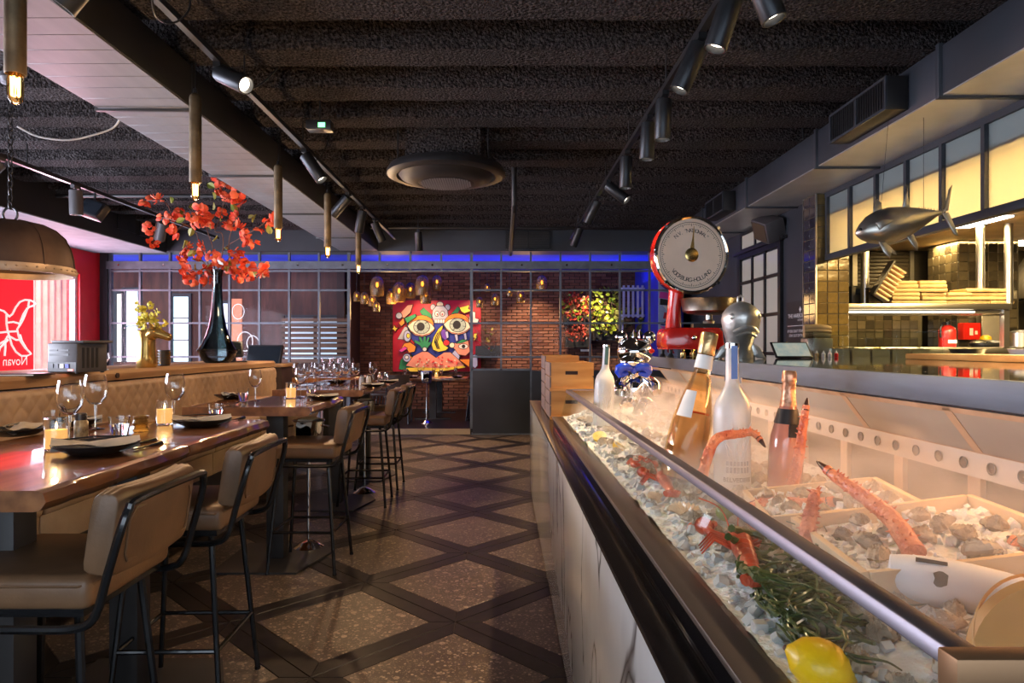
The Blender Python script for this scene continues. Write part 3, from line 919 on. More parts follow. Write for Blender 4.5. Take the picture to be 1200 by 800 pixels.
part(MB().box(-.10, .10, -.056, -.0505, -.07, .07).tr(Matrix.Rotation(R(-25), 4, 'X') @ Matrix.Rotation(R(20), 4, 'Y')), 'front_glass', 'screen', fl)
part(MB().cyl((0, .02, .08), (0, .02, ZT - at(110, 246, 6.9).z - .018), .012, n=8), 'bracket', 'dark_metal', fl)

# ================================================================== pendants
def tube_pendant(u, Y, lab):
    x = (u - VU) * Y / FPX
    z0 = 2.235
    t = thing('tube_pendant', lab, 'pendant lamp', (x, Y, z0), 0, 'brass tube pendant lamps over the tables')
    part(MB().lathe([(.001, .63), (.014, .628), (.03, .615), (.034, .60), (.034, .108), (.031, .104), (.029, .12), (.029, .58), (.001, .582)], 20), 'brass_tube', 'brass_old', t)
    part(MB().lathe([(.001, .660), (.012, .655), (.012, .628), (.016, .622)], 12), 'cap', 'dark_metal', t)
    part(MB().cyl((0, 0, .655), (0, 0, 3.36 - z0), .003, n=6), 'cord', 'plastic_black', t)
    part(MB().lathe([(.001, 0), (.014, .003), (.023, .016), (.026, .035), (.026, .085), (.022, .104), (.015, .116)], 18), 'bulb', 'bulb_glass', t)
    fil = MB()
    for k in range(4):
        a = k * PI / 2 + .4
        fil.tube([(.011 * math.cos(a), .011 * math.sin(a), .095), (.010 * math.cos(a + .3), .010 * math.sin(a + .3), .03), (.010 * math.cos(a + 1.0), .010 * math.sin(a + 1.0), .03), (.011 * math.cos(a + 1.3), .011 * math.sin(a + 1.3), .095)], .0022, 5)
    part(fil, 'filament', 'filament', t)
    point('pendant_glow', (x, Y, z0 - .03), 12, (1.0, .62, .32), .03)
for i, (u, Y) in enumerate(((18, 2.38), (229, 3.95), (326, 5.49), (384, 6.5), (420, 7.95))):
    tube_pendant(u, Y, ORD[i] + ' brass tube pendant with glowing bulb, counted from the camera')
# copper dome lamp
dm = at(12, 322, 4.2)
dome = thing('dome_pendant', 'large riveted copper dome pendant lamp on a chain', 'pendant lamp', dm)
r0 = .345
prof = [(r0, 0), (r0 * 1.0, .045), (r0 * .985, .10), (r0 * .94, .17), (r0 * .85, .235), (r0 * .70, .285), (r0 * .5, .318), (r0 * .25, .335), (.03, .34)]
part(MB().lathe(prof[1:] + [(q[0] - .012, q[1] - .012) for q in reversed(prof[1:])], 48), 'dome_shell', 'copper_old', dome)
part(MB().lathe([(r0 + .006, 0), (r0 + .012, .02), (r0 + .006, .05), (r0 - .012, .05), (r0 - .014, 0), (r0 + .006, 0)], 48), 'rim_band', 'copper_rim', dome)
rv = MB()
for k in range(44):
    a = 2 * PI * k / 44
    rv.ell((math.cos(a) * (r0 + .012), math.sin(a) * (r0 + .012), .028), .006, 6, 4)
rvo = part(rv, 'rivets', 'copper_rim', dome); rvo['kind'] = 'stuff'
for k in range(8):
    a = 2 * PI * k / 8 + .35
    part(MB().tube([(math.cos(a) * (p[0] + .002), math.sin(a) * (p[0] + .002), p[1]) for p in prof[1:-1]], .005, 5), 'seam', 'copper_old', dome)
part(MB().tube([(.045 * math.cos(a * PI / 8), 0, .375 + .045 * math.sin(a * PI / 8)) for a in range(16)], .007, 6, closed=True), 'ring', 'dark_metal', dome)
for k in range(17):
    z = .435 + k * .044
    lk = [((.014 * math.cos(a * PI / 5)) if k % 2 else 0, 0 if k % 2 else .014 * math.cos(a * PI / 5), z + .028 * math.sin(a * PI / 5)) for a in range(10)]
    part(MB().tube(lk, .0045, 5, closed=True), 'chain_link', 'dark_metal', dome)
part(MB().lathe([(.001, 1.26), (.05, 1.255), (.062, 1.22), (.05, 1.19), (.02, 1.18), (.001, 1.178)], 16), 'ceiling_cup', 'galvanised', dome)
part(MB().cyl((0, 0, 1.25), (0, 0, 3.36 - dm.z), .006, n=6), 'stem', 'dark_metal', dome)
part(MB().ell((0, 0, .10), (.05, .05, .07)), 'bulb', 'filament', dome)
cb = MB().tube(smooth_path([at(20, 148, 4.2), at(45, 160, 4.25), at(80, 164, 4.3), at(110, 158, 4.35), at(132, 150, 4.4), at(140, 140, 4.4)], 5), .006, 6)
tag(part(cb, 'cable', 'white_plaster'), 'loose white cable sagging from the dome lamp cup', 'cable')

# round ceiling air unit
du = Vector(((523 - VU) * 6.0 / FPX, 6.0, 2.90))
dif = thing('ceiling_air_unit', 'round dark ceiling air unit with perforated centre', 'air unit', du)
part(MB().lathe([(.36, .10), (.50, .07), (.525, .03), (.525, .0), (.50, -.012), (.44, -.016), (.43, .02), (.36, .03)], 48), 'outer_ring', 'dark_metal', dif)
part(MB().lathe([(.42, -.004), (.40, -.028), (.33, -.055), (.26, -.070), (.25, -.068), (.25, -.03), (.36, 0)], 48), 'inner_ring', 'black_paint', dif)
part(MB().lathe([(.25, -.066), (.2, -.072), (.001, -.074)], 36), 'perforated_plate', 'steel_black', dif)
pf = MB()
for i in range(-11, 12):
    for j in range(-11, 12):
        if i * i + j * j < 118: pf.box(i * .021 - .006, i * .021 + .006, j * .021 - .006, j * .021 + .006, -.0775, -.0745)
po = part(pf, 'perforations', 'galvanised', dif, smooth=False); po['kind'] = 'stuff'
part(MB().box(-.32, .32, -.32, .32, .09, .36), 'casing', 'ceiling_spray', dif, bevel=.01)
for sx, sy in ((-1, -1), (1, -1), (-1, 1), (1, 1)):
    part(MB().cyl((sx * .38, sy * .33, .06), (sx * .38, sy * .33, .45), .008, n=6), 'hanger_rod', 'dark_metal', dif)
# pipes
pp = part(MB().tube([(.12, 7.0, 3.3), (.12, 7.0, 2.85), (.12, 7.05, 2.80), (.12, 10.3, 2.79)], .03, 10), 'ceiling_pipe', 'black_paint')
tag(pp, 'black pipe dropping from the ceiling and running to the soffit', 'pipe')
pp = part(MB().tube([(-1.8, 9.2, 3.0), (1.07, 9.2, 3.0)], .02, 8), 'ceiling_pipe', 'black_paint')
tag(pp, 'thin black pipe running crosswise below the ribs', 'pipe')
pp = part(MB().tube([(-5.1, 7.7, 3.10), (-2.55, 7.7, 3.10)], .022, 8), 'ceiling_pipe', 'black_paint')
tag(pp, 'black pipe running below the ribs behind the red blossoms', 'pipe')
es_ = thing('exit_sign', 'small black emergency light box with green glow on the ceiling', 'exit light', at(375, 148, 4.9))
part(MB().box(-.09, .09, -.05, .05, -.035, .035), 'housing', 'plastic_black', es_, bevel=.006)
part(MB().box(.0, .05, -.052, -.05, -.022, .012), 'green_lamp', 'exit_green', es_)
part(MB().cyl((0, 0, .03), (0, 0, 3.36 - at(375, 148, 4.9).z), .008, n=6), 'stem', 'dark_metal', es_)
for i, pts in enumerate(([(178, 0), (182, 18), (195, 27), (210, 24), (222, 10), (222, -8)], [(262, 82), (275, 100), (295, 104), (310, 95), (325, 80)], [(352, 165), (365, 188), (378, 180), (386, 160)])):
    Y = (3.0, 3.9, 5.6)[i]
    c_ = part(MB().tube(smooth_path([at(u, v, Y + k * .03) for k, (u, v) in enumerate(pts)], 4), .005, 6), 'cable', 'plastic_black')
    tag(c_, 'black cable loop hanging by the duct track, ' + ORD[i] + ' from the camera', 'cable')
# ================================================================== bar stools
def cushion(x0, x1, y0, y1, z0, z1, b=.022):
    return mesh_of(MB().box(x0, x1, y0, y1, z0, z1), 'cushion', b, 3)
def make_stool():
    s = thing('bar_stool', '', 'stool', (0, 0, 0), 0, 'brown leather bar stools along the high tables')
    seat = part(cushion(-.21, .215, -.215, .215, .70, .79, .026), 'seat', 'leather', s)
    part(MB().box(-.19, .19, -.195, .195, .680, .701), 'seat_board', 'tube_black', s)
    part(MB().tube([(-.19, -.216, .766), (.19, -.216, .766), (.214, -.19, .766), (.214, .19, .766), (.19, .216, .766), (-.19, .216, .766), (-.21, .19, .766), (-.21, -.19, .766)], .004, 5, closed=True), 'piping', 'leather', seat)
    # backrest pad, slightly curved and tilted, with ridged top
    bk_ = MB(); vs_, fs = [], []
    prof = [(-.036, 0), (-.040, .02), (-.040, .17), (-.036, .205), (-.022, .222), (-.012, .218), (-.004, .226), (.006, .221), (.014, .226), (.026, .220), (.034, .205), (.036, .18), (.036, .02), (.032, 0), (.015, -.008), (-.02, -.008)]
    ny = 12
    for i in range(ny + 1):
        t = -1 + 2 * i / ny
        sh = 1 - .10 * max(0, abs(t) - .9) / .1
        for (p, q) in prof:
            vs_.append((p * sh + .035 * (1 - t * t) * .6, t * .215, .09 + (q - .11) * sh + .02))
    m = len(prof)
    for i in range(ny):
        for k in range(m):
            k2 = (k + 1) % m
            fs.append((i * m + k, i * m + k2, (i + 1) * m + k2, (i + 1) * m + k))
    fs.append(tuple(range(m - 1, -1, -1))); fs.append(tuple(ny * m + k for k in range(m)))
    bk_.add(vs_, fs).tr(Matrix.Translation((.232, 0, .792)) @ Matrix.Rotation(R(8), 4, 'Y'))
    part(bk_, 'backrest', 'leather', s, bevel=.006)
    rp_ = MB().tube([(.041 + .021 * (1 - (y / .215) ** 2) * 1, y, z) for y, z in [(-.16, .03), (.16, .03), (.17, .05), (.17, .14), (.15, .17), (-.15, .17), (-.17, .14), (-.17, .05)]], .0035, 5, closed=True).tr(Matrix.Translation((.229, 0, .792)) @ Matrix.Rotation(R(8), 4, 'Y'))
    part(rp_, 'back_seam', 'leather', s)
    # bent tube frame
    h = [(-.19, -.205, .665), (-.10, -.225, .663), (.10, -.232, .662), (.20, -.235, .668), (.245, -.235, .70), (.275, -.235, .80), (.306, -.232, .91), (.318, -.215, .962), (.322, -.17, .982)]
    loop = smooth_path(h + [(x, -y, z) for x, y, z in reversed(h)], 4)
    part(MB().tube(loop, .0115, 8), 'back_frame', 'tube_black', s)
    part(MB().tube([(-.19, -.205, .665), (-.19, .205, .665)], .0115, 8), 'front_bar', 'tube_black', s)
    for sx in (-1, 1):
        for sy in (-1, 1):
            part(MB().tube([(sx * .15, sy * .15, .69), (sx * .205, sy * .205, .008)], [.012, .0105], 8).cyl((sx * .2045, sy * .2045, .012), (sx * .2055, sy * .2055, 0), .013, n=8), 'leg', 'tube_black', s)
    k = .25; o = .205 - .055 * k / .69
    for a, b in (((-o, -o), (o, -o)), ((o, -o), (o, o)), ((o, o), (-o, o)), ((-o, o), (-o, -o))):
        part(MB().tube([(a[0], a[1], k), (b[0], b[1], k)], .009, 8), 'footrest_bar', 'tube_black', s)
    return s
stool = make_stool()
stools = [(-1.275, 1.94, 0, 'brown leather bar stool cut by the lower picture edge, closest to the camera'), (-1.25, 2.68, 1, 'brown leather bar stool at the joint of the long table, second from the camera'),
          (-1.215, 4.28, -1, 'brown leather bar stool in front of the chrome bucket stand'), (-1.215, 5.97, 1, 'brown leather bar stool at the far table beside the lidless cooler'), (-1.215, 6.68, 0, 'brown leather bar stool closest to the steel grid')]
for i, (x, y, a, lab) in enumerate(stools):
    o = stool if i == 0 else copy_tree(stool)
    o.location = (x, y, 0.0); o.rotation_euler = (0, 0, R(a * 1.5)); o['label'] = lab

# ================================================================== high tables
ZTB = 1.01
def table(y0, y1, legs, lab, plate=True, x0=-1.96, x1=-1.185):
    t = thing('high_table', lab, 'table', ((x0 + x1) / 2, (y0 + y1) / 2, 0), 0, 'live edge high tables along the banquette')
    # top as a slab with wavy live edge
    n = 26; vs_, fs = [], []
    for i in range(n + 1):
        y = y0 + (y1 - y0) * i / n
        wv_ = mnoise.noise((y * 3.1, .3, 0)) * .018 + mnoise.noise((y * 11, 2.3, 0)) * .006
        wb = wv_ + mnoise.noise((y * 6, 7.3, 0)) * .010
        for x, z in ((x0, ZTB - .055), (x0, ZTB), (x1 - .034 + wv_, ZTB), (x1 - .02 + wv_, ZTB - .0008), (x1 - .004 + wv_, ZTB - .006), (x1 + .004 + wb, ZTB - .03), (x1 - .012 + wb, ZTB - .052), (x1 - .03 + wb, ZTB - .055)):
            vs_.append((x, y, z))
    for i in range(n):
        for k in range(8):
            k2 = (k + 1) % 8
            fs.append((i * 8 + k, i * 8 + k2, (i + 1) * 8 + k2, (i + 1) * 8 + k))
    fs.append(tuple(range(7, -1, -1))); fs.append(tuple(n * 8 + k for k in range(8)))
    part(MB().add(vs_, fs), 'tabletop', 'table_wood', t, W=True, sharp=50)
    for (lx, ly) in legs:
        part(MB().box(lx - .055, lx + .055, ly - .05, ly + .05, .012, ZTB - .07), 'leg', 'post_dark', t, W=True, bevel=.004)
        part(MB().box(lx - .20, lx + .20, ly - .09, ly + .09, ZTB - .07, ZTB - .055), 'leg_bracket', 'post_dark', t, W=True)
        part(MB().prism([(lx - .30, ly - .32), (lx + .22, ly - .32), (lx + .33, ly + .1), (lx + .24, ly + .30), (lx - .30, ly + .30)], .001, .013, lambda p, q, a: (p, q, a)), 'base_plate', 'post_dark', t, W=True)
    return t
table(1.73, 2.555, [(-1.47, 2.0)], 'glossy live edge high table closest to the camera, reflecting the red window')
table(2.565, 3.42, [(-1.47, 2.66)], 'glossy live edge high table joined to the end of the closest table')
table(4.12, 5.05, [(-1.47, 4.40)], 'single high table with one candle standing apart in the middle')
table(5.73, 6.60, [(-1.47, 5.95)], 'far high table crowded with wine glasses, nearer half')
table(6.61, 7.5, [(-1.47, 7.2)], 'far high table with glasses beside the steel grid doorway')
# another table beyond, behind the banquette end
table(8.0, 9.2, [(-2.2, 8.5)], 'dark table with many wine glasses in front of the wooden slat screen', x0=-2.5, x1=-1.78)

# ================================================================== banquette and ledge
bq = thing('banquette', 'long tan leather banquette with diamond quilted backrest', 'banquette', (-2.4, 2.5, 0))
YQ0, YQ1 = -.6, 7.72
part(MB().box(-2.66, -2.16, YQ0, YQ1, .10, .60), 'plinth', 'post_dark', bq, W=True)
for k in range(9):
    a = YQ0 + k * (YQ1 - YQ0) / 9
    part(MB().box(-2.585, -2.10, a + .004, a + (YQ1 - YQ0) / 9 - .004, .60, .78), 'seat_cushion', 'leather_quilt', bq, W=True, bevel=.025, seg=3)
    part(MB().box(-2.155, -2.125, a + .004, a + (YQ1 - YQ0) / 9 - .004, .44, .60), 'front_panel', 'leather_quilt', bq, W=True, bevel=.006)
q = MB(); vs_, fs = [], []
ny, nz_ = 600, 28
zq0, zq1 = .785, 1.142
for i in range(ny + 1):
    y = YQ0 + (YQ1 - YQ0) * i / ny
    for j in range(nz_ + 1):
        z = zq0 + (zq1 - zq0) * j / nz_
        a = ((y / .115) + (z / .125)); b = ((y / .115) - (z / .125))
        d = min(abs(a - round(a)), abs(b - round(b)))
        bul = .011 * min(1, d / .22) ** .6
        edge = min(1, (zq1 - z) / .03, (YQ1 - y) / .03 + .001)
        vs_.append((-2.595 + .004 + bul * 1.0 - .03 * (1 - max(0, edge)) ** 2, y, z))
for i in range(ny):
    for j in range(nz_):
        a = i * (nz_ + 1) + j
        fs.append((a, a + nz_ + 1, a + nz_ + 2, a + 1))
q.add(vs_, fs)
part(q, 'quilted_backrest', 'leather_quilt', bq, W=True, sharp=80)
part(MB().box(-2.68, -2.596, YQ0, YQ1, .60, 1.142), 'backrest_core', 'leather_quilt', bq, W=True, bevel=.02)
struct('wall_divider', MB().box(-3.12, -2.69, YQ0, YQ1 - .02, 0, 1.153), 'vestibule_dark', 'low dark divider wall behind the banquette')
lg = thing('ledge', 'long worn wooden ledge board on top of the banquette back', 'ledge', (-2.9, 2.5, 1.1545))
vs_, fs = [], []
n = 60
for i in range(n + 1):
    y = YQ0 + (YQ1 - .0 - YQ0) * i / n
    wv_ = mnoise.noise((y * 2.1, 4.3, 0)) * .02
    for x, z in ((-3.36, 1.1545), (-3.36, 1.2175), (-2.615 + wv_, 1.2175), (-2.598 + wv_, 1.198), (-2.608 + wv_, 1.1545)):
        vs_.append((x, y, z))
for i in range(n):
    for k in range(5):
        k2 = (k + 1) % 5
        fs.append((i * 5 + k, i * 5 + k2, (i + 1) * 5 + k2, (i + 1) * 5 + k))
fs.append(tuple(range(4, -1, -1))); fs.append(tuple(n * 5 + k for k in range(5)))
part(MB().add(vs_, fs), 'ledge_board', 'ledge_wood', lg, W=True, sharp=50)
part(MB().cyl((-2.605, 4.55, 1.185), (-2.594, 4.55, 1.185), .018, n=12), 'wood_knot', 'vestibule_dark', lg, W=True)
ZL = 1.2175
LS = 1.11

# ================================================================== table ware
def wine_glass_parts(root, h=.215, r=.043):
    bowl = MB().lathe([(.004, .095), (.02, .100), (r * .85, .125), (r, .150), (r * .95, .178), (r * .80, h), (r * .78, h), (r * .93, .178), (r * .97, .150), (r * .82, .127), (.018, .103), (.001, .099)], 18)
    part(bowl, 'bowl', 'glass', root)
    part(MB().lathe([(.0035, .008), (.003, .05), (.004, .095)], 8), 'glass_stem', 'glass', root)
    part(MB().lathe([(.001, 0), (.033, 0), (.034, .002), (.02, .004), (.004, .009), (.001, .009)], 18), 'glass_foot', 'glass', root)
wg = thing('wine_glass', '', 'wine glass', (0, 0, 0), 0, 'wine glasses on the high tables')
wine_glass_parts(wg)
_wg = [0]
def place_glass(x, y, lab, s=1.0, z=ZTB):
    o = wg if _wg[0] == 0 else copy_tree(wg)
    _wg[0] += 1
    o.location = (x, y, z + .0005); o.scale = (s, s, s); o['label'] = lab
    return o
tb = thing('tumbler', '', 'tumbler', (0, 0, 0), 0, 'water tumblers on the tables')
part(MB().lathe([(.001, 0), (.027, 0), (.029, .004), (.038, .088), (.036, .088), (.026, .012), (.001, .011)], 12), 'tumbler_wall', 'glass', tb)
part(MB().lathe([(.001, .012), (.025, .0125), (.0325, .06), (.001, .0602)], 12), 'water', 'glass', tb)
_tb = [0]
def place_tumbler(x, y, lab, z=ZTB, s=1.0):
    o = tb if _tb[0] == 0 else copy_tree(tb)
    _tb[0] += 1
    o.location = (x, y, z + .0005); o['label'] = lab; o.scale = (s, s, s)
cd = thing('candle_jar', '', 'candle', (0, 0, 0), 0, 'lit candles in glass jars on the tables')
part(MB().lathe([(.001, 0), (.036, 0), (.038, .004), (.038, .112), (.0355, .112), (.0355, .007), (.001, .006)], 20), 'jar', 'glass', cd)
part(MB().lathe([(.001, .008), (.034, .008), (.0345, .074), (.030, .071), (.001, .069)], 20), 'wax', 'wax', cd)
part(MB().lathe([(.001, .076), (.004, .080), (.0045, .086), (.001, .100)], 8), 'flame', 'candle_flame', cd)
_cd = [0]
def place_candle(x, y, lab, s=1.0, z=ZTB):
    o = cd if _cd[0] == 0 else copy_tree(cd)
    _cd[0] += 1
    o.location = (x, y, z + .0005); o['label'] = lab; o.scale = (s, s, s)
    point('candle_glow', (x, y, z + .13), .5, (1, .6, .25), .01)
pl = thing('plate_setting', '', 'plate', (0, 0, 0), 0, 'black plates with folded napkins')
part(MB().lathe([(.001, 0), (.07, 0), (.078, .003), (.126, .030), (.129, .035), (.124, .034), (.072, .008), (.001, .007)], 28), 'plate', 'plate_black', pl)
nv_, nf = [], []
for i in range(9):
    for j in range(15):
        a, b = -1 + i / 4, -1 + j / 7
        nv_.append((a * .05 * (1 + .15 * b) + .02 * b, b * .125, .030 + .010 * (1 - a * a) + .010 * b * b + .006 * math.sin(b * 4 + a * 3)))
for i in range(8):
    for j in range(14):
        nf.append((i * 15 + j, i * 15 + j + 1, (i + 1) * 15 + j + 1, (i + 1) * 15 + j))
nap = MB().add(nv_, nf); nap.add([(x, y, z - .018) for x, y, z in nv_], nf)
part(nap, 'napkin', 'linen', pl)
part(MB().tube([(-.035, -.11, .046), (-.03, .0, .052), (-.02, .10, .045)], [.003, .003, .006], 6), 'knife', 'plastic_black', pl)
_pl = [0]
def place_plate(x, y, lab, rz=0, s=1.0, z=ZTB):
    o = pl if _pl[0] == 0 else copy_tree(pl)
    _pl[0] += 1
    o.location = (x, y, z + .0005); o.rotation_euler = (0, 0, rz); o['label'] = lab; o.scale = (s, s, s)
def tab(u, v, z=ZTB):
    Y = (CAMZ - z) * FPX / (v - VV)
    return ((u - VU) * Y / FPX, Y)
# closest table (positions from where each foot meets the tabletop)
place_candle(*tab(66, 527), 'lit candle jar beside the closest black plate')
place_candle(*tab(193, 497), 'lit candle jar beside the second black plate')
place_glass(*tab(82, 519), 'wine glass right behind the closest candle jar', 1.12)
place_glass(*tab(112, 503), 'wine glass behind the round tumbler near the closest plate', 1.15)
place_glass(*tab(205, 494), 'wine glass standing next to the second candle jar', 1.1)
place_tumbler(*tab(140, 515), 'ribbed tumbler standing beside the closest black plate', s=1.05)
place_tumbler(*tab(253, 494), 'tumbler standing behind the second black plate')
place_plate(*tab(113, 531), 'black plate with grey napkin and knife, closest to the camera', R(-60), 1.06)
place_plate(*tab(237, 499), 'black plate with grey napkin beside the second candle', R(-65), 1.0)
place_tumbler(*tab(60, 503), 'tumbler near the banquette behind the closest candle', s=.95)
place_plate(*tab(20, 510), 'black plate at the banquette side of the closest table', R(20), .9)
place_plate(*tab(87, 499), 'black plate with napkin on the banquette side behind the wine glasses', R(120), .9)
mj = thing('pepper_jar', 'small dark spice jar between candle and wine glass', 'jar', (*tab(95, 515), ZTB + .0005))
part(MB().lathe([(.001, 0), (.024, 0), (.026, .004), (.026, .07), (.02, .078), (.001, .079)], 16), 'jar_body', 'pattern_cup', mj)
part(MB().lathe([(.021, .078), (.022, .1), (.018, .105), (.001, .106)], 16), 'jar_lid', 'dark_metal', mj)
bb = thing('brass_tealight', 'small wavy golden glass tealight holder on the closest table', 'tealight holder', (*tab(165, 506), ZTB + .0005))
part(MB().lathe([(.001, 0), (.028, 0), (.034, .012), (.028, .026), (.034, .04), (.028, .054), (.033, .068), (.030, .068), (.024, .054), (.03, .04), (.024, .026), (.03, .014), (.001, .008)], 16), 'holder', 'amber_glass', bb)
part(MB().lathe([(.001, .009), (.02, .009), (.02, .03), (.001, .031)], 12), 'tealight', 'wax', bb)
for i, (u, v, dx, dy) in enumerate(((170, 524, .02, .16), (160, 520, .03, .16), (275, 492, .02, .15))):
    x, y = tab(u, v)
    ck = part(MB().tube([(x, y - dy / 2, ZTB + .0045), (x + dx * .6, y, ZTB + .005), (x + dx, y + dy / 2, ZTB + .0045)], [.003, .004, .009], 6), 'fork', 'cutlery')
    tag(ck, ('steel fork beside the closest black plate', 'steel knife beside the closest black plate, further from the edge', 'steel fork beside the second black plate near the table end')[i], 'cutlery')
# middle table
place_glass(*tab(299, 470), 'wine glass at the near end of the single middle table', 1.0)
place_glass(*tab(352, 466), 'wine glass behind the candle of the middle table', 1.0)
place_candle(*tab(341, 466.5), 'lit candle jar on the single middle table')
place_tumbler(*tab(285, 470), 'tumbler beside the wine glass of the middle table')
place_tumbler(*tab(365, 466), 'tumbler beside the candle on the middle table')
place_plate(*tab(378, 468), 'black plate with folded napkin beside the middle candle', R(-70), .85)
place_plate(*tab(270, 467), 'black plate near the banquette on the middle table', R(40), .85)
# far tables: glasses in rows
for i, (u, v) in enumerate(((417, 452), (437, 450), (395, 453), (383, 454), (372, 452), (360, 453), (348, 452), (405, 450), (390, 449), (368, 449))):
    place_glass(*tab(u, v), 'wine glass among those crowded on the far high table' if i > 1 else ('wine glass beside the white salt pots on the far table', 'wine glass at the aisle end of the far table')[i], 1.0)
for i, (u, v) in enumerate(((343, 443.5), (352, 444), (362, 443.5), (371, 444), (381, 443.5), (391, 444))):
    x, y = tab(u, v)
    place_glass(-1.95 - .14 * (i % 3), 8.12 + .17 * i, 'wine glass on the dark table before the wooden slat screen', 1.05)
place_plate(*tab(437, 453.5), 'black plate with napkin near the far table corner', R(-70), .8)
place_plate(*tab(455, 449), 'black plate with napkin beside the grid doorway end', R(-70), .8)
place_plate(*tab(395, 449), 'black plate among the crowded glasses of the far table', R(30), .8)
for i, (u, v) in enumerate(((424, 451), (432, 450), (445, 447), (452, 446))):
    x, y = tab(u, v)
    sp = thing('salt_pot', ('white salt pot beside the far wine glass', 'white pepper pot next to the salt pot', 'small glass pot further along the far table', 'small glass pot by the doorway end of the far table')[i], 'salt pot', (x, y, ZTB + .0005))
    part(MB().lathe([(.001, 0), (.026, 0), (.028, .01), (.026, .05), (.022, .07), (.001, .071)], 14), 'pot_body', 'porcelain' if i < 2 else 'glass', sp)
    part(MB().lathe([(.023, .071), (.024, .085), (.012, .095), (.001, .096)], 14), 'pot_lid', 'cutlery', sp)
# ice bucket stands
def bucket_stand(x, y, lab):
    b = thing('wine_cooler_stand', lab, 'wine cooler', (x, y, 0))
    part(MB().lathe([(.001, .0), (.105, .0), (.105, .012), (.09, .02), (.075, .028), (.06, .042), (.03, .052), (.014, .06), (.001, .061)], 28), 'stand_base', 'chrome', b)
    part(MB().cyl((0, 0, .055), (0, 0, .68), .012, n=12), 'stand_pole', 'chrome', b)
    part(MB().lathe([(.001, .68), (.07, .68), (.085, .70), (.105, .87), (.112, .875), (.108, .88), (.10, .872), (.08, .71), (.001, .705)], 28), 'bucket', 'chrome', b)
    for sgn in (-1, 1):
        part(MB().tube([(sgn * .10, -.02, .84), (sgn * .135, -.018, .835), (sgn * .135, .018, .835), (sgn * .10, .02, .84)], .006, 6), 'handle', 'chrome', b)
    vs_, fs = [], []
    for i in range(13):
        for j in range(7):
            a = -1 + i / 6
            t = (j - 3) / 3
            r_ = .116 + .006 * math.sin(i * 1.7)
            vs_.append((t * .05, a * .112 if abs(a) < .75 else math.copysign(.122, a), .884 if abs(a) < .75 else .884 - (abs(a) - .75) * .5 + .01 * math.sin(t * 4)))
    for i in range(12):
        for j in range(6):
            fs.append((i * 7 + j, i * 7 + j + 1, (i + 1) * 7 + j + 1, (i + 1) * 7 + j))
    cl = part(MB().add(vs_, fs).add([(x_, y_, z_ + .005) for x_, y_, z_ in vs_], fs), 'draped_cloth', 'white_cloth', b)
    return b
bucket_stand(-1.33, 4.62, 'chrome wine cooler on a tall stand behind the third bar stool')
bucket_stand(-1.30, 6.35, 'chrome wine cooler with cloth among the far bar stools')

# ================================================================== things on the ledge
def led(u, v):
    Y = (CAMZ - ZL) * FPX / (v - VV)
    return ((u - VU) * Y / FPX, Y)
# tall smoky vase
vxp, vyp = -2.86, 6.76
vs0 = thing('vase', 'tall smoky glass vase with wide bowl foot holding red blossoms', 'vase', (vxp, vyp, ZL + .0005)); vs0.scale = (LS, LS, LS)
part(MB().lathe([(.001, 0), (.10, 0), (.125, .02), (.155, .07), (.172, .105), (.165, .115)], 32), 'bowl_foot', 'smoke_glass', vs0)
part(MB().lathe([(.185, .112), (.188, .118), (.165, .122), (.135, .17), (.105, .235), (.078, .32), (.058, .43), (.046, .56), (.040, .68), (.043, .78), (.052, .84), (.048, .84), (.038, .78), (.035, .68), (.04, .56), (.052, .43), (.07, .32), (.095, .235), (.12, .18), (.150, .125)], 32), 'vase_neck', 'smoke_glass', vs0)
# blossoms
def blossom_mesh(seed, s=1.0, petal='petal', npet=11):
    rnd = random.Random(seed); mb = MB()
    for k in range(npet):
        d = Vector((rnd.uniform(-1, 1), rnd.uniform(-1, 1), rnd.uniform(-.7, 1))).normalized()
        q_ = d.to_track_quat('Z', 'Y').to_matrix().to_4x4()
        c_ = d * .012 * s
        vs_, fs = [], []
        L, W_ = rnd.uniform(.028, .045) * s, rnd.uniform(.016, .024) * s
        for i in range(5):
            t = i / 4
            wd = W_ * math.sin(PI * (.12 + .8 * t)) 
            for j in (-1, 0, 1):
                vs_.append((j * wd, (abs(j) * .006 - .004) * s + .010 * s * t * t, L * t + .004 * s * abs(j) * math.sin(9 * t + k)))
        for i in range(4):
            for j in range(2):
                fs.append((i * 3 + j, i * 3 + j + 1, (i + 1) * 3 + j + 1, (i + 1) * 3 + j))
        mb.merge(MB().add(vs_, fs), Matrix.Translation(c_) @ q_)
    me = mesh_of(mb, 'blossom')
    me.materials.append(M[petal])
    return me
bls = [blossom_mesh(s, 1.25) for s in range(5)]
def leaf_mesh(L=.075, W_=.024, m='leaf'):
    vs_, fs = [], []
    for i in range(7):
        t = i / 6
        wd = W_ * math.sin(PI * min(1, .04 + .96 * t)) ** .8
        for j in (-1, 0, 1):
            vs_.append((j * wd, abs(j) * .010 - .02 * t * t, L * t))
    for i in range(6):
        for j in range(2):
            fs.append((i * 3 + j, i * 3 + j + 1, (i + 1) * 3 + j + 1, (i + 1) * 3 + j))
    me = mesh_of(MB().add(vs_, fs), 'leaf'); me.materials.append(M[m]); return me
lfm = leaf_mesh()
fa = thing('blossom_spray', 'wide spray of red artificial blossoms with green leaves in the tall vase', 'flowers', (vxp, vyp, ZL + .93))
fo = wloc(fa)
def Zp(x, y): return (150 + x / 4.706, 200 + y / 4.706)
rnd = random.Random(3)
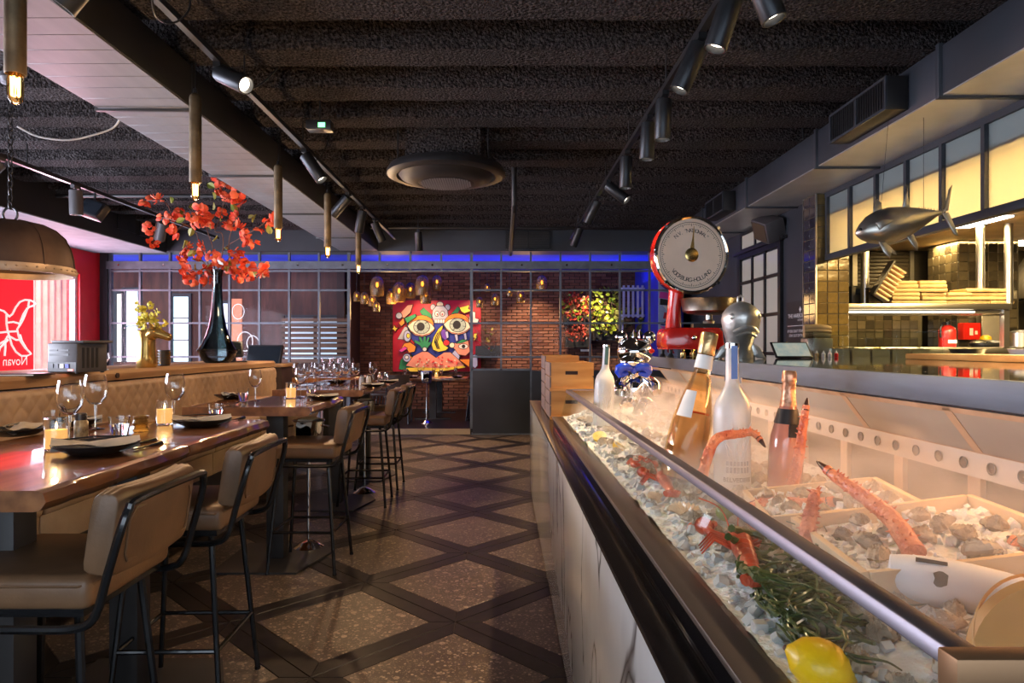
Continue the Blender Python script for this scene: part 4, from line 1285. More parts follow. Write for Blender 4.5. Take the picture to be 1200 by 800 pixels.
BL = [(95,165),(165,160),(195,255),(245,235),(300,230),(350,250),(410,245),(440,300),(360,290),(270,330),(120,320),(135,395),(520,135),(590,150),(610,115),(630,175),(495,50),(545,65),(515,235),(580,300),(600,260),(620,330),(650,380),(690,390),(725,320),(760,285),(785,265),(325,425),(295,475),(375,465),(410,420),(460,465),(320,510),(330,565),(345,610),(440,610),(420,550),(500,510),(560,535),(590,450),(600,480),(660,520),(600,580),(655,580),(740,565),(755,550),(395,225),(430,270),(555,300),(535,150),(640,365),(480,490),(530,520),(575,545)]
LV = [(240,175),(335,200),(270,285),(340,360),(465,385),(550,440),(300,425),(355,410),(330,470),(400,505),(380,545),(445,530),(545,555),(520,275),(460,320),(600,225),(690,285),(785,345),(700,575),(465,215),(480,95),(475,155),(405,570),(665,265),(320,270),(590,520),(300,240),(430,260)]
def dep(u, v): return vyp + .38 * mnoise.noise((u * .035, v * .035, 2.2)) * 1.6
ends = []
for (x, y) in BL:
    u, v = Zp(x, y); Y = dep(u, v)
    p = at(u, v, Y)
    b_o = piece(bls[rnd.randrange(5)], 'blossom', fa, p - fo, (rnd.uniform(0, 6), rnd.uniform(0, 6), rnd.uniform(0, 6)), [rnd.uniform(1.0, 1.5)] * 3)
for (x, y) in LV:
    u, v = Zp(x, y); p = at(u, v, dep(u, v))
    piece(lfm, 'leaf', fa, p - fo, (rnd.uniform(-1.2, 1.2), rnd.uniform(-1.2, 1.2), rnd.uniform(0, 6)), [rnd.uniform(.9, 1.4)] * 3)
for pts in ([(478, 590), (400, 420), (380, 350), (345, 315), (300, 290), (240, 270), (200, 260), (165, 255), (150, 330), (138, 390)], [(240, 240), (215, 185), (170, 165), (100, 165)], [(478, 590), (470, 440), (440, 340), (410, 250), (350, 250), (300, 230)],
            [(478, 590), (520, 460), (520, 350), (480, 335), (500, 280), (515, 235), (530, 140), (500, 55)], [(520, 440), (560, 405), (620, 370), (690, 330), (750, 290), (790, 262)], [(478, 590), (560, 535), (640, 545), (700, 540), (750, 555)], [(478, 590), (430, 545), (350, 560), (335, 600)], [(478, 590), (390, 470), (330, 430), (295, 470)], [(478, 590), (560, 480), (600, 460)], [(555, 470), (558, 380), (580, 300), (600, 255), (620, 180), (590, 150)], [(620, 370), (650, 380), (690, 392)], [(270, 330), (310, 300), (345, 315)], [(478, 590), (600, 560), (655, 580)]):
    pp_ = []
    for x, y in pts:
        u, v = Zp(x, y); pp_.append(at(u, v, vyp if y > 580 else dep(u, v)) - fo)
    pth = smooth_path(pp_, 4)
    part(MB().tube(pth, [.006 - .0035 * i / len(pth) for i in range(len(pth))], 5), 'branch', 'branch', fa)
# gold giraffe vase with yellow blossoms
gx, gy = led(172, 430.5)
gv = thing('giraffe_vase', 'golden giraffe head shaped ceramic vase on the ledge', 'vase', (gx, gy, ZL + .0005)); gv.scale = (LS, LS, LS)
gm = MB().lathe([(.001, 0), (.060, 0), (.066, .01), (.062, .09), (.056, .16), (.06, .215), (.066, .255), (.060, .262), (.052, .215), (.05, .16), (.001, .15)], 24)
part(gm, 'vase_body', 'gold_glaze', gv)
hd = MB().tube(smooth_path([(.03, -.02, .22), (.07, -.025, .245), (.11, -.03, .235), (.16, -.03, .215), (.185, -.03, .205)], 3), [.04, .042, .045, .044, .042, .040, .036, .032, .029, .027, .026, .024, .018], 12)
part(hd, 'giraffe_head', 'gold_glaze', gv)
for s_ in (-1, 1):
    part(MB().tube([(.075, -.03 + s_ * .03, .27), (.07, -.03 + s_ * .05, .295), (.06, -.03 + s_ * .06, .31)], [.012, .010, .002], 6), 'ear', 'gold_glaze', gv)
    part(MB().tube([(.085, -.03 + s_ * .015, .28), (.083, -.03 + s_ * .017, .31)], [.006, .008], 6), 'horn', 'gold_glaze', gv)
yf = thing('yellow_blossoms', 'small bunch of yellow blossoms in the giraffe vase', 'flowers', (gx, gy, ZL + .28))
yfo = wloc(yf); ybl = [blossom_mesh(20 + s, .62, 'yellow_petal', 8) for s in range(3)]
for k in range(26):
    u = 172 + rnd.gauss(0, 9); v = 374 + rnd.gauss(0, 8)
    p = at(u, v, gy + rnd.uniform(-.06, .06)) - yfo
    piece(ybl[k % 3], 'blossom', yf, p, (rnd.uniform(0, 6), rnd.uniform(0, 6), 0))
    if k % 3 == 0:
        part(MB().tube([(0, 0, -.05), p * .5 + Vector((0, 0, .01)), p], .002, 4), 'stem', 'leaf', yf)
x, y = led(192, 428.5)
pcp = thing('patterned_cup', 'dark and gold zigzag patterned cup beside the giraffe vase', 'cup', (x, y, ZL + .0005)); pcp.scale = (LS, LS, LS)
part(MB().lathe([(.001, 0), (.038, 0), (.043, .006), (.043, .12), (.040, .12), (.039, .01), (.001, .008)], 24), 'cup_wall', 'plastic_black', pcp)
zg = MB()
for r_ in range(5):
    zg.tube([(.0435 * math.cos(a * PI / 16), .0435 * math.sin(a * PI / 16), .016 + r_ * .021 + (.010 if a % 2 else -.004)) for a in range(32)], .003, 4, closed=True)
part(zg, 'zigzag_pattern', 'gold_glaze', pcp)
# projector-like box
x, y = led(72, 438)
pj = thing('amplifier_box', 'small dark grey electronic box with sockets and red light on the ledge', 'electronic box', (x + .02, y + .13, ZL + .0005), R(-14)); pj.scale = (LS, LS, LS)
part(MB().box(-.115, .085, -.09, .11, .006, .165), 'housing', 'plastic_grey', pj, bevel=.008)
part(MB().box(-.105, .11, -.075, .125, .165, .18), 'lid', 'plastic_grey', pj, bevel=.005)
for k, (a, b) in enumerate(((-.10, -.045), (-.03, .03))):
    part(MB().box(a, b, -.092, -.089, .122, .130), 'slot', 'plastic_black', pj)
part(MB().box(-.10, .03, -.092, -.089, .096, .108), 'slot', 'plastic_black', pj)
part(MB().box(-.11, .08, -.0925, -.0905, .012, .062), 'socket_panel', 'plastic_black', pj)
for k, m_ in enumerate(('dark_metal', 'dark_metal', 'porcelain', 'blue_plug')):
    part(MB().box(-.095 + k * .035, -.07 + k * .035, -.096, -.0925, .03, .052), 'socket', m_, pj)
part(MB().box(.03, .06, -.096, -.0925, .016, .024), 'red_light', 'led_red', pj)
for k in range(4):
    part(MB().box(.0855, .088, -.06 + k * .03, -.045 + k * .03, .03, .14), 'side_vent', 'plastic_black', pj)
for sx in (-.1, .07):
    for sy in (-.075, .09):
        part(MB().cyl((sx, sy, 0), (sx, sy, .007), .01, n=8), 'foot', 'plastic_black', pj)
x, y = led(22, 440)
bkf = thing('folder', 'flat black and white folder lying on the ledge under the bird drawing', 'folder', (x, y, ZL + .0005), R(5))
part(MB().box(-.14, .14, -.1, .1, 0, .012), 'cover', 'plastic_black', bkf, bevel=.002)
part(MB().box(-.135, .135, -.104, .095, .003, .009), 'pages', 'porcelain', bkf)
for i, (u, v, lab) in enumerate(((124, 433, 'empty wine glass standing on the ledge near the red window'),)):
    x, y = led(u, v)
    place_glass(x, y, lab, .55, ZL)
for i, (u, v) in enumerate(((114, 433), (104, 434))):
    x, y = led(u, v)
    cu_ = thing('small_cup', ('small white cup on the ledge beside the wine glass', 'small brown figured cup beside the electronic box')[i], 'cup', (x, y, ZL + .0005))
    part(MB().lathe([(.001, 0), (.022, 0), (.03, .03), (.032, .04), (.029, .04), (.02, .005), (.001, .004)], 16), 'cup_wall', 'porcelain' if i == 0 else 'pattern_cup', cu_)
    part(MB().lathe([(.001, .030), (.027, .0302)], 16), 'cup_filling', 'wax' if i else 'linen', cu_)
# point of sale monitors past the ledge end
def monitor(u, v, Y, rz, lab, w_=.34, h_=.24):
    p = at(u, v, Y)
    m_ = thing('till_monitor', lab, 'monitor', (p.x, p.y, ZL + .0005 if Y < 7.5 else 1.18), rz)
    zb = p.z - m_.location.z
    part(MB().box(-w_ / 2, w_ / 2, -.02, .02, -h_ / 2, h_ / 2).tr(Matrix.Translation((0, 0, zb)) @ Matrix.Rotation(R(-18), 4, 'X')), 'housing', 'plastic_black', m_, bevel=.008)
    part(MB().box(-w_ / 2 + .02, w_ / 2 - .02, -.0215, -.0205, -h_ / 2 + .02, h_ / 2 - .02).tr(Matrix.Translation((0, 0, zb)) @ Matrix.Rotation(R(-18), 4, 'X')), 'display', 'screen', m_)
    part(MB().tube([(0, .03, zb), (0, .06, .05), (0, .03, .012)], .022, 8), 'neck', 'plastic_black', m_)
    part(MB().box(-.11, .11, -.08, .10, 0, .014), 'base', 'plastic_black', m_, bevel=.004)
monitor(275, 409, 7.0, R(30), 'small black till monitor just behind the tall vase', .16, .17)
tlst = thing('till_stand', 'wooden till stand at the end of the banquette', 'stand', (-2.93, 8.15, 0))
part(MB().box(-.35, .35, -.28, .28, 0, 1.14), 'stand_body', 'vestibule_dark', tlst, bevel=.01)
part(MB().box(-.37, .37, -.30, .30, 1.14, 1.18), 'stand_top', 'ledge_wood', tlst, bevel=.005)
monitor(310, 416, 8.1, R(-12), 'wide black till monitor on the wooden stand', .46, .25)
# ================================================================== painting on the brick wall
YPt = 13.945
def pm(x, y): return ((440 + x / 7.27 - VU) * YPt / FPX, CAMZ - (340 + y / 7.27 - VV) * YPt / FPX)
ptg = thing('painting', 'large red cartoon painting with two big eyes and bananas', 'painting', ((512 - VU) * YPt / FPX, YPt, .87))
x0, z1 = pm(148, 85); x1, z0 = pm(898, 692)
part(MB().box(x0, x1, YPt, YPt + .035, z0, z1), 'canvas', 'art_red', ptg, W=True, bevel=.004)
_lay = [0]
def shape(poly, m, nm, out=True):
    _lay[0] += 1
    d = .0012 * _lay[0]
    pts = [pm(x, y) for x, y in poly]
    if out:
        cx = sum(p[0] for p in pts) / len(pts); cz = sum(p[1] for p in pts) / len(pts)
        ol = []
        for p in pts:
            v = Vector((p[0] - cx, p[1] - cz)); L = v.length
            v = v * ((L + .014) / max(L, 1e-3)); ol.append((cx + v.x, cz + v.y))
        part(MB().prism(ol, YPt - d + .0004, YPt, lambda p, q, a: (p, a, q)), 'outline', 'art_black', ptg, W=True, smooth=False)
    return part(MB().prism(pts, YPt - d - .0003, YPt, lambda p, q, a: (p, a, q)), nm, m, ptg, W=True, smooth=False)
def oval(cx, cy, rx, ry, n=24, a0=0, a1=2 * PI):
    return [(cx + rx * math.cos(a0 + (a1 - a0) * i / n), cy + ry * math.sin(a0 + (a1 - a0) * i / n)) for i in range(n)]
shape([(300, 690), (200, 670), (215, 600), (260, 540), (330, 560)], 'art_green', 'bird_body')
shape([(190, 415), (250, 310), (300, 330), (270, 420)], 'art_grey', 'fin')
shape([(270, 290), (330, 260), (780, 260), (820, 330), (800, 420), (720, 470), (690, 570), (330, 590), (300, 520), (340, 450), (290, 390)], 'art_blue', 'face_patch')
shape([(380, 180), (410, 150), (470, 200), (480, 240), (400, 210)], 'art_green', 'leaf_shape')
shape([(640, 210), (700, 140), (720, 160), (690, 210)], 'art_green', 'leaf_shape')
shape([(440, 140), (480, 110), (520, 180), (490, 210)], 'art_bred', 'ear_patch', False)
shape(oval(490, 145, 20, 24), 'art_grey', 'bear_ear'); shape(oval(615, 145, 20, 24), 'art_grey', 'bear_ear')
shape(oval(550, 120, 26, 20), 'art_cream', 'bear_cap')
shape([(490, 170), (520, 135), (580, 135), (612, 170), (618, 220), (600, 265), (500, 265), (485, 220)], 'art_grey', 'bear_face')
shape(oval(525, 200, 15, 20), 'art_white', 'bear_eye'); shape(oval(572, 200, 15, 20), 'art_white', 'bear_eye')
shape(oval(528, 205, 6, 10), 'art_bred', 'pupil', False); shape(oval(570, 205, 6, 10), 'art_bred', 'pupil', False)
for k in range(4): shape([(505 + k * 23, 250), (525 + k * 23, 250), (525 + k * 23, 278), (505 + k * 23, 278)], 'art_white', 'tooth')
def eye(cx, cy, s=1):
    lid = [(cx - 105 * s, cy + 20)] + oval(cx, cy - 20, 105, 75, 14, PI, 2 * PI) + [(cx + 105, cy + 20)]
    shape(lid, 'art_orange', 'eyelid')
    shape([(cx - 105, cy + 15)] + oval(cx, cy - 8, 95, 52, 12, PI, 2 * PI) + [(cx + 105, cy + 15)], 'art_bred', 'lid_edge', False)
    alm = [(cx - 112, cy - 5), (cx - 70, cy - 42), (cx - 20, cy - 55), (cx + 40, cy - 50), (cx + 90, cy - 20), (cx + 115, cy + 15), (cx + 70, cy + 55), (cx + 10, cy + 72), (cx - 50, cy + 60), (cx - 90, cy + 30)]
    shape([(x, y + 10) for x, y in alm[4:]] + [alm[0]], 'art_salmon', 'lower_lid')
    shape(alm, 'art_cream', 'eye_white')
    shape(oval(cx + 5, cy + 2, 66, 56), 'art_sage', 'iris')
    shape(oval(cx - 3, cy, 34, 36), 'art_black', 'pupil', False)
    for k in range(6):
        a = k * PI / 3 + .2
        p, q = (cx + 5 + 40 * math.cos(a), cy + 38 * math.sin(a)), (cx + 5 + 66 * math.cos(a), cy + 2 + 56 * math.sin(a))
        shape([(p[0], p[1]), (q[0], q[1]), (q[0] + 4, q[1] + 4), (p[0] + 4, p[1] + 4)], 'art_black', 'iris_line', False)
eye(390, 310); eye(697, 295)
shape([(575, 300), (540, 330), (500, 400), (482, 460), (495, 505), (540, 522), (600, 510), (620, 490), (590, 470), (565, 430), (555, 380)], 'art_yellow', 'banana')
for k in range(3):
    shape([(566 - k * 18, 330 + k * 15), (545 - k * 18, 380 + k * 12), (525 - k * 12, 440), (545 - k * 10, 500), (553 - k * 10, 500), (533 - k * 10, 440), (553 - k * 18, 380 + k * 12), (572 - k * 18, 334 + k * 15)], 'art_black', 'banana_line', False)
shape([(575, 330), (605, 345), (620, 390), (600, 430), (570, 400), (560, 360)], 'art_purple', 'tongue_shape')
shape(oval(606, 447, 24, 22), 'art_bred', 'cherry')
shape([(400, 495), (385, 470), (335, 440), (340, 425), (390, 445), (372, 400), (388, 398), (410, 440), (415, 395), (430, 395), (430, 440), (450, 400), (462, 405), (448, 445), (475, 440), (470, 460), (440, 495)], 'art_green', 'hand')
shape(oval(422, 502, 16, 16, 12), 'art_white', 'ring')
for (x, y) in ((610, 375), (690, 400), (765, 390)):
    shape([(x - 12, y - 20), (x + 8, y - 24), (x + 14, y + 26), (x, y + 34)], 'art_lilac', 'drop')
shape(oval(275, 390, 28, 45), 'art_lilac', 'small_face'); shape(oval(283, 388, 12, 18), 'art_yellow', 'small_eye')
shape([(250, 455), (300, 445), (345, 480), (335, 520), (290, 530), (275, 500), (230, 490)], 'art_orange', 'duck_bill')
shape([(205, 515), (250, 480), (275, 495), (230, 525)], 'art_magenta', 'tongue', True)
shape(oval(272, 575, 32, 32), 'art_lilac', 'parrot_head'); shape(oval(270, 570, 14, 14), 'art_white', 'parrot_eye'); shape([(300, 560), (330, 580), (305, 602)], 'art_orange', 'beak')
shape([(200, 215), (280, 130), (320, 125), (300, 190), (250, 235)], 'art_salmon', 'arm_shape'); shape(oval(205, 218, 24, 24), 'art_grey', 'fist')
shape([(255, 240), (340, 205), (350, 225), (275, 280)], 'art_green', 'stripe'); shape([(205, 280), (245, 240), (250, 280), (225, 305)], 'art_orange', 'feather')
shape([(165, 300), (175, 320), (195, 325), (178, 335), (175, 350), (163, 335), (148, 330), (160, 318)], 'art_yellow', 'star')
shape([(720, 150), (800, 130), (790, 160), (815, 175), (760, 195), (735, 180)], 'art_yellow', 'zigzag')
shape([(810, 180), (850, 190), (850, 240), (880, 250), (870, 280), (800, 275)], 'art_white', 'ghost_shape')
shape([(845, 370), (868, 370), (855, 395), (866, 398), (838, 432), (846, 405), (832, 402)], 'art_yellow', 'lightning')
shape([(640, 470), (665, 450), (720, 455), (790, 430), (805, 520), (770, 555), (710, 545), (680, 500)], 'art_salmon', 'cyclops_face'); shape(oval(750, 478, 38, 20), 'art_white', 'cyclops_eye'); shape(oval(752, 478, 16, 16), 'art_black', 'pupil', False)
shape([(690, 455), (740, 420), (790, 430), (740, 445)], 'art_green', 'brow'); shape(oval(655, 468, 20, 20), 'art_cream', 'ear')
shape([(655, 540), (680, 510), (720, 560), (710, 590), (680, 570)], 'art_lilac', 'collar')
shape([(265, 640), (330, 560), (400, 525), (450, 525), (520, 575), (590, 530), (640, 530), (720, 600), (760, 640), (650, 665), (400, 670)], 'art_salmon', 'lips')
shape([(270, 660), (400, 655), (560, 665), (750, 640), (770, 655), (560, 690), (300, 690)], 'art_yellow', 'lower_lip')
for k in range(46):
    x, y = random.uniform(340, 700), random.uniform(560, 650)
    if y > 540 + abs(x - 520) * .12 + 14: shape([(x, y), (x + 12, y + 4), (x + 10, y + 12), (x - 2, y + 8)], 'art_bred' if k % 3 else 'art_cream', 'fleck', False)
shape([(720, 590), (805, 585), (800, 650)], 'art_orange', 'ribbon')
shape([(820, 560), (870, 540), (870, 640), (850, 660), (825, 640)], 'art_lilac', 'claw')

# ================================================================== amber glass pendants
def amber(u, v, s, Y, lab):
    p = at(u, v, Y)
    t = thing('glass_pendant', lab, 'pendant lamp', p, 0, 'amber glass pendants in the back dining room')
    part(MB().lathe([(.10 * s, -.16 * s), (.115 * s, -.06 * s), (.11 * s, .04 * s), (.085 * s, .11 * s), (.05 * s, .145 * s), (.015, .155 * s), (.012, .15 * s), (.045 * s, .138 * s), (.08 * s, .105 * s), (.105 * s, .04 * s), (.11 * s, -.06 * s), (.095 * s, -.16 * s)], 20), 'glass_shade', 'amber_glass', t)
    part(MB().cyl((0, 0, .14 * s), (0, 0, 2.925 - p.z), .005, n=5), 'cord', 'plastic_black', t)
    part(MB().cyl((0, 0, .15 * s), (0, 0, .07 * s), .016, n=8), 'socket', 'dark_metal', t)
    part(MB().ell((0, 0, .02 * s), (.022 * s, .022 * s, .042 * s), 10, 6), 'bulb', 'filament_dim', t)
AM = [(442, 335, 1.15), (467.7, 342, 1.15), (459, 347, .9), (481, 340, .9), (495, 334, 1.15), (499, 346, .95), (512, 331, .85), (436, 352, .7), (441, 359, .6), (427, 349, .7), (418, 347, .6), (635, 332, .95), (610, 347, .7), (597, 342, .5), (580, 351, .7), (571, 337, .5), (562, 354, .6)]
ALAB = ['cluster over the open doorway, large and highest at the brick', 'cluster above the painting corner, large', 'small one tucked under a large neighbour', 'medium one above the painting', 'large one hanging highest over the painting', 'medium one just over the painting top edge', 'small high one over the painting', 'low small one by the bare brick', 'lowest small one by the bare brick', 'small one by the grid doorway', 'small one closest to the doorway bar', 'large lone one behind the grid panes', 'small one behind the grid panes', 'tiny far one behind the grid panes', 'low one beside the painting edge', 'tiny one above the painting edge', 'small low one right of the painting bar']
for i, (u, v, s) in enumerate(AM):
    amber(u, v, s, 12.3 + .12 * (i % 4), 'amber glass pendant, ' + ALAB[i].replace('right of', 'beyond'))
point('amber_cluster_glow', (-2.0, 12.4, 2.1), 16, (1.0, .55, .2), .2)
point('amber_cluster_glow', (.4, 12.4, 2.1), 10, (1.0, .55, .2), .2)

# ================================================================== back table, chairs
bt = thing('dining_table', 'dark wooden dining table below the painting in the back room', 'table', (-1.25, 12.7, .085))
part(MB().box(-.75, .62, -.9, .9, .69, .735), 'tabletop', 'table_wood', bt, bevel=.006)
for y in (-.6, .6):
    part(MB().box(-.06, .06, y - .06, y + .06, .02, .69), 'leg', 'post_dark', bt)
    part(MB().box(-.32, .32, y - .08, y + .08, 0, .02), 'foot_plate', 'post_dark', bt)
def make_chair():
    c = thing('dining_chair', '', 'chair', (0, 0, 0), 0, 'black dining chairs in the back room')
    part(MB().box(-.21, .21, -.21, .21, .43, .48), 'seat', 'leather_dark', c, bevel=.015)
    vs_, fs = [], []
    for i in range(9):
        t = -1 + i / 4
        for (dx, z) in ((0, .58), (.035, .82), (.055, .82), (.02, .58)):
            vs_.append((.17 + dx - .06 * t * t, t * .21, z))
    for i in range(8):
        for k in range(4):
            fs.append((i * 4 + k, i * 4 + (k + 1) % 4, (i + 1) * 4 + (k + 1) % 4, (i + 1) * 4 + k))
    fs += [(3, 2, 1, 0), (32, 33, 34, 35)]
    part(MB().add(vs_, fs), 'backrest', 'leather_dark', c)
    for s in (-1, 1):
        part(MB().tube([(-.17, s * .18, .44), (-.22, s * .2, 0)], .013, 7), 'leg', 'steel_black', c)
        part(MB().tube([(.19, s * .17, .62), (.16, s * .18, .44), (.22, s * .2, 0)], .013, 7), 'leg', 'steel_black', c)
        part(MB().tube([(-.2, s * .19, .012), (.2, s * .19, .012)], .010, 6), 'sled_bar', 'steel_black', c)
    return c
ch = make_chair()
for i, (x, y, rz, lab) in enumerate(((-.42, 12.0, 0, 'black dining chair at the near end of the back table, aisle side'), (-.42, 12.65, 0, 'black dining chair at the middle of the back table'), (-.42, 13.3, 0, 'black dining chair at the back table closest to the brick'), (-2.1, 12.0, PI, 'black dining chair on the doorway side of the back table'), (-2.1, 12.7, PI, 'black dining chair on the doorway side, further back'), (-1.78, 11.5, -PI / 2, 'black dining chair with its back to the step'))):
    o = ch if i == 0 else copy_tree(ch)
    o.location = (x, y, .085); o.rotation_euler = (0, 0, rz); o['label'] = lab
bs = bucket_stand((500 - VU) * 11.4 / FPX, 11.4, 'silver wine cooler on a stand in front of the back table')
bs.location.z = .085
for i, (x, y) in enumerate(((-1.75, 12.1), (-1.5, 12.2), (-1.1, 12.1), (-.85, 12.3), (-1.3, 12.7), (-.9, 12.9))):
    place_glass(x, y, 'wine glass on the dining table below the painting', .85, .82)
for i, (x, y) in enumerate(((-1.6, 12.05), (-.8, 12.05))):
    place_plate(x, y, ('black plate with napkin on the back table, doorway side', 'black plate with napkin on the back table, aisle side')[i], 0, .9, .82)
place_candle(-1.2, 12.2, 'lit candle jar on the dining table below the painting', .9, .82)

# ================================================================== plants, blue corner
lf2 = leaf_mesh(.13, .05)
def wall_plant(name, lab, u0, u1, v0, v1, n, meshes, Yp=13.75, sc=(.7, 1.3)):
    p0 = at((u0 + u1) / 2, v1, Yp)
    t = thing(name, lab, 'wall plant', p0)
    r2 = random.Random(u0)
    for k in range(n):
        a, b = r2.random(), r2.random()
        u = u0 + (u1 - u0) * (a + .0 * b); v = v0 + (v1 - v0) * b
        if ((a - .5) / .5) ** 2 + ((b - .5) / .5) ** 2 > 1.1: continue
        piece(meshes[k % len(meshes)], 'leaf', t, at(u, v, Yp + r2.uniform(-.25, .12)) - p0, (r2.uniform(-1.5, 1.5), r2.uniform(-1.5, 1.5), r2.uniform(0, 6)), [r2.uniform(*sc)] * 3)
    part(MB().box(-.25, .25, .0, .18, -.08, .12), 'planter', 'plastic_black', t)
    for k in range(6):
        part(MB().tube([(0, .1, .05), (r2.uniform(-.3, .3), 0, .3), (r2.uniform(-.5, .5), -.1, .7)], .006, 5), 'stem', 'branch', t)
rand_mat('ivy_leaf', [(.10, .20, .02), (.35, .40, .03), (.06, .13, .02), (.45, .45, .05)], rough=.45)
rand_mat('red_leaf', [(.45, .03, .02), (.65, .08, .05), (.25, .05, .03)], rough=.5)
ivm = leaf_mesh(.085, .032, 'ivy_leaf'); rdm = leaf_mesh(.075, .026, 'red_leaf')
wall_plant('hanging_ivy', 'bright green wall plant lit in front of the brick', 690, 728, 338, 394, 290, [ivm])
wall_plant('hanging_ivy', 'green and red trailing plant high on the brick wall', 658, 692, 342, 376, 200, [rdm, ivm, rdm])
wall_plant('hanging_ivy', 'pinkish red flowering wall plant lower on the brick', 664, 690, 380, 402, 120, [rdm], sc=(.5, .9))
wall_plant('hanging_ivy', 'dark leafy plant beside the blue wall', 722, 765, 362, 396, 90, [lf2], 13.3)
wall_plant('hanging_ivy', 'dim dry wall plant beside the painting', 563, 580, 385, 412, 40, [rdm, lf2], sc=(.4, .7))
spot('plant_spot', (1.9, 12.6, 2.8), (1.95, 13.75, 1.9), 90, (1.0, .95, .55), 50, .7)
ws = thing('white_slat_rack', 'white slatted rack in the blue corner behind the grid', 'slat rack', at(748, 372, 13.0))
for k in range(7):
    part(MB().box(-.30 + k * .09, -.26 + k * .09, -.015, .015, .0, .62 - .0 * k), 'slat', 'art_grey', ws)
part(MB().box(-.33, .33, .016, .03, .02, .06), 'rail', 'white_plaster', ws)
part(MB().box(-.33, .33, .016, .03, .54, .58), 'rail', 'white_plaster', ws)
part(MB().cyl((-.3, .024, 0), (-.3, .024, -.6), .02, n=8).cyl((.3, .024, 0), (.3, .024, -.6), .02, n=8), 'post', 'white_plaster', ws)
# colourful poster behind the scale
ps = thing('poster', 'colourful graffiti poster behind the red scale', 'poster', at(783, 420, 10.9))
part(MB().box(-.16, .16, 0, .01, 0, 1.5), 'poster_board', 'art_lilac', ps)
for k in range(12):
    part(MB().prism([(random.uniform(-.15, 0), .1 + k * .11), (random.uniform(.02, .15), .08 + k * .11), (random.uniform(.02, .15), .17 + k * .11), (random.uniform(-.15, 0), .2 + k * .11)], -.001 - k * .0003, 0, lambda p, q, a: (p, a, q)), 'graffiti_patch', ['art_red', 'art_white', 'art_black', 'art_magenta', 'art_blue'][k % 5], ps)
ft = part(MB().box(-.16, .16, -.02, .02, .085 - at(783, 420, 10.9).z, 0), 'poster_stand', 'steel_black', ps)
# ================================================================== kitchen shell
XF = 3.11
struct('wall_kitchen_back', MB().box(3.26, 7.9, 8.6, 8.75, 0, 3.3), 'kitchen_dark', 'dark back wall of the open kitchen')
kc = struct('ceiling_kitchen', MB().box(XF + .06, 7.9, -2.4, 8.6, 2.60, 2.66), 'kitchen_ceiling', 'warm lit ceiling of the open kitchen')
struct('wall_above_kitchen', MB().box(XF + .05, 7.9, 6.76, 8.6, 2.66, 3.3), 'slate_paint', 'dark wall strip above the kitchen ceiling')
# transom: frame, mullions and frosted panes along the kitchen front
tr_ = thing('transom_glazing', 'row of frosted glowing transom panes above the kitchen opening', 'glazing', (XF, 3, 2.2))
YT0, YT1 = .6, 6.47
part(MB().box(XF - .02, XF + .05, -2.4, YT1, 2.205, 2.262), 'lower_rail', 'slate_paint', tr_, W=True, bevel=.003)
part(MB().box(XF - .02, XF + .05, -2.4, YT1, 2.806, ZS - .003), 'upper_rail', 'slate_paint', tr_, W=True)
ym = [6.44 - .42 * k for k in range(21) if 6.44 - .42 * k > -2.3]
for y in ym:
    part(MB().box(XF - .022, XF + .045, y - .017, y + .017, 2.262, 2.806), 'mullion', 'slate_paint', tr_, W=True)
for k in range(len(ym) - 1):
    part(MB().box(XF + .008, XF + .016, ym[k + 1] + .017, ym[k] - .017, 2.262, 2.806), 'frosted_pane', 'frosted', tr_, W=True, smooth=False)
# tiled pier
pier = thing('tiled_pier', 'pier clad in glossy gold and dark square tiles at the kitchen corner', 'pier', (3.17, 6.6, 0))
part(MB().box(3.018, 3.332, 6.488, 6.748, 0, ZS - .004), 'pier_core', 'tile_grout', pier, W=True)
TS = .1045
tm = mesh_of(MB().box(-TS / 2 + .003, TS / 2 - .003, -.004, .006, -TS / 2 + .003, TS / 2 - .003), 'tile', .0025, 1); tm.materials.append(M['gold_tile'])
tmd = mesh_of(MB().box(-TS / 2 + .003, TS / 2 - .003, -.004, .006, -TS / 2 + .003, TS / 2 - .003), 'tile', .0025, 1); tmd.materials.append(M['dark_tile'])
po = wloc(pier)
for r_ in range(17):
    z = 1.12 + r_ * TS
    if z > ZS - .06: break
    for c_ in range(3):
        piece(tm, 'tile', pier, Vector((3.018 + TS / 2 + c_ * TS, 6.484, z)) - po, (random.uniform(-.012, .012), 0, random.uniform(-.012, .012)))
    for c_ in range(2):
        piece(tmd, 'tile', pier, Vector((3.014, 6.488 + .065 + c_ * .126, z)) - po, (0, 0, R(-90)), (1.2, 1, 1))
part(MB().box(3.006, 3.020, 6.474, 6.488, 0, ZS - .004), 'edge_trim', 'steel', pier, W=True)
part(MB().box(3.006, 3.018, 6.744, 6.754, 0, ZS - .004), 'edge_trim', 'steel', pier, W=True)
# glazed door in the slate wall
door = struct('door_1', MB().box(3.07, 3.109, 7.46, 8.80, 0, .08).box(3.07, 3.109, 7.46, 7.53, .08, 2.56).box(3.07, 3.109, 8.73, 8.80, .08, 2.56).box(3.07, 3.109, 7.53, 8.73, 2.50, 2.56), 'steel_black', 'tall black steel door with frosted glass panes')
frosted('frosted_door', (.60, .62, .52), .1)
dy = [7.53 + 1.2 * k / 3 for k in range(4)]; dz = [.08, .9, 1.30, 1.75, 2.19, 2.50]
for y in dy[1:-1]: part(MB().box(3.075, 3.105, y - .022, y + .022, .08, 2.5), 'glazing_bar', 'steel_black', door)
for z in dz[1:-1]: part(MB().box(3.075, 3.105, 7.53, 8.73, z - .02, z + .02), 'glazing_bar', 'steel_black', door)
for i in range(3):
    for j in range(5):
        part(MB().box(3.095, 3.1, dy[i] + .022, dy[i + 1] - .022, dz[j] + .02, dz[j + 1] - .02), 'pane', 'frosted_door', door, smooth=False)
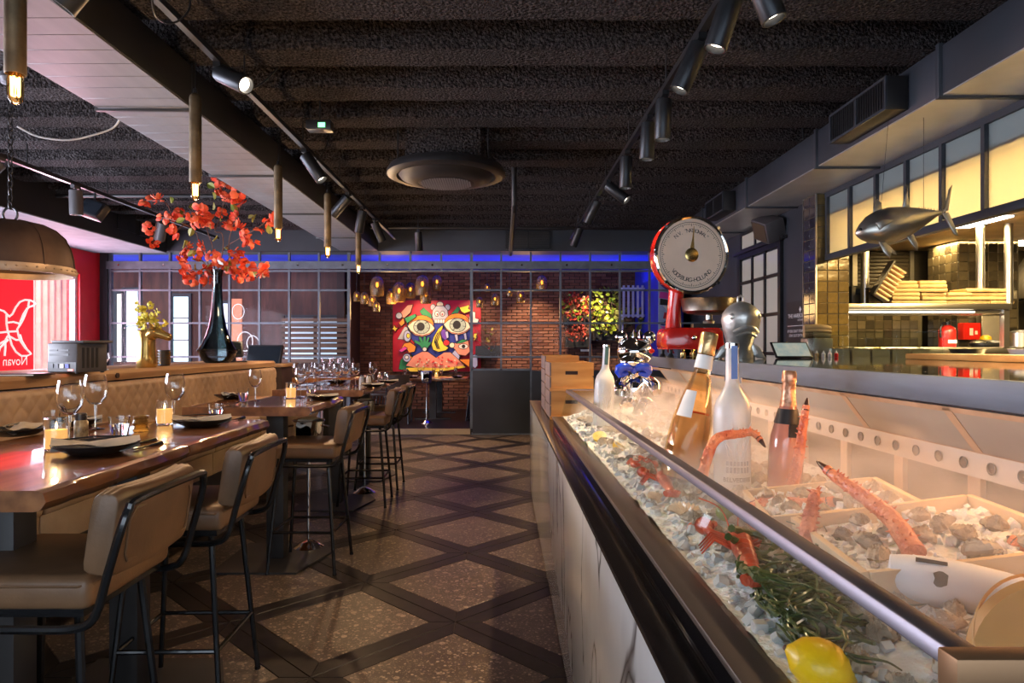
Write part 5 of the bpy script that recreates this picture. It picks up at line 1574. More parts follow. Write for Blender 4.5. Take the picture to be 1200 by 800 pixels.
wn = struct('window_8', MB().box(3.08, 3.109, 7.75, 8.75, 2.60, 2.63).box(3.08, 3.109, 7.75, 8.75, 2.80, 2.83).box(3.08, 3.109, 7.75, 7.79, 2.63, 2.8).box(3.08, 3.109, 8.71, 8.75, 2.63, 2.8).box(3.08, 3.109, 8.22, 8.27, 2.63, 2.8), 'steel_black', 'two small fanlight panes above the black steel door')
for a, b in ((7.79, 8.22), (8.27, 8.71)):
    part(MB().box(3.095, 3.1, a, b, 2.63, 2.8), 'pane', 'frosted_door', wn)
part(MB().box(3.05, 3.10, 7.35, 8.95, 2.565, 2.598), 'sliding_rail', 'dark_metal', door)
spk = thing('wall_speaker', 'dark angular loudspeaker box below the slate duct', 'loudspeaker', (2.98, 7.55, 2.70))
part(MB().box(-.11, .11, -.17, .17, -.12, .12).tr(Matrix.Rotation(R(-20), 4, 'Y') @ Matrix.Rotation(R(20), 4, 'X')), 'cabinet', 'plastic_grey', spk, bevel=.015)
part(MB().box(-.116, -.1105, -.15, .15, -.10, .10).tr(Matrix.Rotation(R(-20), 4, 'Y') @ Matrix.Rotation(R(20), 4, 'X')), 'speaker_grille', 'plastic_black', spk)
part(MB().tube([(0, 0, .1), (.09, 0, .12), (.125, 0, .1)], .015, 8), 'bracket', 'dark_metal', spk)
# lettered sign panel
sg = thing('wall_sign', 'dark sign panel with white lettering beside the steel door', 'sign', (3.1, 7.1, 1.5))
mat('sign_black', (.022, .022, .026), rough=.5)
part(MB().box(3.100, 3.1095, 6.80, 7.37, 1.36, 1.86), 'sign_board', 'sign_black', sg, W=True)
def sign_text(s, size, yc, z, align='CENTER'):
    t_ = text_mb(s, size, align)
    t_.tr(Matrix.Translation((3.0985, yc, z)) @ Matrix(((0, 0, 1, 0), (-1, 0, 0, 0), (0, 1, 0, 0), (0, 0, 0, 1))))
    part(t_, 'lettering', 'white_ink', sg, W=True)
sign_text('THE HARBOUR CLUB', .062, 7.02, 1.685)
sign_text('KITCHEN', .028, 7.02, 1.650)
sign_text("IF YOU CAN'T STAND THE HEAT", .042, 7.02, 1.530)
sign_text('STAY OUT OF THE KITCHEN', .042, 7.02, 1.482)
part(MB().box(3.0980, 3.0995, 6.83, 7.33, 1.598, 1.603), 'rule_line', 'white_ink', sg, W=True)
part(MB().prism([(7.02, 1.80), (7.035, 1.775), (7.05, 1.77), (7.035, 1.76), (7.02, 1.735), (7.005, 1.76), (6.99, 1.77), (7.005, 1.775)], 3.098, 3.0995, lambda p, q, a: (a, p, q)), 'emblem', 'white_ink', sg, W=True)
# ceiling lamp panels
for i, (x0, x1, y0, y1, lab) in enumerate(((4.58, 4.74, 6.25, 6.86, 'long bright lamp panel on the kitchen ceiling near the opening'), (5.34, 6.3, 7.72, 8.05, 'bright lamp panel on the kitchen ceiling behind the steel posts'))):
    lm = thing('ceiling_lamp', lab, 'ceiling lamp', ((x0 + x1) / 2, (y0 + y1) / 2, 2.58))
    part(MB().box(x0, x1, y0, y1, 2.583, 2.594), 'diffuser', 'lamp_panel', lm, W=True)
    part(MB().box(x0 - .02, x1 + .02, y0 - .02, y1 + .02, 2.594, 2.6), 'lamp_frame', 'steel', lm, W=True)
# worktop, shelf, posts
wk = thing('kitchen_worktop', 'long steel worktop at the back of the kitchen', 'worktop', (5.4, 7.4, 0))
part(MB().box(3.4, 7.6, 6.6, 8.45, 1.315, 1.374), 'worktop_slab', 'steel', wk, W=True, bevel=.004)
part(MB().box(3.42, 7.55, 6.66, 8.3, .05, 1.31), 'worktop_body', 'steel', wk, W=True)
part(MB().box(3.4, 7.6, 6.585, 6.598, 1.21, 1.25), 'front_rail', 'steel', wk, W=True)
shf = thing('pass_shelf', 'steel pass shelf carrying stacked cream cartons', 'shelf', (4.1, 6.8, 1.74))
XS1 = (1182 - VU) * 6.6 / FPX
part(MB().box(3.34, XS1, 6.55, 7.15, 1.742, 1.80), 'shelf_board', 'steel', shf, W=True, bevel=.006)
part(MB().box(3.34, XS1, 6.60, 7.1, 1.706, 1.742), 'shelf_underframe', 'steel', shf, W=True)
part(MB().box(3.36, XS1 - .35, 6.57, 6.60, 1.712, 1.722), 'strip_lamp', 'strip_glow', shf, W=True)
area('shelf_lamp_light', (4.15, 6.62, 1.69), (4.15, 6.5, 1.2), 1.4, .04, 9, (1.0, .82, .55))
for (u, Y) in ((1149, 6.75), (1182, 6.68), (1013.5, 6.8)):
    x = (u - VU) * Y / FPX
    part(MB().cyl((x, Y, 1.801), (x, Y, 2.598), .038, n=18), 'shelf_post', 'steel', shf, W=True)
part(MB().box(XS1 - .06, XS1 - .005, 6.58, 6.64, 1.373, 1.742), 'shelf_leg', 'steel', shf, W=True)
part(MB().box(3.345, 3.39, 6.60, 6.64, 1.373, 1.742), 'shelf_leg', 'steel', shf, W=True)
# cartons
cm = mesh_of(MB().box(-.14, .14, -.13, .13, 0, .034), 'carton', .007, 2); cm.materials.append(M['cream_card'])
def stack(u, n, lab, wd=1.0):
    x = (u - VU) * 6.75 / FPX
    for k in range(n):
        c_ = thing('carton', lab + (', bottom one' if k == 0 else ', top one' if k == n - 1 else ', ' + ORD[k] + ' from the bottom'), 'carton', (x + random.uniform(-.012, .012), 6.78 + random.uniform(-.02, .02), 1.8005 + k * .0395), random.uniform(-.06, .06), 'flat cream cartons stacked on the pass shelf')
        o = piece(cm, 'carton_body', c_, (0, 0, 0), None, (wd, 1, 1))
        part(MB().box(-.135 * wd, .135 * wd, -.1325, -.1305, .015, .018), 'carton_fold', 'pale_wood', c_)
stack(1054, 6, 'flat cream carton in the stack beside the slatted rack')
stack(1087, 6, 'flat cream carton in the second stack from the slatted rack', .95)
stack(1115, 3, 'flat cream carton in the low stack behind the steel posts', .85)
stack(1139, 4, 'wide flat cream carton in the stack between the posts', .85)
stack(1166, 4, 'wide flat cream carton in the stack at the shelf end', .85)
# slatted rack leaning on the shelf
rk = thing('slatted_rack', 'striped slatted rack leaning on the pass shelf below the tuna', 'rack', at(1030, 350, 6.6))
rot = Matrix.Rotation(R(-38), 4, 'Y').inverted() if False else Matrix.Rotation(R(32), 4, 'Y')
for k in range(8):
    part(MB().box(-.075, .075, -.045, .045, .012 + k * .045, .030 + k * .045).tr(rot), 'slat', 'pale_wood', rk, bevel=.003)
part(MB().box(-.092, -.076, -.05, .05, 0, .38).tr(rot), 'side_board', 'plastic_black', rk)
part(MB().box(-.08, .08, .046, .055, 0, .37).tr(rot), 'back_board', 'plastic_black', rk)
bx = thing('tea_box', 'small brown box beneath the steel post on the pass shelf', 'box', (*(at(1022, 345, 6.75).xy), 1.8005))
part(MB().box(-.06, .06, -.05, .05, 0, .15), 'box_body', 'brass_old', bx, bevel=.004)
part(MB().box(-.063, .063, -.053, .053, .15, .165), 'box_lid', 'dark_metal', bx, bevel=.003)
dk = thing('black_appliance', 'black boxy appliance at the pier end of the pass shelf', 'appliance', (*(at(1003, 340, 6.95).xy), 1.8005))
part(MB().box(-.09, .09, -.09, .09, 0, .20), 'casing', 'plastic_black', dk, bevel=.012)
part(MB().box(-.05, .05, -.095, -.09, .11, .17), 'display', 'screen', dk)
part(MB().cyl((.05, -.092, .06), (.05, -.105, .06), .015, n=12), 'knob', 'cutlery', dk)
# tiled column and backsplash
tcl = thing('tiled_column', 'tile clad kitchen column behind the steel posts', 'column', (5.55, 7.9, 1.375))
part(MB().box(5.21, 5.90, 7.71, 8.25, 1.375, 2.599), 'column_core', 'tile_grout', tcl, W=True)
tk = mesh_of(MB().box(-.052, .052, -.004, .006, -.052, .052), 'tile', .0025, 1); tk.materials.append(M['kitchen_tile'])
to = wloc(tcl)
for r_ in range(11):
    z = 1.435 + r_ * .1075
    for c_ in range(6):
        piece(tk, 'tile', tcl, Vector((5.265 + c_ * .1125, 7.706, z)) - to, (random.uniform(-.01, .01), 0, random.uniform(-.01, .01)))
    for c_ in range(5):
        piece(tk, 'tile', tcl, Vector((5.206, 7.765 + c_ * .1075, z)) - to, (0, 0, R(-90)))
bsp = thing('backsplash', 'row of dark glossy tiles below the pass shelf', 'backsplash', (4.3, 8.35, 1.375))
part(MB().box(3.4, 5.2, 8.36, 8.42, 1.374, 2.0), 'backsplash_board', 'tile_grout', bsp, W=True)
bo = wloc(bsp)
for r_ in range(5):
    for c_ in range(16):
        piece(tk, 'tile', bsp, Vector((3.47 + c_ * .1085, 8.356, 1.432 + r_ * .1085)) - bo)
rs = thing('roller_shutter', 'dark horizontal roller shutter at the back of the kitchen', 'shutter', (4.9, 8.55, 2.0))
for k in range(12):
    part(MB().box(4.5, 5.17, 8.565, 8.59, 2.02 + k * .048, 2.062 + k * .048), 'slat', 'kitchen_dark', rs, W=True, bevel=.006)
part(MB().box(4.44, 4.5, 8.55, 8.6, 1.99, 2.6), 'guide_rail', 'steel', rs, W=True)
part(MB().box(5.17, 5.22, 8.55, 8.6, 1.99, 2.6), 'guide_rail', 'steel', rs, W=True)
# extinguisher, red box, hat, pots
p = at(1110, 405, 7.0)
fe = thing('fire_extinguisher', 'red fire extinguisher standing on the steel worktop', 'extinguisher', (p.x, p.y, 1.3745))
part(MB().lathe([(.001, 0), (.075, 0), (.08, .01), (.08, .17), (.07, .2), (.035, .225), (.02, .23), (.001, .231)], 20), 'cylinder_body', 'fire_red', fe)
part(MB().lathe([(.022, .23), (.022, .26), (.001, .262)], 12), 'valve', 'dark_metal', fe)
part(MB().tube([(0, 0, .255), (.04, 0, .275), (.08, 0, .27)], .008, 6), 'lever', 'dark_metal', fe)
part(MB().tube([(0, 0, .25), (-.06, -.02, .25), (-.09, -.03, .2), (-.088, -.03, .1)], .010, 6), 'hose', 'plastic_black', fe)
part(MB().box(-.045, .045, -.083, -.0805, .04, .075), 'instruction_label', 'label_white', fe)
p = at(1135, 398, 7.65)
rb = thing('fire_blanket_box', 'red wall box with white label beside the extinguisher', 'wall box', (p.x, 7.62, p.z))
part(MB().box(-.10, .10, -.03, .07, 0, .19), 'box_body', 'fire_red', rb, bevel=.008)
part(MB().box(-.03, .01, -.032, -.0305, .05, .13), 'label', 'label_white', rb)
part(MB().box(.03, .06, -.032, -.0305, .06, .10), 'pictogram', 'label_white', rb)
p = at(1155, 404, 7.1)
ht = thing('lidded_pan', 'black lidded pan with yellow cloth on the worktop', 'pan', (p.x, p.y, 1.3745))
part(MB().lathe([(.001, 0), (.13, 0), (.15, .02), (.15, .045), (.12, .065), (.05, .08), (.001, .082)], 24), 'pan_body', 'plastic_black', ht)
part(MB().lathe([(.055, .079), (.05, .11), (.02, .125), (.001, .126)], 14), 'yellow_cloth', 'lemon', ht)
part(MB().tube([(-.1, -.14, .04), (-.14, -.22, .045)], .012, 6), 'pan_handle', 'plastic_black', ht)
for i, u in enumerate((1196, 1222)):
    p = at(u, 404, 6.95)
    pt = thing('steel_pot', ('steel pot at the picture edge on the worktop', 'second steel pot beyond the picture edge')[i], 'pot', (p.x, p.y, 1.3745), 0)
    part(MB().lathe([(.001, 0), (.10, 0), (.105, .006), (.105, .15), (.11, .155), (.10, .155), (.098, .01), (.001, .008)], 24), 'pot_wall', 'steel', pt)
    part(MB().tube([(.10, -.03, .13), (.14, -.02, .13), (.14, .02, .13), (.10, .03, .13)], .007, 6), 'pot_handle', 'steel', pt)
    part(MB().lathe([(.108, .157), (.05, .175), (.001, .178)], 20), 'pot_lid', 'dark_metal', pt)
p = at(1165, 404, 7.6)
spn = thing('steel_cabinet', 'upright brushed steel cabinet on the worktop under the shelf end', 'cabinet', (p.x, 7.62, 1.3745))
part(MB().box(-.14, .14, -.02, .07, 0, .36), 'cabinet_body', 'steel', spn, bevel=.006)
part(MB().box(-.135, .135, -.028, -.021, .01, .35), 'cabinet_door', 'steel_panel', spn, bevel=.003)
part(MB().tube([(.11, -.028, .12), (.11, -.045, .14), (.11, -.045, .22), (.11, -.028, .24)], .006, 6), 'door_handle', 'steel', spn)
hd_ = thing('extractor_hood', 'large steel extractor hood at the far end of the kitchen', 'hood', (6.6, 7.6, 1.9))
part(MB().prism([(6.15, 1.95), (7.8, 1.95), (7.8, 2.1), (7.3, 2.58), (6.5, 2.58), (6.15, 2.1)], 6.9, 8.3, lambda p, q, a: (p, a, q)), 'hood_body', 'steel', hd_, W=True)
part(MB().box(6.2, 7.7, 6.95, 8.2, 1.93, 1.949), 'filter_panel', 'dark_metal', hd_, W=True)
# ================================================================== seafood display counter
YN, YE = .60, 4.30          # near and far end of the glass case
dc = thing('display_counter', 'long refrigerated seafood display counter with marble front', 'counter', (.6, 2.4, 0))
part(MB().box(.262, .286, .2, 6.44, .02, .85), 'marble_front', 'marble', dc, W=True, bevel=.002)
part(MB().box(.29, .33, .25, 6.42, 0, .848), 'front_backing', 'black_paint', dc, W=True)
part(MB().box(.255, .335, .2, 6.45, .8505, .866), 'stone_ledge', 'black_stone', dc, W=True, bevel=.002)
part(MB().box(.330, 1.06, YN - .02, YE, .02, .85), 'counter_body', 'black_paint', dc, W=True)
part(MB().box(.325, .34, YN - .05, YE + .02, .8665, .918), 'black_glass_face', 'black_glass', dc, W=True)
part(MB().box(.3215, .3245, YN - .05, YE + .02, .8665, .8705), 'chrome_bead', 'chrome', dc, W=True)
part(MB().box(.318, .388, YN - .05, YE + .02, .9185, .932), 'lower_frame', 'bronze_rail', dc, W=True, bevel=.003)
part(MB().box(.34, 1.06, YN, YE, .85, .895), 'case_floor', 'steel', dc, W=True)
# front glass in three panes, leaning inwards
for a, b in ((YN, 1.6), (1.603, 2.95), (2.953, YE)):
    part(MB().prism([(.374, .933), (.382, .933), (.419, 1.094), (.411, 1.094)], a, b, lambda p, q, s: (p, s, q)), 'front_pane', 'case_glass', dc, W=True, smooth=False)
part(MB().prism([(.402, 1.088), (.430, 1.088), (.434, 1.106), (.406, 1.106)], YN - .01, YE + .01, lambda p, q, s: (p, s, q)), 'top_rail', 'rail_metal', dc, W=True, bevel=.002)
part(MB().box(.395, .99, YN - .014, YN + .014, 1.072, 1.108), 'end_rail', 'copper_rail', dc, W=True, bevel=.003)
part(MB().prism([(.374, .932), (.395, .932), (.425, 1.09), (.404, 1.09)], YN - .012, YN + .012, lambda p, q, s: (p, s, q)), 'corner_post', 'rail_metal', dc, W=True)
part(MB().prism([(.385, .933), (1.0, .933), (1.0, 1.07), (.415, 1.07)], YN - .004, YN + .004, lambda p, q, s: (p, s, q)), 'end_pane', 'case_glass', dc, W=True, smooth=False)
part(MB().prism([(.374, .933), (1.02, .933), (.96, 1.10), (.411, 1.10)], YE - .004, YE + .004, lambda p, q, s: (p, s, q)), 'end_pane', 'case_glass', dc, W=True, smooth=False)
part(MB().box(.43, .95, YE - .005, YE + .005, 1.101, 1.108), 'far_edge_strip', 'rail_metal', dc, W=True)
# slanted louvre back under the pass
def slant(t, off=0): # t 0 at top, 1 at bottom of the panel
    return (.947 + .075 * t + off * .8, 1.2485 - .1 * t - off * .6)
yb = [.563 + .44 * k for k in range(9)]
def slab(y0, y1, t0, t1, o0, o1, nm, m):
    a, b, c_, d = slant(t0, o0), slant(t1, o0), slant(t1, o1), slant(t0, o1)
    return part(MB().prism([a, b, c_, d], y0, y1, lambda p, q, s: (p, s, q)), nm, m, dc, W=True)
for k in range(8):
    slab(yb[k] + .014, min(yb[k + 1], YE) - .014, .06, .94, .004, .012, 'louvre_panel', 'steel_panel')
for y in yb:
    if y < YE + .03: slab(y - .014, y + .014, -.02, 1.0, 0, .012, 'panel_mullion', 'case_trim')
slab(YN - .03, YE, -.04, .06, 0, .012, 'panel_top_trim', 'case_trim')
slab(YN - .03, YE, .94, 1.04, 0, .012, 'panel_bottom_trim', 'case_trim')
part(MB().box(1.020, 1.034, YN - .03, YE, 1.098, 1.152), 'air_strip', 'steel_panel', dc, W=True)
hole = mesh_of(MB().lathe([(.0125, 0), (.0135, -.003), (.0115, -.0035), (.0105, -.001), (.001, -.001)], 16).tr(Matrix.Rotation(R(90), 4, 'Y')), 'air_hole'); hole.materials.append(M['dark_metal'])
do = wloc(dc)
y = .72
while y < 4.2:
    piece(hole, 'air_hole', dc, Vector((1.0195, y, 1.125)) - do); y += .0855
part(MB().box(1.06, 1.075, YN - .03, YE, .895, 1.10), 'case_back', 'kitchen_dark', dc, W=True)
for k in range(13):
    part(MB().box(1.045, 1.058, YN + .02 + k * .285, YN + .06 + k * .285, .90, 1.098), 'back_batten', 'case_trim', dc, W=True)

# far part of the counter behind the case
part(MB().box(.335, 1.06, YE + .02, 6.42, 0, .84), 'rear_body', 'black_paint', dc, W=True)
part(MB().box(.336, 1.08, YE + .02, 6.44, .8505, .866), 'rear_top', 'black_stone', dc, W=True)
# the pass
ps_ = thing('pass_counter', 'kitchen pass counter with blue grey steel edge and glossy glass top', 'counter', (1.8, 2.4, 0))
YPF = 4.36
part(MB().box(.93, .952, -.3, YPF, 1.259, 1.317), 'steel_edge', 'steel_band', ps_, W=True, bevel=.0015)
part(MB().box(.9525, 2.76, -.3, YPF - .001, 1.2995, 1.3168), 'glass_top', 'black_glass', ps_, W=True)
part(MB().box(.953, 2.75, -.3, YPF - .01, 1.262, 1.2994), 'top_board', 'steel', ps_, W=True)
part(MB().box(1.08, 2.7, -.3, YPF - .04, .02, 1.2618), 'pass_body', 'steel', ps_, W=True)
part(MB().box(.9275, .9298, 2.62, 2.82, 1.236, 1.262), 'taped_plate', 'steel_band', ps_, W=True)
part(MB().box(.93, 2.76, YPF, YPF + .02, 1.259, 1.317), 'far_edge', 'steel_band', ps_, W=True)
ZC = 1.3172

# ================================================================== wooden crates behind the case
def wine_crate(x0, x1, y0, y1, z0, z1, lab, tip=False):
    c_ = thing('wine_crate', lab, 'crate', ((x0 + x1) / 2, (y0 + y1) / 2, z0), 0, 'wooden wine crates on the counter end')
    n = 2; h = (z1 - z0) / n
    yf = y0
    # handled front
    hx, hz = (x0 + x1) / 2, z1 - .075
    hw, hh = .045, .013
    part(MB().box(x0, x1, yf, yf + .015, z0, hz - hh).box(x0, x1, yf, yf + .015, hz + hh, z1).box(x0, hx - hw, yf, yf + .015, hz - hh, hz + hh).box(hx + hw, x1, yf, yf + .015, hz - hh, hz + hh), 'front_board', 'crate_wood', c_, W=True)
    part(MB().box(hx - hw + .001, hx + hw - .001, yf + .012, yf + .0145, hz - hh, hz + hh), 'handle_slot', 'vestibule_dark', c_, W=True)
    part(MB().box(x0, x1, y1 - .015, y1, z0, z1), 'back_board', 'crate_wood', c_, W=True)
    for k in range(n):
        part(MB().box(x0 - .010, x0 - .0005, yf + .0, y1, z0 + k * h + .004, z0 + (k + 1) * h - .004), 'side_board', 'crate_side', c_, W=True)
        part(MB().box(x1 + .0005, x1 + .010, yf, y1, z0 + k * h + .004, z0 + (k + 1) * h - .004), 'side_board', 'crate_wood', c_, W=True)
    part(MB().box(x0, x1, yf + .015, y1 - .015, z0 + .001, z0 + .012), 'bottom_board', 'crate_wood', c_, W=True)
    part(MB().box(x0 - .01, x1 + .01, yf - .008, yf - .0005, z0, z0 + .025), 'front_batten', 'crate_wood', c_, W=True)
    return c_
xa, xb = (646 - VU) * 4.75 / FPX, (694 - VU) * 4.75 / FPX
wine_crate(xa, xb, 4.75, 5.25, .867, 1.065, 'lower wooden wine crate seen through the end glass')
wine_crate(xa, xb, 4.75, 5.25, 1.066, 1.27, 'upper wooden wine crate with handle slot beside the frosted bottle')
wine_crate(xa, xb - .04, 5.3, 5.8, .867, 1.09, 'lower wooden wine crate hidden behind the front stack')
wine_crate(xa, xb - .04, 5.3, 5.8, 1.091, 1.31, 'upper wooden wine crate just showing behind the front stack')

# ================================================================== scale
sc_x, sc_y = (803 - VU) * 4.08 / FPX, 4.08
sc = thing('dial_scale', 'antique red dial scale with round cream face and steel pan', 'scale', (sc_x, sc_y, ZC))
def sz(v): return CAMZ - (v - VV) * sc_y / FPX - ZC
part(MB().prism([(-.145, .075), (-.135, .05), (.19, .05), (.20, .075), (.19, .155), (.17, .175), (-.12, .175), (-.14, .155)], -.12, .14, lambda p, q, a: (p, a, q)), 'base_housing', 'scale_red', sc, bevel=.010)
part(MB().box(-.14, .19, -.122, .142, .046, .054), 'base_rim', 'scale_red', sc, bevel=.003)
for x, y in ((-.11, -.09), (.16, -.09), (-.11, .11), (.16, .11)):
    part(MB().lathe([(.001, 0), (.02, 0), (.016, .012), (.010, .02), (.012, .046), (.001, .0465)], 12, (x, y, 0)), 'foot', 'plastic_black', sc)
part(MB().tube([(-.06, .05, .17), (-.055, .05, .30), (-.04, .04, .42)], [.05, .04, .05], 16), 'column', 'scale_red', sc)
dcx, dcz, dr = (806 - 803) * sc_y / FPX, sz(300), .232
tilt = Matrix.Translation((dcx, 0, dcz)) @ Matrix.Rotation(R(9), 4, 'Z')
drum = MB().tube([(0, -.05, 0), (0, -.045, 0), (0, .02, 0), (0, .07, 0), (0, .085, 0)], [dr * .97, dr, dr, dr * .93, dr * .7], 48)
part(drum.tr(tilt), 'drum_housing', 'scale_red', sc)
part(MB().tube([(math.cos(a * PI / 28) * (dr - .008), -.054, math.sin(a * PI / 28) * (dr - .008)) for a in range(56)], .012, 8, closed=True).tr(tilt), 'chrome_bezel', 'chrome', sc)
part(MB().tube([(0, -.0505, 0), (0, -.052, 0)], [dr - .015, dr - .015], 48).tr(tilt), 'dial_plate', 'dial_face', sc)
tk_ = MB()
for k in range(100):
    a = 2 * PI * k / 100
    L = .016 if k % 5 == 0 else .008
    r1_, r2_ = .188, .188 - L
    c0, s0 = math.cos(a), math.sin(a)
    wv_ = .0018
    tk_.add([(c0 * r1_ - s0 * wv_, -.0526, s0 * r1_ + c0 * wv_), (c0 * r1_ + s0 * wv_, -.0526, s0 * r1_ - c0 * wv_), (c0 * r2_ + s0 * wv_, -.0526, s0 * r2_ - c0 * wv_), (c0 * r2_ - s0 * wv_, -.0526, s0 * r2_ + c0 * wv_)], [(0, 1, 2, 3)])
part(tk_.tr(tilt), 'dial_ticks', 'ink', sc)
part(MB().tube([(math.cos(a * PI / 30) * .196, -.0522, math.sin(a * PI / 30) * .196) for a in range(60)], .0016, 4, closed=True).tr(tilt), 'dial_ring', 'ink', sc)
def arc_text(s, rad, a_mid, step, size, flip=False):
    mb = MB(); n = len(s)
    for i, c_ in enumerate(s):
        if c_ == ' ': continue
        a = a_mid + (-(i - (n - 1) / 2) * step if not flip else (i - (n - 1) / 2) * step)
        rot = a - PI / 2 if not flip else a + PI / 2
        g = text_mb(c_, size)
        g.tr(Matrix.Translation((math.cos(a) * rad, -.0528, math.sin(a) * rad)) @ Matrix.Rotation(-rot, 4, 'Y') @ Matrix.Rotation(R(90), 4, 'X') @ Matrix.Translation((0, -size * .3, 0)))
        mb.merge(g)
    part(mb.tr(tilt), 'lettering', 'ink', sc)
arc_text('N.V. "NATIONAAL"', .145, PI / 2, .098, .033)
arc_text('VOORBURG-HOLLAND', .150, -PI / 2, .115, .036, True)
part(MB().tube([(0, -.053, 0), (0, -.058, 0), (0, -.062, 0)], [.042, .042, .03], 24).tr(tilt), 'dial_hub', 'brass', sc)
part(MB().prism([(-.016, .02), (.016, .02), (.005, .10), (.0015, .172), (-.0015, .172), (-.005, .10)], -.0565, -.0545, lambda p, q, a: (p, a, q)).tr(tilt @ Matrix.Rotation(R(5), 4, 'Y')), 'pointer', 'brass', sc)
for k in range(4):
    a = PI / 4 + k * PI / 2
    part(MB().cyl((math.cos(a) * (dr + .0), -.056, math.sin(a) * (dr + .0)), (math.cos(a) * dr, -.07, math.sin(a) * dr), .010, n=8).tr(tilt), 'bezel_clip', 'chrome', sc)
pxc = (829 - 803) * sc_y / FPX
part(MB().lathe([(.001, .20), (.03, .20), (.035, .215), (.02, .225), (.02, .25), (.09, .255), (.001, .258)], 24, (pxc, -.03, .0)), 'pan_post', 'steel', sc)
part(MB().lathe([(.001, .262), (.13, .262), (.155, .275), (.165, .345), (.170, .350), (.163, .350), (.150, .28), (.125, .268), (.001, .267)], 36, (pxc, -.03, 0)), 'weighing_pan', 'pan_steel', sc)
part(MB().box(pxc - .1, pxc + .1, -.06, 0, .174, .2), 'pan_carrier', 'dark_metal', sc)
part(MB().ell((.015, -.135, .115), .016, 10, 8), 'adjuster_knob', 'chrome', sc)
for k, x in enumerate((-.03, .01, .045)):
    wgt = thing('brass_weight', ORD[k] + ' small brass weight lined up under the red scale', 'weight', (sc_x - .02 + x * 1.4, sc_y - .18, ZC))
    part(MB().lathe([(.001, 0), (.016, 0), (.017, .003), (.017, .028), (.008, .031), (.006, .036), (.011, .041), (.009, .047), (.001, .049)], 14), 'weight_body', 'brass', wgt)

# ================================================================== cast fish bust
fx_, fy_ = (867 - VU) * 3.5 / FPX, 3.5
fb = thing('fish_sculpture', 'cast silver fish head sculpture standing beside the scale pan', 'sculpture', (fx_, fy_, ZC))
vs_, fs = [], []
rings = [(0.0, .085, .05, .02), (.03, .080, .055, .02), (.06, .062, .06, .01), (.10, .07, .075, 0), (.15, .088, .09, -.01), (.20, .098, .10, -.015), (.235, .092, .095, -.02), (.265, .070, .075, -.02), (.285, .042, .05, -.015), (.297, .012, .02, -.01)]
n = 22
for z, rx, ry, dy_ in rings:
    for k in range(n):
        a = 2 * PI * k / n
        vs_.append((rx * math.cos(a), ry * math.sin(a) + dy_, z))
for i in range(len(rings) - 1):
    for k in range(n):
        fs.append((i * n + k, i * n + (k + 1) % n, (i + 1) * n + (k + 1) % n, (i + 1) * n + k))
fs.append(tuple(range(n - 1, -1, -1))); fs.append(tuple((len(rings) - 1) * n + k for k in range(n)))
part(MB().add(vs_, fs), 'fish_head', 'cast_silver', fb, sharp=60)
part(MB().tube(smooth_path([(-.06, -.085, .135), (-.03, -.112, .155), (0, -.118, .16), (.03, -.112, .155), (.06, -.085, .135)], 3), .010, 8), 'lips', 'cast_silver', fb)
part(MB().tube(smooth_path([(-.05, -.088, .115), (0, -.110, .132), (.05, -.088, .115)], 3), .008, 8), 'lips', 'cast_silver', fb)
for s in (-1, 1):
    part(MB().ell((s * .062, -.078, .215), (.02, .016, .02), 12, 8), 'eye', 'cast_silver', fb)
    part(MB().prism([(s * .05, .09), (s * .10, .06), (s * .135, .0), (s * .09, .004), (s * .05, .03)], -.01, .015, lambda p, q, a: (p, a, q)), 'pectoral_fin', 'cast_silver', fb, bevel=.004)
part(MB().tube([(-.014, -.01, .29), (-.012, -.01, .318), (.0, -.01, .326), (.012, -.01, .318), (.014, -.01, .29)], .006, 8), 'hanging_loop', 'cast_silver', fb)

# ================================================================== chrome bear figurine
bx_, by_ = (745 - VU) * 3.75 / FPX, 3.75
br = thing('chrome_figurine', 'shiny chrome bear figurine with a blue bow', 'figurine', (bx_, by_, 1.0))
def bz(v): return CAMZ - (v - VV) * by_ / FPX - 1.0
def bxx(u): return (u - 745) * by_ / FPX
part(MB().lathe([(.001, 0), (.085, 0), (.09, .008), (.085, .02), (.001, .021)], 28), 'base_disc', 'chrome', br)
part(MB().ell((0, .02, .13), (.075, .065, .11), 24, 16), 'body', 'chrome', br)
part(MB().ell((bxx(744), 0, bz(412)), (.098, .088, .080), 28, 18), 'head', 'chrome', br)
part(MB().ell((bxx(738), -.05, bz(424)), (.065, .055, .042), 22, 14), 'muzzle', 'chrome', br)
part(MB().ell((bxx(738), -.105, bz(416)), (.018, .014, .013), 12, 8), 'nose', 'plastic_black', br)
for u in (729, 762):
    part(MB().ell((bxx(u), .02, bz(395)), (.036, .022, .036), 18, 12), 'ear', 'chrome', br)
for u in (742, 749):
    part(MB().tube([(bxx(u), 0, bz(397)), (bxx(u) - .004, 0, bz(389)), (bxx(u) + .004, 0, bz(386))], [.008, .007, .004], 8), 'tuft', 'chrome', br)
for s, u in ((-1, 723), (1, 760)):
    part(MB().tube(smooth_path([(s * .05, 0, .20), (s * .09, -.04, .17), (s * .10, -.08, .13)], 3), [.028, .03, .032, .034, .036, .034, .03], 14), 'arm', 'chrome', br)
    part(MB().tube(smooth_path([(s * .04, -.01, .07), (s * .06, -.06, .05), (s * .065, -.10, .045)], 3), [.04, .042, .044, .044, .042, .04, .034], 14), 'leg', 'chrome', br)
for s in (-1, 1):
    part(MB().tube(smooth_path([(bxx(739), -.085, bz(433)), (bxx(739) + s * .04, -.095, bz(429)), (bxx(739) + s * .075, -.085, bz(431)), (bxx(739) + s * .07, -.08, bz(438)), (bxx(739) + s * .03, -.085, bz(436))], 2), [.012, .018, .022, .026, .028, .026, .022, .016, .012], 10), 'bow_loop', 'bow_blue', br)
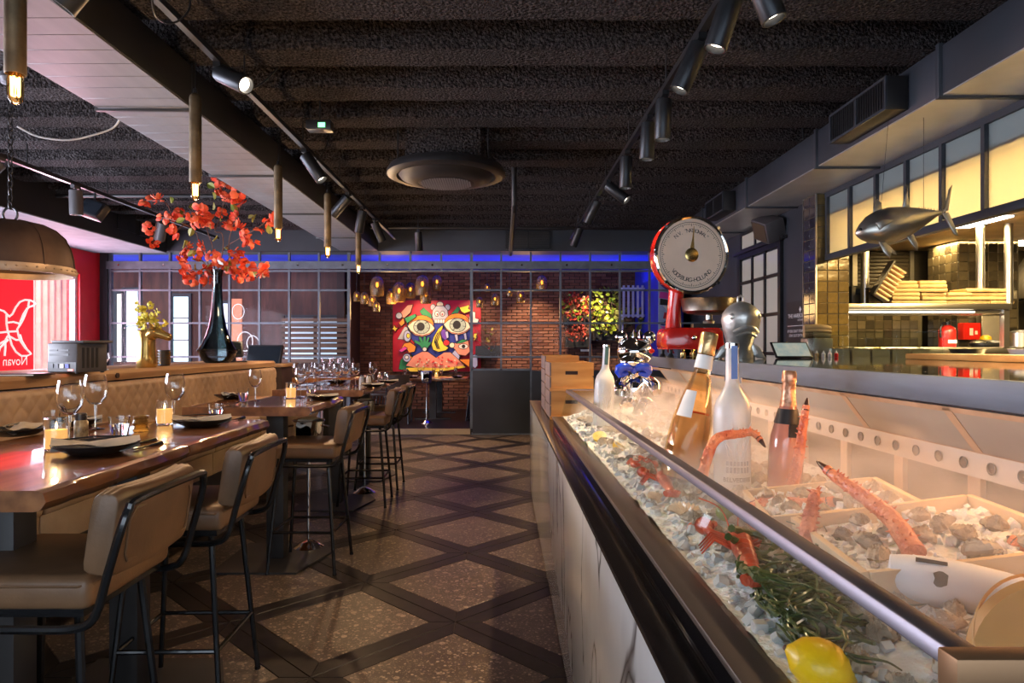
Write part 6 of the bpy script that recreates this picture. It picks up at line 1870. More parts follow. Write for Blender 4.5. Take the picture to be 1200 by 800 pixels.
part(MB().ell((bxx(739), -.095, bz(434)), .016, 10, 8), 'bow_knot', 'bow_blue', br)
part(MB().ell((bxx(760), -.055, bz(411)), (.022, .012, .014), 10, 8), 'red_cheek', 'fire_red', br)

# ================================================================== tuna
tu = at(1055, 262, 4.3)
tn = thing('tuna_sculpture', 'silver tuna sculpture hanging in front of the frosted panes', 'sculpture', tu)
L = .55
vs_, fs = [], []
sec = [(-.50, .006, .010, -.006), (-.485, .018, .024, -.006), (-.44, .040, .052, -.004), (-.36, .062, .086, 0), (-.25, .078, .108, .003), (-.10, .083, .115, .004), (.06, .070, .098, .006), (.20, .048, .070, .010), (.32, .028, .040, .014), (.41, .015, .018, .017), (.455, .010, .014, .018)]
for t, ry, rz_, dz in sec:
    for k in range(20):
        a = 2 * PI * k / 20
        vs_.append((t * L, ry * math.cos(a) * .95, rz_ * math.sin(a) + dz))
for i in range(len(sec) - 1):
    for k in range(20):
        fs.append((i * 20 + k, i * 20 + (k + 1) % 20, (i + 1) * 20 + (k + 1) % 20, (i + 1) * 20 + k))
fs.append(tuple(range(19, -1, -1))); fs.append(tuple((len(sec) - 1) * 20 + k for k in range(20)))
TR = Matrix.Rotation(R(-8), 4, 'Z') @ Matrix.Rotation(R(-11), 4, 'Y')
mat('tuna_silver', (.46, .44, .39), rough=.30, metal=.9, nz=(5, .25))
part(MB().add(vs_, fs).tr(TR), 'body', 'tuna_silver', tn, sharp=70)
def fin(poly, nm, w_=.007, tilt=0, yo=0):
    part(MB().prism(poly, -w_, w_, lambda p, q, a: (p, a + yo + tilt * (q if tilt else 0), q)).tr(TR), nm, 'tuna_silver', tn, bevel=.002)
fin([(.26, .02), (.29, .02), (.335, .15), (.345, .175), (.32, .15), (.275, .04)], 'tail_fin'); fin([(.255, .01), (.29, .01), (.315, -.12), (.315, -.15), (.295, -.13)], 'tail_fin')
fin([(-.15, .10), (-.09, .11), (-.085, .15), (-.105, .185), (-.125, .15)], 'dorsal_fin'); fin([(.03, .095), (.075, .085), (.075, .16), (.085, .21), (.06, .17)], 'dorsal_fin')
fin([(.02, -.085), (.06, -.075), (.075, -.15), (.065, -.19), (.04, -.14)], 'anal_fin')
fin([(-.16, -.09), (-.12, -.10), (-.10, -.17), (-.115, -.205), (-.145, -.16)], 'pelvic_fin', yo=-.03); fin([(-.14, -.09), (-.10, -.10), (-.06, -.16), (-.05, -.19), (-.09, -.16)], 'pelvic_fin', yo=.02)
part(MB().prism([(-.175, .03), (-.12, .045), (-.07, .02), (-.12, -.0), (-.16, -.02)], -.086, -.078, lambda p, q, a: (p, a, q)).tr(TR), 'pectoral_fin', 'tuna_silver', tn, bevel=.002)
part(MB().ell((-.255, -.038, .012), (.010, .008, .010), 10, 8).tr(TR), 'eye', 'ink', tn)
for k in range(9):
    t = .12 + k * .017
    part(MB().prism([(t, .066 - k * .0065), (t + .010, .064 - k * .0065), (t + .009, .082 - k * .006)], -.003, .003, lambda p, q, a: (p, a, q)).tr(TR), 'finlet', 'tuna_silver', tn)
part(MB().cyl((TR @ Vector((-.1, 0, .1))), (TR @ Vector((-.1, 0, .1))) + Vector((.05, .0, ZS - tu.z - .11)), .0015, n=5), 'wire', 'dark_metal', tn)
part(MB().cyl((TR @ Vector((.15, 0, .05))), (TR @ Vector((.15, 0, .05))) + Vector((0, .0, ZS - tu.z - .10)), .0015, n=5), 'wire', 'dark_metal', tn)

# ================================================================== things on the pass
gd = thing('sneeze_guard', 'low glass sneeze guard with greenish edges on the pass', 'glass guard', ((1030 - VU) * 4.15 / FPX - .12, 4.15, ZC))
def gpx(u, Y=4.15): return (u - VU) * Y / FPX - gd.location.x
zt = CAMZ + (406 - 389) * 4.15 / FPX - ZC
part(MB().box(gpx(953), 2.711 - gd.location.x, -.003, .003, 0, zt), 'front_pane', 'green_glass', gd, smooth=False)
part(MB().box(gpx(953), 2.711 - gd.location.x, .004, .16, zt, zt + .006), 'top_pane', 'green_glass', gd, smooth=False)
part(MB().box(gpx(953) - .003, gpx(953) + .003, .004, .16, 0, zt), 'side_pane', 'green_glass', gd, smooth=False)
for u in (953, 987, 1050, 1104):
    part(MB().cyl((gpx(u), -.006, 0), (gpx(u), -.006, zt), .0035, n=6), 'glass_edge', 'case_glass', gd)
for i, (u, cc) in enumerate(((957, 'cream_card'), (965, 'label_white'), (972.5, 'label_white'), (980, 'fire_red'))):
    p = at(u, 420, 3.98)
    sbt = thing('sauce_bottle', ('cream sauce bottle closest to the tablet', 'white sauce bottle, second from the tablet', 'white sauce bottle, third from the tablet', 'red sauce bottle at the end of the row')[i], 'sauce bottle', (p.x, 3.98, ZC), 0, 'little squeeze bottles on the pass'); sbt.scale = (.62, .62, .62)
    part(MB().lathe([(.001, 0), (.016, 0), (.018, .003), (.018, .034), (.012, .04), (.001, .041)], 14), 'bottle_body', cc, sbt)
    part(MB().lathe([(.011, .041), (.009, .046), (.004, .062 if i != 2 else .07), (.001, .063 if i != 2 else .071)], 10), 'nozzle', 'label_white', sbt)
p = at(931, 419, 3.6)
tbk = thing('tablet', 'tilted tablet with lit screen on the pass beside the fish sculpture', 'tablet', (p.x, 3.6, ZC), R(6))
tl = Matrix.Translation((0, 0, .003)) @ Matrix.Rotation(R(-38), 4, 'X')
part(MB().box(-.105, .105, -.005, .005, 0, .105).tr(tl), 'tablet_body', 'plastic_black', tbk, bevel=.003)
part(MB().box(-.095, .095, -.0062, -.0052, .008, .096).tr(tl), 'tablet_screen', 'tablet_screen', tbk)
part(MB().box(-.05, .05, .06, .07, 0, .07), 'tablet_stand', 'plastic_black', tbk)
eq = thing('linen_bundle', 'rolled cream linen bundle on a steel box in front of the tiled pier', 'linen bundle', (at(977, 395, 4.05).x + .0, 4.27, ZC))
part(MB().box(-.08, .08, -.05, .05, 0, .115), 'steel_box', 'steel', eq, bevel=.005)
for k in range(3):
    part(MB().tube(smooth_path([(-.085, -.01, .135 + k * .024), (0, -.015, .14 + k * .022), (.085, .0, .132 + k * .022)], 3), [.018, .02, .021, .022, .021, .02, .016], 10), 'rolled_linen', 'cream_card', eq)
wb_ = thing('cutting_board', 'long brown wooden board lying along the far edge of the pass', 'cutting board', (2.16, 2.85, ZC))
part(MB().box(-.13, .13, -.55, .55, 0, .028), 'board', 'crate_wood', wb_, bevel=.005)
part(MB().cyl((0, -.5, .0281), (0, -.5, .0285), .02, n=16), 'hang_hole', 'vestibule_dark', wb_)

# row of small steel food pans behind the glass guard
fills = ['cream_card', 'kelp', 'lemon_flesh', 'crab', 'porcelain', 'leaf']
for k in range(5):
    x = 2.10 + k * .125
    gp = thing('food_pan', ORD[k] + ' small steel food pan behind the glass guard, counted from the tiled pier side', 'food pan', (x, 4.24, ZC), 0, 'small steel food pans behind the glass guard')
    part(MB().box(-.055, .055, -.055, -.052, 0, .05).box(-.055, .055, .052, .055, 0, .05).box(-.055, -.052, -.052, .052, 0, .05).box(.052, .055, -.052, .052, 0, .05).box(-.052, .052, -.052, .052, 0, .003), 'pan_wall', 'steel', gp)
    part(MB().box(-.061, .061, -.061, -.0555, .046, .05).box(-.061, .061, .0555, .061, .046, .05), 'pan_rim', 'steel', gp)
    fm = MB()
    for q in range(22):
        fm.ell((random.uniform(-.04, .04), random.uniform(-.04, .04), .04 + random.uniform(-.004, .008)), random.uniform(.008, .014), 8, 5)
    fo_ = part(fm, 'filling', fills[k], gp); fo_['kind'] = 'stuff'
for k, (x, y, m_) in enumerate(((2.45, 3.55, 'steel'), (2.5, 3.2, 'porcelain'))):
    bwl = thing('bowl', ('steel mixing bowl on the pass behind the wooden board', 'white bowl on the pass behind the wooden board')[k], 'bowl', (x, y, ZC))
    part(MB().lathe([(.001, 0), (.04, 0), (.07, .02), (.085, .05), (.088, .052), (.082, .05), (.066, .022), (.001, .006)], 24), 'bowl_wall', m_, bwl)
    part(MB().lathe([(.072, .03), (.04, .04), (.001, .043)], 20), 'bowl_filling', 'cream_card' if k else 'leaf', bwl)
# ================================================================== ice bed and seafood
def zi(x, y):
    t = max(0, min(1, (x - .39) / .16)); t = t * t * (3 - 2 * t)
    return .932 + .045 * t + .012 * mnoise.noise((x * 9, y * 9, 1.3)) + .006 * mnoise.noise((x * 30, y * 30, 4.3))
nx, ny = 56, 330
vs_, fs = [], []
for j in range(ny + 1):
    y = YN + .008 + (YE - YN - .016) * j / ny
    for i in range(nx + 1):
        x = .384 + (1.044 - .384) * i / nx
        vs_.append((x, y, zi(x, y)))
for j in range(ny):
    for i in range(nx):
        a = j * (nx + 1) + i
        fs.append((a, a + 1, a + nx + 2, a + nx + 1))
ib = MB().add(vs_, fs)
ibo = part(ib, 'crushed_ice', 'ice', sharp=70)
tag(ibo, 'bed of crushed ice filling the display case', 'ice', kind='stuff')
# loose lumps of ice
rc = random.Random(11)
lump = MB()
for k in range(1500):
    x = .40 + .62 * rc.random() ** 1.3; y = YN + .05 + (YE - YN - .1) * rc.random() ** 1.4
    s = rc.uniform(.004, .011)
    q_ = Euler((rc.uniform(0, 3), rc.uniform(0, 3), 0)).to_matrix().to_4x4()
    lump.merge(MB().box(-s, s, -s * rc.uniform(.5, 1), s, -s * rc.uniform(.4, 1), s), Matrix.Translation((x, y, zi(x, y) + s * .3)) @ q_)
lo = part(lump, 'ice_lumps', 'ice_chunk', sharp=30)
tag(lo, 'loose clear lumps scattered over the crushed ice', 'ice', kind='stuff')

def onice(u, v, z):
    Y = (CAMZ - z) * FPX / (v - VV)
    return Vector(((u - VU) * Y / FPX, Y, z))
# ---- bottles
def vodka(x, y, z, h, lab, tilt=(0, 0), blue=True):
    b = thing('frosted_bottle', lab, 'bottle', (x, y, z))
    b.rotation_euler = (tilt[0], tilt[1], 0)
    s = h / .33
    pr = [(.001, 0), (.036, 0), (.040, .004), (.041, .03), (.041, .165), (.040, .185), (.034, .205), (.023, .222), (.0165, .236), (.0145, .25), (.0140, .318), (.0145, .33), (.001, .331)]
    part(MB().lathe([(r_ * s, q_ * s) for r_, q_ in pr], 36), 'bottle_glass', 'frosted_bottle', b)
    part(MB().lathe([(.0145 * s, .322 * s), (.0155 * s, .323 * s), (.0155 * s, .3335 * s), (.001, .334 * s)], 20), 'stopper', 'cutlery', b)
    # neck strip
    part(MB().prism([(-.007 * s, .252 * s), (.007 * s, .252 * s), (.007 * s, .328 * s), (-.007 * s, .328 * s)], -.0158 * s, -.0150 * s, lambda p, q, a: (p, a, q)), 'neck_label', 'bottle_blue' if blue else 'bottle_green', b)
    # printed branches and palace on the front
    tw = MB(); r3 = random.Random(int(x * 1000))
    def bend(px, pz): # wrap on the cylinder
        a = px / (.0415 * s); return (math.sin(a) * .0416 * s, -math.cos(a) * .0416 * s, pz)
    for k in range(14):
        px = r3.uniform(-.03, .03) * s; L_ = r3.uniform(.04, .09) * s; z0 = .07 * s
        path = [bend(px * .6, z0)]
        for t in range(1, 6):
            path.append(bend(px * .6 + (px * .8) * t / 5 + r3.uniform(-.003, .003), z0 + L_ * t / 5))
        tw.tube(path, .0008 * s, 4)
    part(tw, 'printed_branches', 'label_white', b)
    if blue:
        tx_ = text_mb('BELVEDERE', .0135 * s)
        tx_.v = [bend(p[0], .022 * s + p[1]) for p in tx_.v]
        part(tx_, 'lettering', 'ink', b)
        tx_ = text_mb('VODKA', .007 * s)
        tx_.v = [bend(p[0], .011 * s + p[1]) for p in tx_.v]
        part(tx_, 'lettering', 'ink', b)
        pa = MB()
        for k in range(-3, 4):
            w_ = .0028 * s
            for zz0, zz1 in ((.042, .055), (.058, .068)):
                pa.add([bend(k * .008 * s - w_, zz0 * s), bend(k * .008 * s + w_, zz0 * s), bend(k * .008 * s + w_, zz1 * s), bend(k * .008 * s - w_, zz1 * s)], [(0, 1, 2, 3)])
        part(pa, 'printed_building', 'art_grey', b)
    return b
vodka((858 - VU) * 1.88 / FPX, 1.88, .985, .40, 'large frosted vodka bottle with blue neck label and printed building')
vodka((706 - VU) * 3.38 / FPX, 3.38, .985, .40, 'frosted vodka bottle with dark neck label near the wooden crates', (0, R(3)), False)
# rose magnum, leaning
rm = thing('rose_bottle', 'large clear bottle of rose wine leaning in the ice', 'bottle', ((797 - VU) * 1.98 / FPX, 1.98, .985))
rm.rotation_euler = (R(-2), R(12), 0); rm.scale = (1.16, 1.16, 1.02)
pr = [(.001, .005), (.046, 0), (.052, .006), (.0535, .04), (.053, .13), (.049, .18), (.040, .23), (.028, .285), (.020, .33), (.0175, .36), (.0185, .365), (.0185, .375), (.0175, .38), (.0175, .41)]
inn = [(max(.001, r_ - .004), q_ + .004) for r_, q_ in pr[1:-1]]
part(MB().lathe(pr + list(reversed(inn)) + [(.001, .01)], 40), 'bottle_glass', 'rose_glass', rm)
part(MB().lathe([(.001, .012), (.046, .012), (.048, .04), (.0475, .13), (.044, .178), (.040, .20), (.001, .2005)], 32), 'wine', 'rose_wine', rm)
part(MB().lathe([(.0398, .2006), (.0385, .206), (.036, .203), (.001, .203)], 32), 'wine_surface', 'rose_surface', rm)
part(MB().lathe([(.0205, .372), (.0215, .374), (.0215, .432), (.020, .436), (.001, .437)], 24), 'gold_capsule', 'gold_foil', rm)
part(MB().lathe([(.0225, .33), (.0200, .37), (.0192, .37), (.0215, .33)], 24), 'neck_label', 'label_white', rm)
lb = MB(); 
for i in range(9):
    a = -PI / 2 - 1.25 + i * .11
    for (r_, q_) in ((.0495, .185), (.0412, .235), (.0345, .262)):
        lb.v.append((math.cos(a) * r_, math.sin(a) * r_, q_))
lb.f = [(i * 3 + k, i * 3 + k + 1, (i + 1) * 3 + k + 1, (i + 1) * 3 + k) for i in range(8) for k in range(2)]
part(lb, 'shoulder_label', 'label_white', rm)
# pink champagne bottle
cb_ = thing('champagne_bottle', 'pink champagne bottle with wrinkled copper foil neck', 'bottle', ((919 - VU) * 1.82 / FPX, 1.82, .985))
cb_.rotation_euler = (0, R(2.5), 0)
pr = [(.001, 0), (.040, 0), (.044, .005), (.0445, .03), (.0445, .125), (.041, .155), (.031, .195), (.021, .235), (.0165, .262), (.0155, .30), (.0175, .302), (.0175, .312), (.0155, .316), (.001, .317)]
part(MB().lathe(pr, 36), 'bottle_glass', 'pink_bottle', cb_)
part(MB().lathe([(.0225, .235), (.0182, .262), (.0172, .298), (.0192, .302), (.0188, .322), (.016, .330), (.001, .331)], 22), 'copper_foil', 'copper_foil', cb_)
part(MB().lathe([(.0345, .190), (.0245, .228), (.0235, .226), (.0335, .188)], 30), 'neck_band', 'label_dark', cb_)
part(MB().prism([(-.012, .155), (.012, .155), (.009, .19), (-.009, .19)], -.0445, -.0335, lambda p, q, a: (p, a, q)), 'collar_tab', 'label_dark', cb_)

# ---- crab legs
def crab_leg(pts, r, lab, tip=True, name='crab_leg'):
    base = Vector(pts[0])
    t = thing(name, lab, 'crab leg', base, 0, 'red king crab legs on the ice')
    pth = smooth_path([Vector(p) - base for p in pts], 6)
    n = len(pth)
    nb_ = n if not tip else int(n * .86)
    rad = [r * (1 - .55 * i / n) * (1 + .06 * math.sin(i * 2.1)) for i in range(n)]
    part(MB().tube(pth[:nb_ + 1], rad[:nb_ + 1], 12), 'shell', 'crab', t)
    if tip:
        part(MB().tube(pth[nb_ - 1:], [rad[nb_ - 1] * .98 * (1 - .9 * k / max(1, n - nb_)) + .0008 for k in range(n - nb_ + 1)], 10), 'dark_tip', 'crab_tip', t)
    r4 = random.Random(int(1000 * base.y)); spn_ = MB()
    for i in range(2, nb_ - 1):
        for k in range(4):
            d = Vector((r4.uniform(-1, 1), r4.uniform(-1, .2), r4.uniform(-.2, 1))).normalized()
            p_ = pth[i] + d * rad[i] * .8
            spn_.tube([p_, p_ + d * r * .55], [r * .18, .0005], 5)
    so = part(spn_, 'spines', 'crab', t); so['kind'] = 'stuff'
    return t
crab_leg([at(1072, 648, 1.12), at(1045, 608, 1.20), at(1010, 580, 1.28), at(984, 562, 1.34), at(957, 540, 1.40)], .019, 'red crab leg pointing up out of the ice in front of the air holes')
crab_leg([onice(878, 600, 1.005), at(905, 590, 1.60), at(945, 590, 1.52), at(990, 586, 1.46)], .020, 'thick red crab leg lying flat beside the champagne bottle')
crab_leg([at(944, 640, 1.27), at(949, 606, 1.29), at(956, 574, 1.30)], .018, 'short orange crab leg standing upright near the metal rail', False)
crab_leg([at(822, 560, 1.74), at(838, 516, 1.76), at(868, 508, 1.78), at(884, 508, 1.77), at(897, 524, 1.74)], .015, 'bent crab leg wrapped around the large vodka bottle')
crab_leg([at(926, 580, 1.70), at(936, 535, 1.71), at(941, 500, 1.72), at(946, 466, 1.73)], .016, 'pale orange crab leg leaning on the champagne bottle')
crab_leg([at(1235, 690, 1.02), at(1215, 655, 1.06), at(1180, 628, 1.10)], .016, 'red crab leg entering at the picture edge above the crate')

# ---- oysters
def oyster_mesh(seed):
    vs_, fs = [], []
    n, m = 26, 9
    for j in range(m + 1):
        t = j / m
        for k in range(n):
            a = 2 * PI * k / n
            cx, sx = math.cos(a), math.sin(a)
            rr = (.036 + .010 * cx + .012 * mnoise.noise((cx * 1.6 + seed * 3, sx * 1.6, 0)) + .006 * mnoise.noise((cx * 5 + seed, sx * 5, t * 2)))
            rr *= (1 - t * .985) * (1 - .05 * (j % 2))
            zz = .022 * t ** .55 + .007 * mnoise.noise((cx * 4 + seed, sx * 4, t * 5)) * (1 if j else .8) + (.004 if j % 2 else 0)
            vs_.append((rr * cx, rr * .70 * sx, zz))
    for j in range(m):
        for k in range(n):
            fs.append((j * n + k, j * n + (k + 1) % n, (j + 1) * n + (k + 1) % n, (j + 1) * n + k))
    mb = MB().add(vs_, fs)
    mb.add([(x, y, -abs(z) * .6) for x, y, z in vs_], fs)
    me = mesh_of(mb, 'oyster_shell', sharp=28); me.materials.append(M['oyster']); return me
oy = [oyster_mesh(s) for s in range(6)]
_oy = [0]
def oyster(p, rot, s, lab='grey brown oyster shell lying among others on the ice', grp='oysters on the ice'):
    o = bpy.data.objects.new('oyster', oy[_oy[0] % 6]); C.objects.link(o)
    o.location = p; o.rotation_euler = rot; o.scale = (s, s, s)
    tag(o, lab, 'oyster', grp); _oy[0] += 1
ro_ = random.Random(5)
used_ = []
def free(x, y, d=.045):
    for a, b in used_:
        if (a - x) ** 2 + (b - y) ** 2 < d * d: return False
    used_.append((x, y)); return True
for (x, y) in ((.64, 1.88), (.51, 3.38), (.52, 1.98), (.755, 1.82), (.74, 3.75)):
    for k in range(8): used_.append((x + .05 * math.cos(k), y + .05 * math.sin(k)))
def scatter(n, x0, x1, y0, y1, lab, grp, s=(.70, .95), d=.055):
    c_ = 0
    for k in range(n * 12):
        x, y = ro_.uniform(x0, x1), ro_.uniform(y0, y1)
        if free(x, y, d):
            oyster((x, y, zi(x, y) + .012), (ro_.uniform(-.35, .35), ro_.uniform(-.35, .35), ro_.uniform(0, 6.3)), ro_.uniform(*s), lab, grp); c_ += 1
            if c_ >= n: break
scatter(40, .47, .90, 1.66, 2.5, 'grey brown oyster shell lying among the bottles', 'oysters among the bottles')
scatter(34, .46, .60, 1.02, 1.66, 'cream brown oyster shell between rail and wooden crates', 'oysters between rail and wooden crates', s=(.62, .85), d=.05)
scatter(46, .44, .95, 2.5, 4.15, 'grey oyster shell at the far part of the ice bed', 'oysters at the far part of the ice bed')
scatter(60, .46, .98, .66, 1.02, 'brown oyster shell in front of the paper sleeve', 'oysters in front of the paper sleeve', s=(.62, .85), d=.05)

# ---- pale wooden crates of ice
def ice_crate(c, wx, wy, h, rz, tilt, lab, olab):
    t = thing('ice_crate', lab, 'crate', c)
    t.rotation_euler = (0, tilt, rz)
    for sgn, nm in ((-1, 'side_board'), (1, 'side_board')):
        part(MB().box(sgn * wx / 2 - .006, sgn * wx / 2 + .006, -wy / 2, wy / 2, 0, h), nm, 'pale_wood', t, bevel=.001)
        part(MB().box(-wx / 2 + .0065, wx / 2 - .0065, sgn * wy / 2 - .006, sgn * wy / 2 + .006, 0, h), 'end_board', 'pale_wood', t, bevel=.001)
    part(MB().box(-wx / 2 + .007, wx / 2 - .007, -wy / 2 + .007, wy / 2 - .007, 0, .008), 'bottom_board', 'pale_wood', t)
    M4 = Matrix.Translation(c) @ Euler((0, tilt, rz)).to_matrix().to_4x4()
    vs_, fs = [], []
    n = 26
    for j in range(n + 1):
        for i in range(n + 1):
            x, y = (-.5 + i / n) * (wx - .016), (-.5 + j / n) * (wy - .016)
            vs_.append(M4 @ Vector((x, y, h * .62 + .012 * mnoise.noise((x * 22, y * 22, c[1] * 7)) + .006 * mnoise.noise((x * 60, y * 60, 1)))))
    for j in range(n):
        for i in range(n):
            a = j * (n + 1) + i; fs.append((a, a + 1, a + n + 2, a + n + 1))
    cmb = MB().add(vs_, fs)
    for k in range(170):
        s = ro_.uniform(.004, .010)
        q_ = Euler((ro_.uniform(0, 3), ro_.uniform(0, 3), 0)).to_matrix().to_4x4()
        cmb.merge(MB().box(-s, s, -s * ro_.uniform(.5, 1), s, -s * ro_.uniform(.4, 1), s), M4 @ Matrix.Translation((ro_.uniform(-.46, .46) * wx, ro_.uniform(-.46, .46) * wy, h * .62 + ro_.uniform(0, .012))) @ q_)
    io = part(cmb, 'crushed_ice', 'ice', sharp=35)
    tag(io, 'crushed ice heaped inside the ' + olab, 'ice', kind='stuff')
    spots_ = []
    for k in range(160):
        a = Vector((ro_.uniform(-.38, .38) * wx, ro_.uniform(-.38, .38) * wy, h * .62 + .016))
        if len(spots_) >= 12 or any((a - b_).length < .062 for b_ in spots_): continue
        spots_.append(a)
        oyster(M4 @ a, (ro_.uniform(-.4, .4), tilt + ro_.uniform(-.4, .4), ro_.uniform(0, 6)), ro_.uniform(.6, .85), 'oyster shell on the ice inside the ' + olab, 'oysters in the ' + olab)
ice_crate((.755, 1.19, .985), .34, .34, .075, R(-6), R(-9), 'pale wooden crate of ice at the picture edge beneath the air holes', 'edge crate')
ice_crate((.735, 1.52, .985), .30, .27, .06, R(-10), R(-8), 'pale wooden crate of ice in front of the champagne bottle', 'middle crate')

# ---- lobsters, shells, fruit
def lobster(p, rz, s, lab, tilt=0):
    t = thing('lobster', lab, 'lobster', p, rz, 'cooked red lobsters on the ice')
    t.rotation_euler = (tilt, 0, rz); t.scale = (s, s, s)
    part(MB().tube(smooth_path([(.0, 0, .02), (.03, 0, .024), (.07, 0, .022), (.095, 0, .016)], 3), [.017, .021, .023, .024, .023, .022, .019, .014, .009, .004], 14), 'carapace', 'lobster', t)
    for k in range(6):
        x = -.012 - k * .020
        part(MB().tube([(x + .012, 0, .02 - k * .002), (x, 0, .021 - k * .002), (x - .010, 0, .017 - k * .002)], [.021 - k * .0016, .0215 - k * .0016, .018 - k * .0016], 14), 'tail_segment', 'lobster', t)
    for k in range(5):
        a = PI + (k - 2) * .38
        part(MB().tube([(-.125, 0, .01), (-.125 + .03 * math.cos(a), .03 * math.sin(a), .006)], [.006, .011], 8), 'tail_fan', 'lobster', t)
    for sg_ in (-1, 1):
        part(MB().tube(smooth_path([(.075, sg_ * .016, .018), (.10, sg_ * .045, .02), (.135, sg_ * .05, .018)], 3), [.006, .007, .007, .008, .009, .010, .011], 8), 'claw_arm', 'lobster', t)
        part(MB().tube(smooth_path([(.13, sg_ * .05, .018), (.155, sg_ * .055, .02), (.19, sg_ * .048, .018), (.205, sg_ * .038, .016)], 3), [.010, .014, .018, .020, .018, .015, .011, .008, .005, .002], 10), 'claw', 'lobster', t)
        part(MB().tube([(.155, sg_ * .040, .02), (.18, sg_ * .030, .018), (.20, sg_ * .033, .016)], [.009, .008, .002], 8), 'claw_finger', 'lobster', t)
        for k in range(4):
            x = .065 - k * .018
            part(MB().tube([(x, sg_ * .018, .015), (x + .008, sg_ * .05, .028), (x + .004, sg_ * .075, .0)], [.004, .0032, .0015], 6), 'walking_leg', 'lobster', t)
        part(MB().tube(smooth_path([(.095, sg_ * .006, .02), (.15, sg_ * .02, .06), (.20, sg_ * .06, .07)], 4), .0014, 5), 'antenna', 'lobster', t)
def ice_at(u, v, dz=0):
    z = .95
    for _ in range(4):
        q_ = onice(u, v, z); z = zi(q_.x, q_.y)
    q_.z += dz; return q_
lobster(ice_at(852, 672, .030) + Vector((.030, .0, 0)), R(80), 1.0, 'red lobster with its tail against the seaweed and front glass')
lobster(ice_at(770, 580, .026) + Vector((.022, 0, 0)), R(86), .85, 'red lobster behind the lower glass near the lemon half')
lobster(ice_at(742, 550, .024) + Vector((.022, 0, 0)), R(268), .65, 'small red lobster near the far lemon half')
def scallop(p, s, rz, lab):
    vs_, fs = [], []
    n, m = 40, 6
    for j in range(m + 1):
        t = j / m
        for k in range(n + 1):
            a = PI * (.12 + .76 * k / n)
            rr = t * .045 * (1 + .03 * math.cos(k * 2 * PI / 4))
            vs_.append((rr * math.cos(a), rr * math.sin(a), .014 * math.sin(t * PI * .62) + .0022 * t * math.cos(k * 2 * PI / 4)))
    for j in range(m):
        for k in range(n):
            fs.append((j * (n + 1) + k, j * (n + 1) + k + 1, (j + 1) * (n + 1) + k + 1, (j + 1) * (n + 1) + k))
    t = thing('scallop_shell', lab, 'scallop', p, rz); t.rotation_euler = (R(25), 0, rz); t.scale = (s, s, s)
    part(MB().add(vs_, fs).add([(x, y, z - .003) for x, y, z in vs_], fs), 'fan', 'scallop', t)
    part(MB().prism([(-.014, -.004), (.014, -.004), (.008, .008), (-.008, .008)], .0, .004, lambda p, q, a: (p, q, a)), 'hinge', 'scallop', t)
scallop(ice_at(804, 610, .004), 1.1, R(10), 'cream ribbed scallop shell beside the lime')
scallop(ice_at(772, 590, .004), .8, R(40), 'small cream scallop shell behind the lower glass')
lm_ = thing('lime', 'green lime lying on the ice behind the front glass', 'lime', ice_at(852, 612, .024))
part(MB().ell((0, 0, 0), (.026, .023, .022), 20, 14), 'peel', 'lime', lm_)
part(MB().ell((.026, 0, 0), (.004, .003, .003), 8, 6), 'stem_end', 'branch', lm_)
ln_ = thing('lemon', 'whole yellow lemon in the corner of the display case', 'lemon', Vector(((962 - VU) * .90 / FPX, .90, CAMZ - (780 - VV) * .90 / FPX)))
ln_.rotation_euler = (R(10), R(20), R(-25))
part(MB().lathe([(.001, -.048), (.006, -.045), (.012, -.040), (.024, -.032), (.033, -.014), (.035, 0), (.033, .014), (.024, .031), (.012, .039), (.007, .044), (.001, .046)], 26).tr(Matrix.Rotation(R(90), 4, 'Y')), 'peel', 'lemon', ln_, sharp=170)
part(MB().ell((-.047, 0, 0), (.003, .004, .004), 8, 6), 'stem_end', 'branch', ln_)
for i, (u, v) in enumerate(((703, 517), (748, 549), (722, 530))):
    p = ice_at(u, v, .004)
    hl = thing('lemon_half', ('lemon half furthest along the front glass', 'lemon half beside the red lobster', 'wrapped lemon half between the others')[i], 'lemon', p, R(30 * i))
    hl.rotation_euler = (R(35), R(-10), R(40 * i))
    part(MB().lathe([(.001, 0), (.014, .002), (.028, .014), (.032, .03)], 22), 'peel', 'lemon', hl)
    part(MB().lathe([(.032, .0302), (.030, .0312), (.001, .0316)], 22), 'cut_face', 'label_white' if i else 'lemon_flesh', hl)
    for k in range(8):
        a = k * PI / 4
        part(MB().tube([(.004 * math.cos(a), .004 * math.sin(a), .033), (.026 * math.cos(a), .026 * math.sin(a), .033)], .0012, 4), 'segment_line', 'plastic_black' if i == 1 else 'lemon_flesh', hl)
# mussels
mus = MB(); vs_, fs = [], []
n = 14
for j in range(9):
    t = j / 8
    rr = math.sin(PI * min(1, .03 + .97 * t ** .8)) * .014
    for k in range(n):
        a = 2 * PI * k / n
        vs_.append((-.03 + .06 * t, rr * math.cos(a), rr * .55 * math.sin(a)))
for j in range(8):
    for k in range(n):
        fs.append((j * n + k, j * n + (k + 1) % n, (j + 1) * n + (k + 1) % n, (j + 1) * n + k))
mm = mesh_of(mus.add(vs_, fs), 'mussel'); mm.materials.append(M['mussel'])
for i in range(22):
    x, y = ro_.uniform(.44, .56), ro_.uniform(1.6, 3.9)
    if not free(x, y, .04): continue
    o = bpy.data.objects.new('mussel', mm); C.objects.link(o)
    o.location = (x, y, zi(x, y) + .006); o.rotation_euler = (ro_.uniform(-.4, .4), ro_.uniform(-.4, .4), ro_.uniform(0, 6)); s = ro_.uniform(.9, 1.3); o.scale = (s, s, s)
    tag(o, 'black mussel lying along the front of the ice', 'mussel', 'black mussels along the front of the ice')
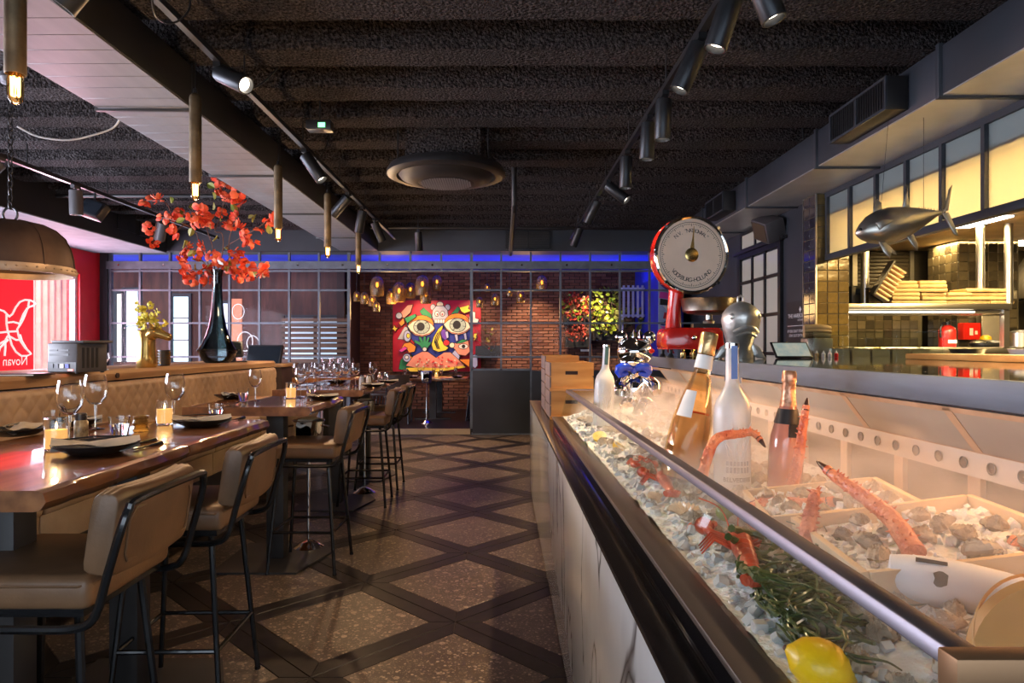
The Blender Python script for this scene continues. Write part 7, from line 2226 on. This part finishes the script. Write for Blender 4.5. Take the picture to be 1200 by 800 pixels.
# langoustine bits
for i, (u, v) in enumerate(((808, 628), (760, 565))):
    p = ice_at(u, v, .006)
    sh = thing('prawn', ('small red prawn beside the scallop shell', 'small red prawn near the mussels')[i], 'prawn', p, R(50 + 60 * i))
    part(MB().tube(smooth_path([(0, 0, .004), (.015, .004, .012), (.03, 0, .014), (.042, -.008, .008), (.045, -.016, .002)], 3), [.003, .005, .007, .008, .008, .008, .0075, .007, .006, .0055, .005, .004, .003], 8), 'body', 'crab', sh)
    for k in range(5):
        part(MB().tube([(.008 + k * .006, 0, .006), (.006 + k * .006, .012, 0)], .0008, 4), 'leg', 'crab', sh)
# seaweed
r6 = random.Random(9)
kp = MB()
for k in range(230):
    u, v = r6.gauss(935, 34), r6.gauss(722, 34)
    if v > 795 or u < 872: continue
    p = ice_at(u, v, .012 + r6.random() * .030)
    p.x = max(.43, p.x)
    L_ = r6.uniform(.05, .11); a = r6.uniform(0, 6.3)
    pts = [p]
    for t in range(5):
        a += r6.uniform(-.7, .7)
        q_ = pts[-1] + Vector((math.cos(a), math.sin(a), r6.uniform(-.35, .25))) * L_ / 5
        q_.x = max(.428, q_.x); q_.z = max(zi(q_.x, q_.y) + .006, q_.z)
        pts.append(q_)
    sp_ = smooth_path(pts, 3)
    kp.tube(sp_, [.0035 - .0025 * i / len(sp_) for i in range(len(sp_))], 5)
ko = part(kp, 'seaweed', 'kelp')
tag(ko, 'tangle of dark green seaweed behind the front glass', 'seaweed', kind='stuff')
for i in range(9):
    u, v = r6.gauss(905, 14), r6.gauss(680, 12)
    p = ice_at(u, v, .03)
    pts = [p]
    a = r6.uniform(0, 6)
    for t in range(7):
        a += r6.uniform(.2, .9)
        q_ = pts[-1] + Vector((math.cos(a) * .022, math.sin(a) * .022, r6.uniform(-.012, .012)))
        q_.x = max(.43, q_.x); q_.z = max(zi(q_.x, q_.y) + .008, q_.z); pts.append(q_)
    o = part(MB().tube(smooth_path(pts, 3), [.006 if j % 3 else .008 for j in range(22)], 6), 'kelp_frond', 'kelp')
    tag(o, 'curled dark kelp frond beside the red lobster tail', 'seaweed', 'curled kelp fronds beside the lobster')
# paper sleeve, tan lid
p0_, p1_ = at(1042, 672, 1.06), at(1200, 700, .98)
sl = thing('paper_sleeve', 'white printed paper sleeve wrapped round a parcel on the ice', 'parcel', p0_)
d_ = p1_ - p0_
pth = [Vector((0, 0, 0)) + d_ * (i / 8) for i in range(9)]
part(MB().tube([pth[0] - d_ * .01] + pth, [.012, .030, .034, .036, .037, .037, .036, .034, .032, .028], 22), 'sleeve', 'paper_sleeve', sl)
up = Vector((0, -.35, 1)).normalized(); sd = d_.normalized().cross(up)
def on_sleeve(t, a, rr=.0378):
    return d_ * t + (up * math.cos(a) + sd * math.sin(a)) * rr
st_ = MB().tube([on_sleeve(t, .15) for t in (.17, .25, .33, .41)], .0035, 4)
part(st_, 'printed_bar', 'label_dark', sl)
bl_ = MB()
n_ = 10
ring = [on_sleeve(.36 + .055 * math.cos(k * 2 * PI / n_) * (1 + .3 * math.sin(k * 2.3)), .85 + .33 * math.sin(k * 2 * PI / n_)) for k in range(n_)]
bl_.add([on_sleeve(.36, .85)] + ring, [(0, 1 + k, 1 + (k + 1) % n_) for k in range(n_)])
part(bl_, 'printed_portrait', 'label_dark', sl)
p = at(1232, 790, .80)
td = thing('round_board', 'round tan wooden board leaning in the corner of the case', 'board', (p.x, p.y, .945))
part(MB().tube([(0, 0, .075), (0, .012, .08)], [.082, .082], 40).tr(Matrix.Rotation(R(-12), 4, 'X')), 'board', 'tan_board', td)
part(MB().tube([(.082 * math.cos(a * PI / 20), -.001, .075 + .082 * math.sin(a * PI / 20)) for a in range(40)], .002, 5, closed=True).tr(Matrix.Rotation(R(-12), 4, 'X')), 'board_rim', 'tan_board', td)

# ================================================================== cold mist lying in the display case
vm = bpy.data.materials.new('cold_mist')
vm.use_nodes = True
nt = vm.node_tree
nt.nodes.remove(nt.nodes['Principled BSDF'])
vsn = nt.nodes.new('ShaderNodeVolumeScatter')
vsn.inputs['Color'].default_value = (1, .97, .94, 1)
tcv = nt.nodes.new('ShaderNodeTexCoord')
mpv = nt.nodes.new('ShaderNodeMapping'); mpv.inputs['Scale'].default_value = (3.2, 1.6, 5.0)
nzv = nt.nodes.new('ShaderNodeTexNoise'); nzv.inputs['Scale'].default_value = 1.6; nzv.inputs['Detail'].default_value = 3; nzv.inputs['Distortion'].default_value = .8
rpv = nt.nodes.new('ShaderNodeMapRange')
rpv.inputs['From Min'].default_value = .40; rpv.inputs['From Max'].default_value = .70; rpv.inputs['To Min'].default_value = .25; rpv.inputs['To Max'].default_value = 2.6
nt.links.new(tcv.outputs['Object'], mpv.inputs[0]); nt.links.new(mpv.outputs[0], nzv.inputs['Vector']); nt.links.new(nzv.outputs['Fac'], rpv.inputs['Value']); nt.links.new(rpv.outputs[0], vsn.inputs['Density'])
vsn.inputs['Anisotropy'].default_value = .2
nt.links.new(vsn.outputs[0], nt.nodes['Material Output'].inputs['Volume'])
M['cold_mist'] = vm
mo = part(MB().prism([(.425, .935), (1.015, .935), (1.015, 1.10), (.945, 1.20), (.440, 1.085)], YN + .02, YE - .01, lambda p, q, s: (p, s, q)), 'mist', 'cold_mist', smooth=False)
tag(mo, 'thin cold mist lying over the ice in the display case', 'mist', kind='stuff')
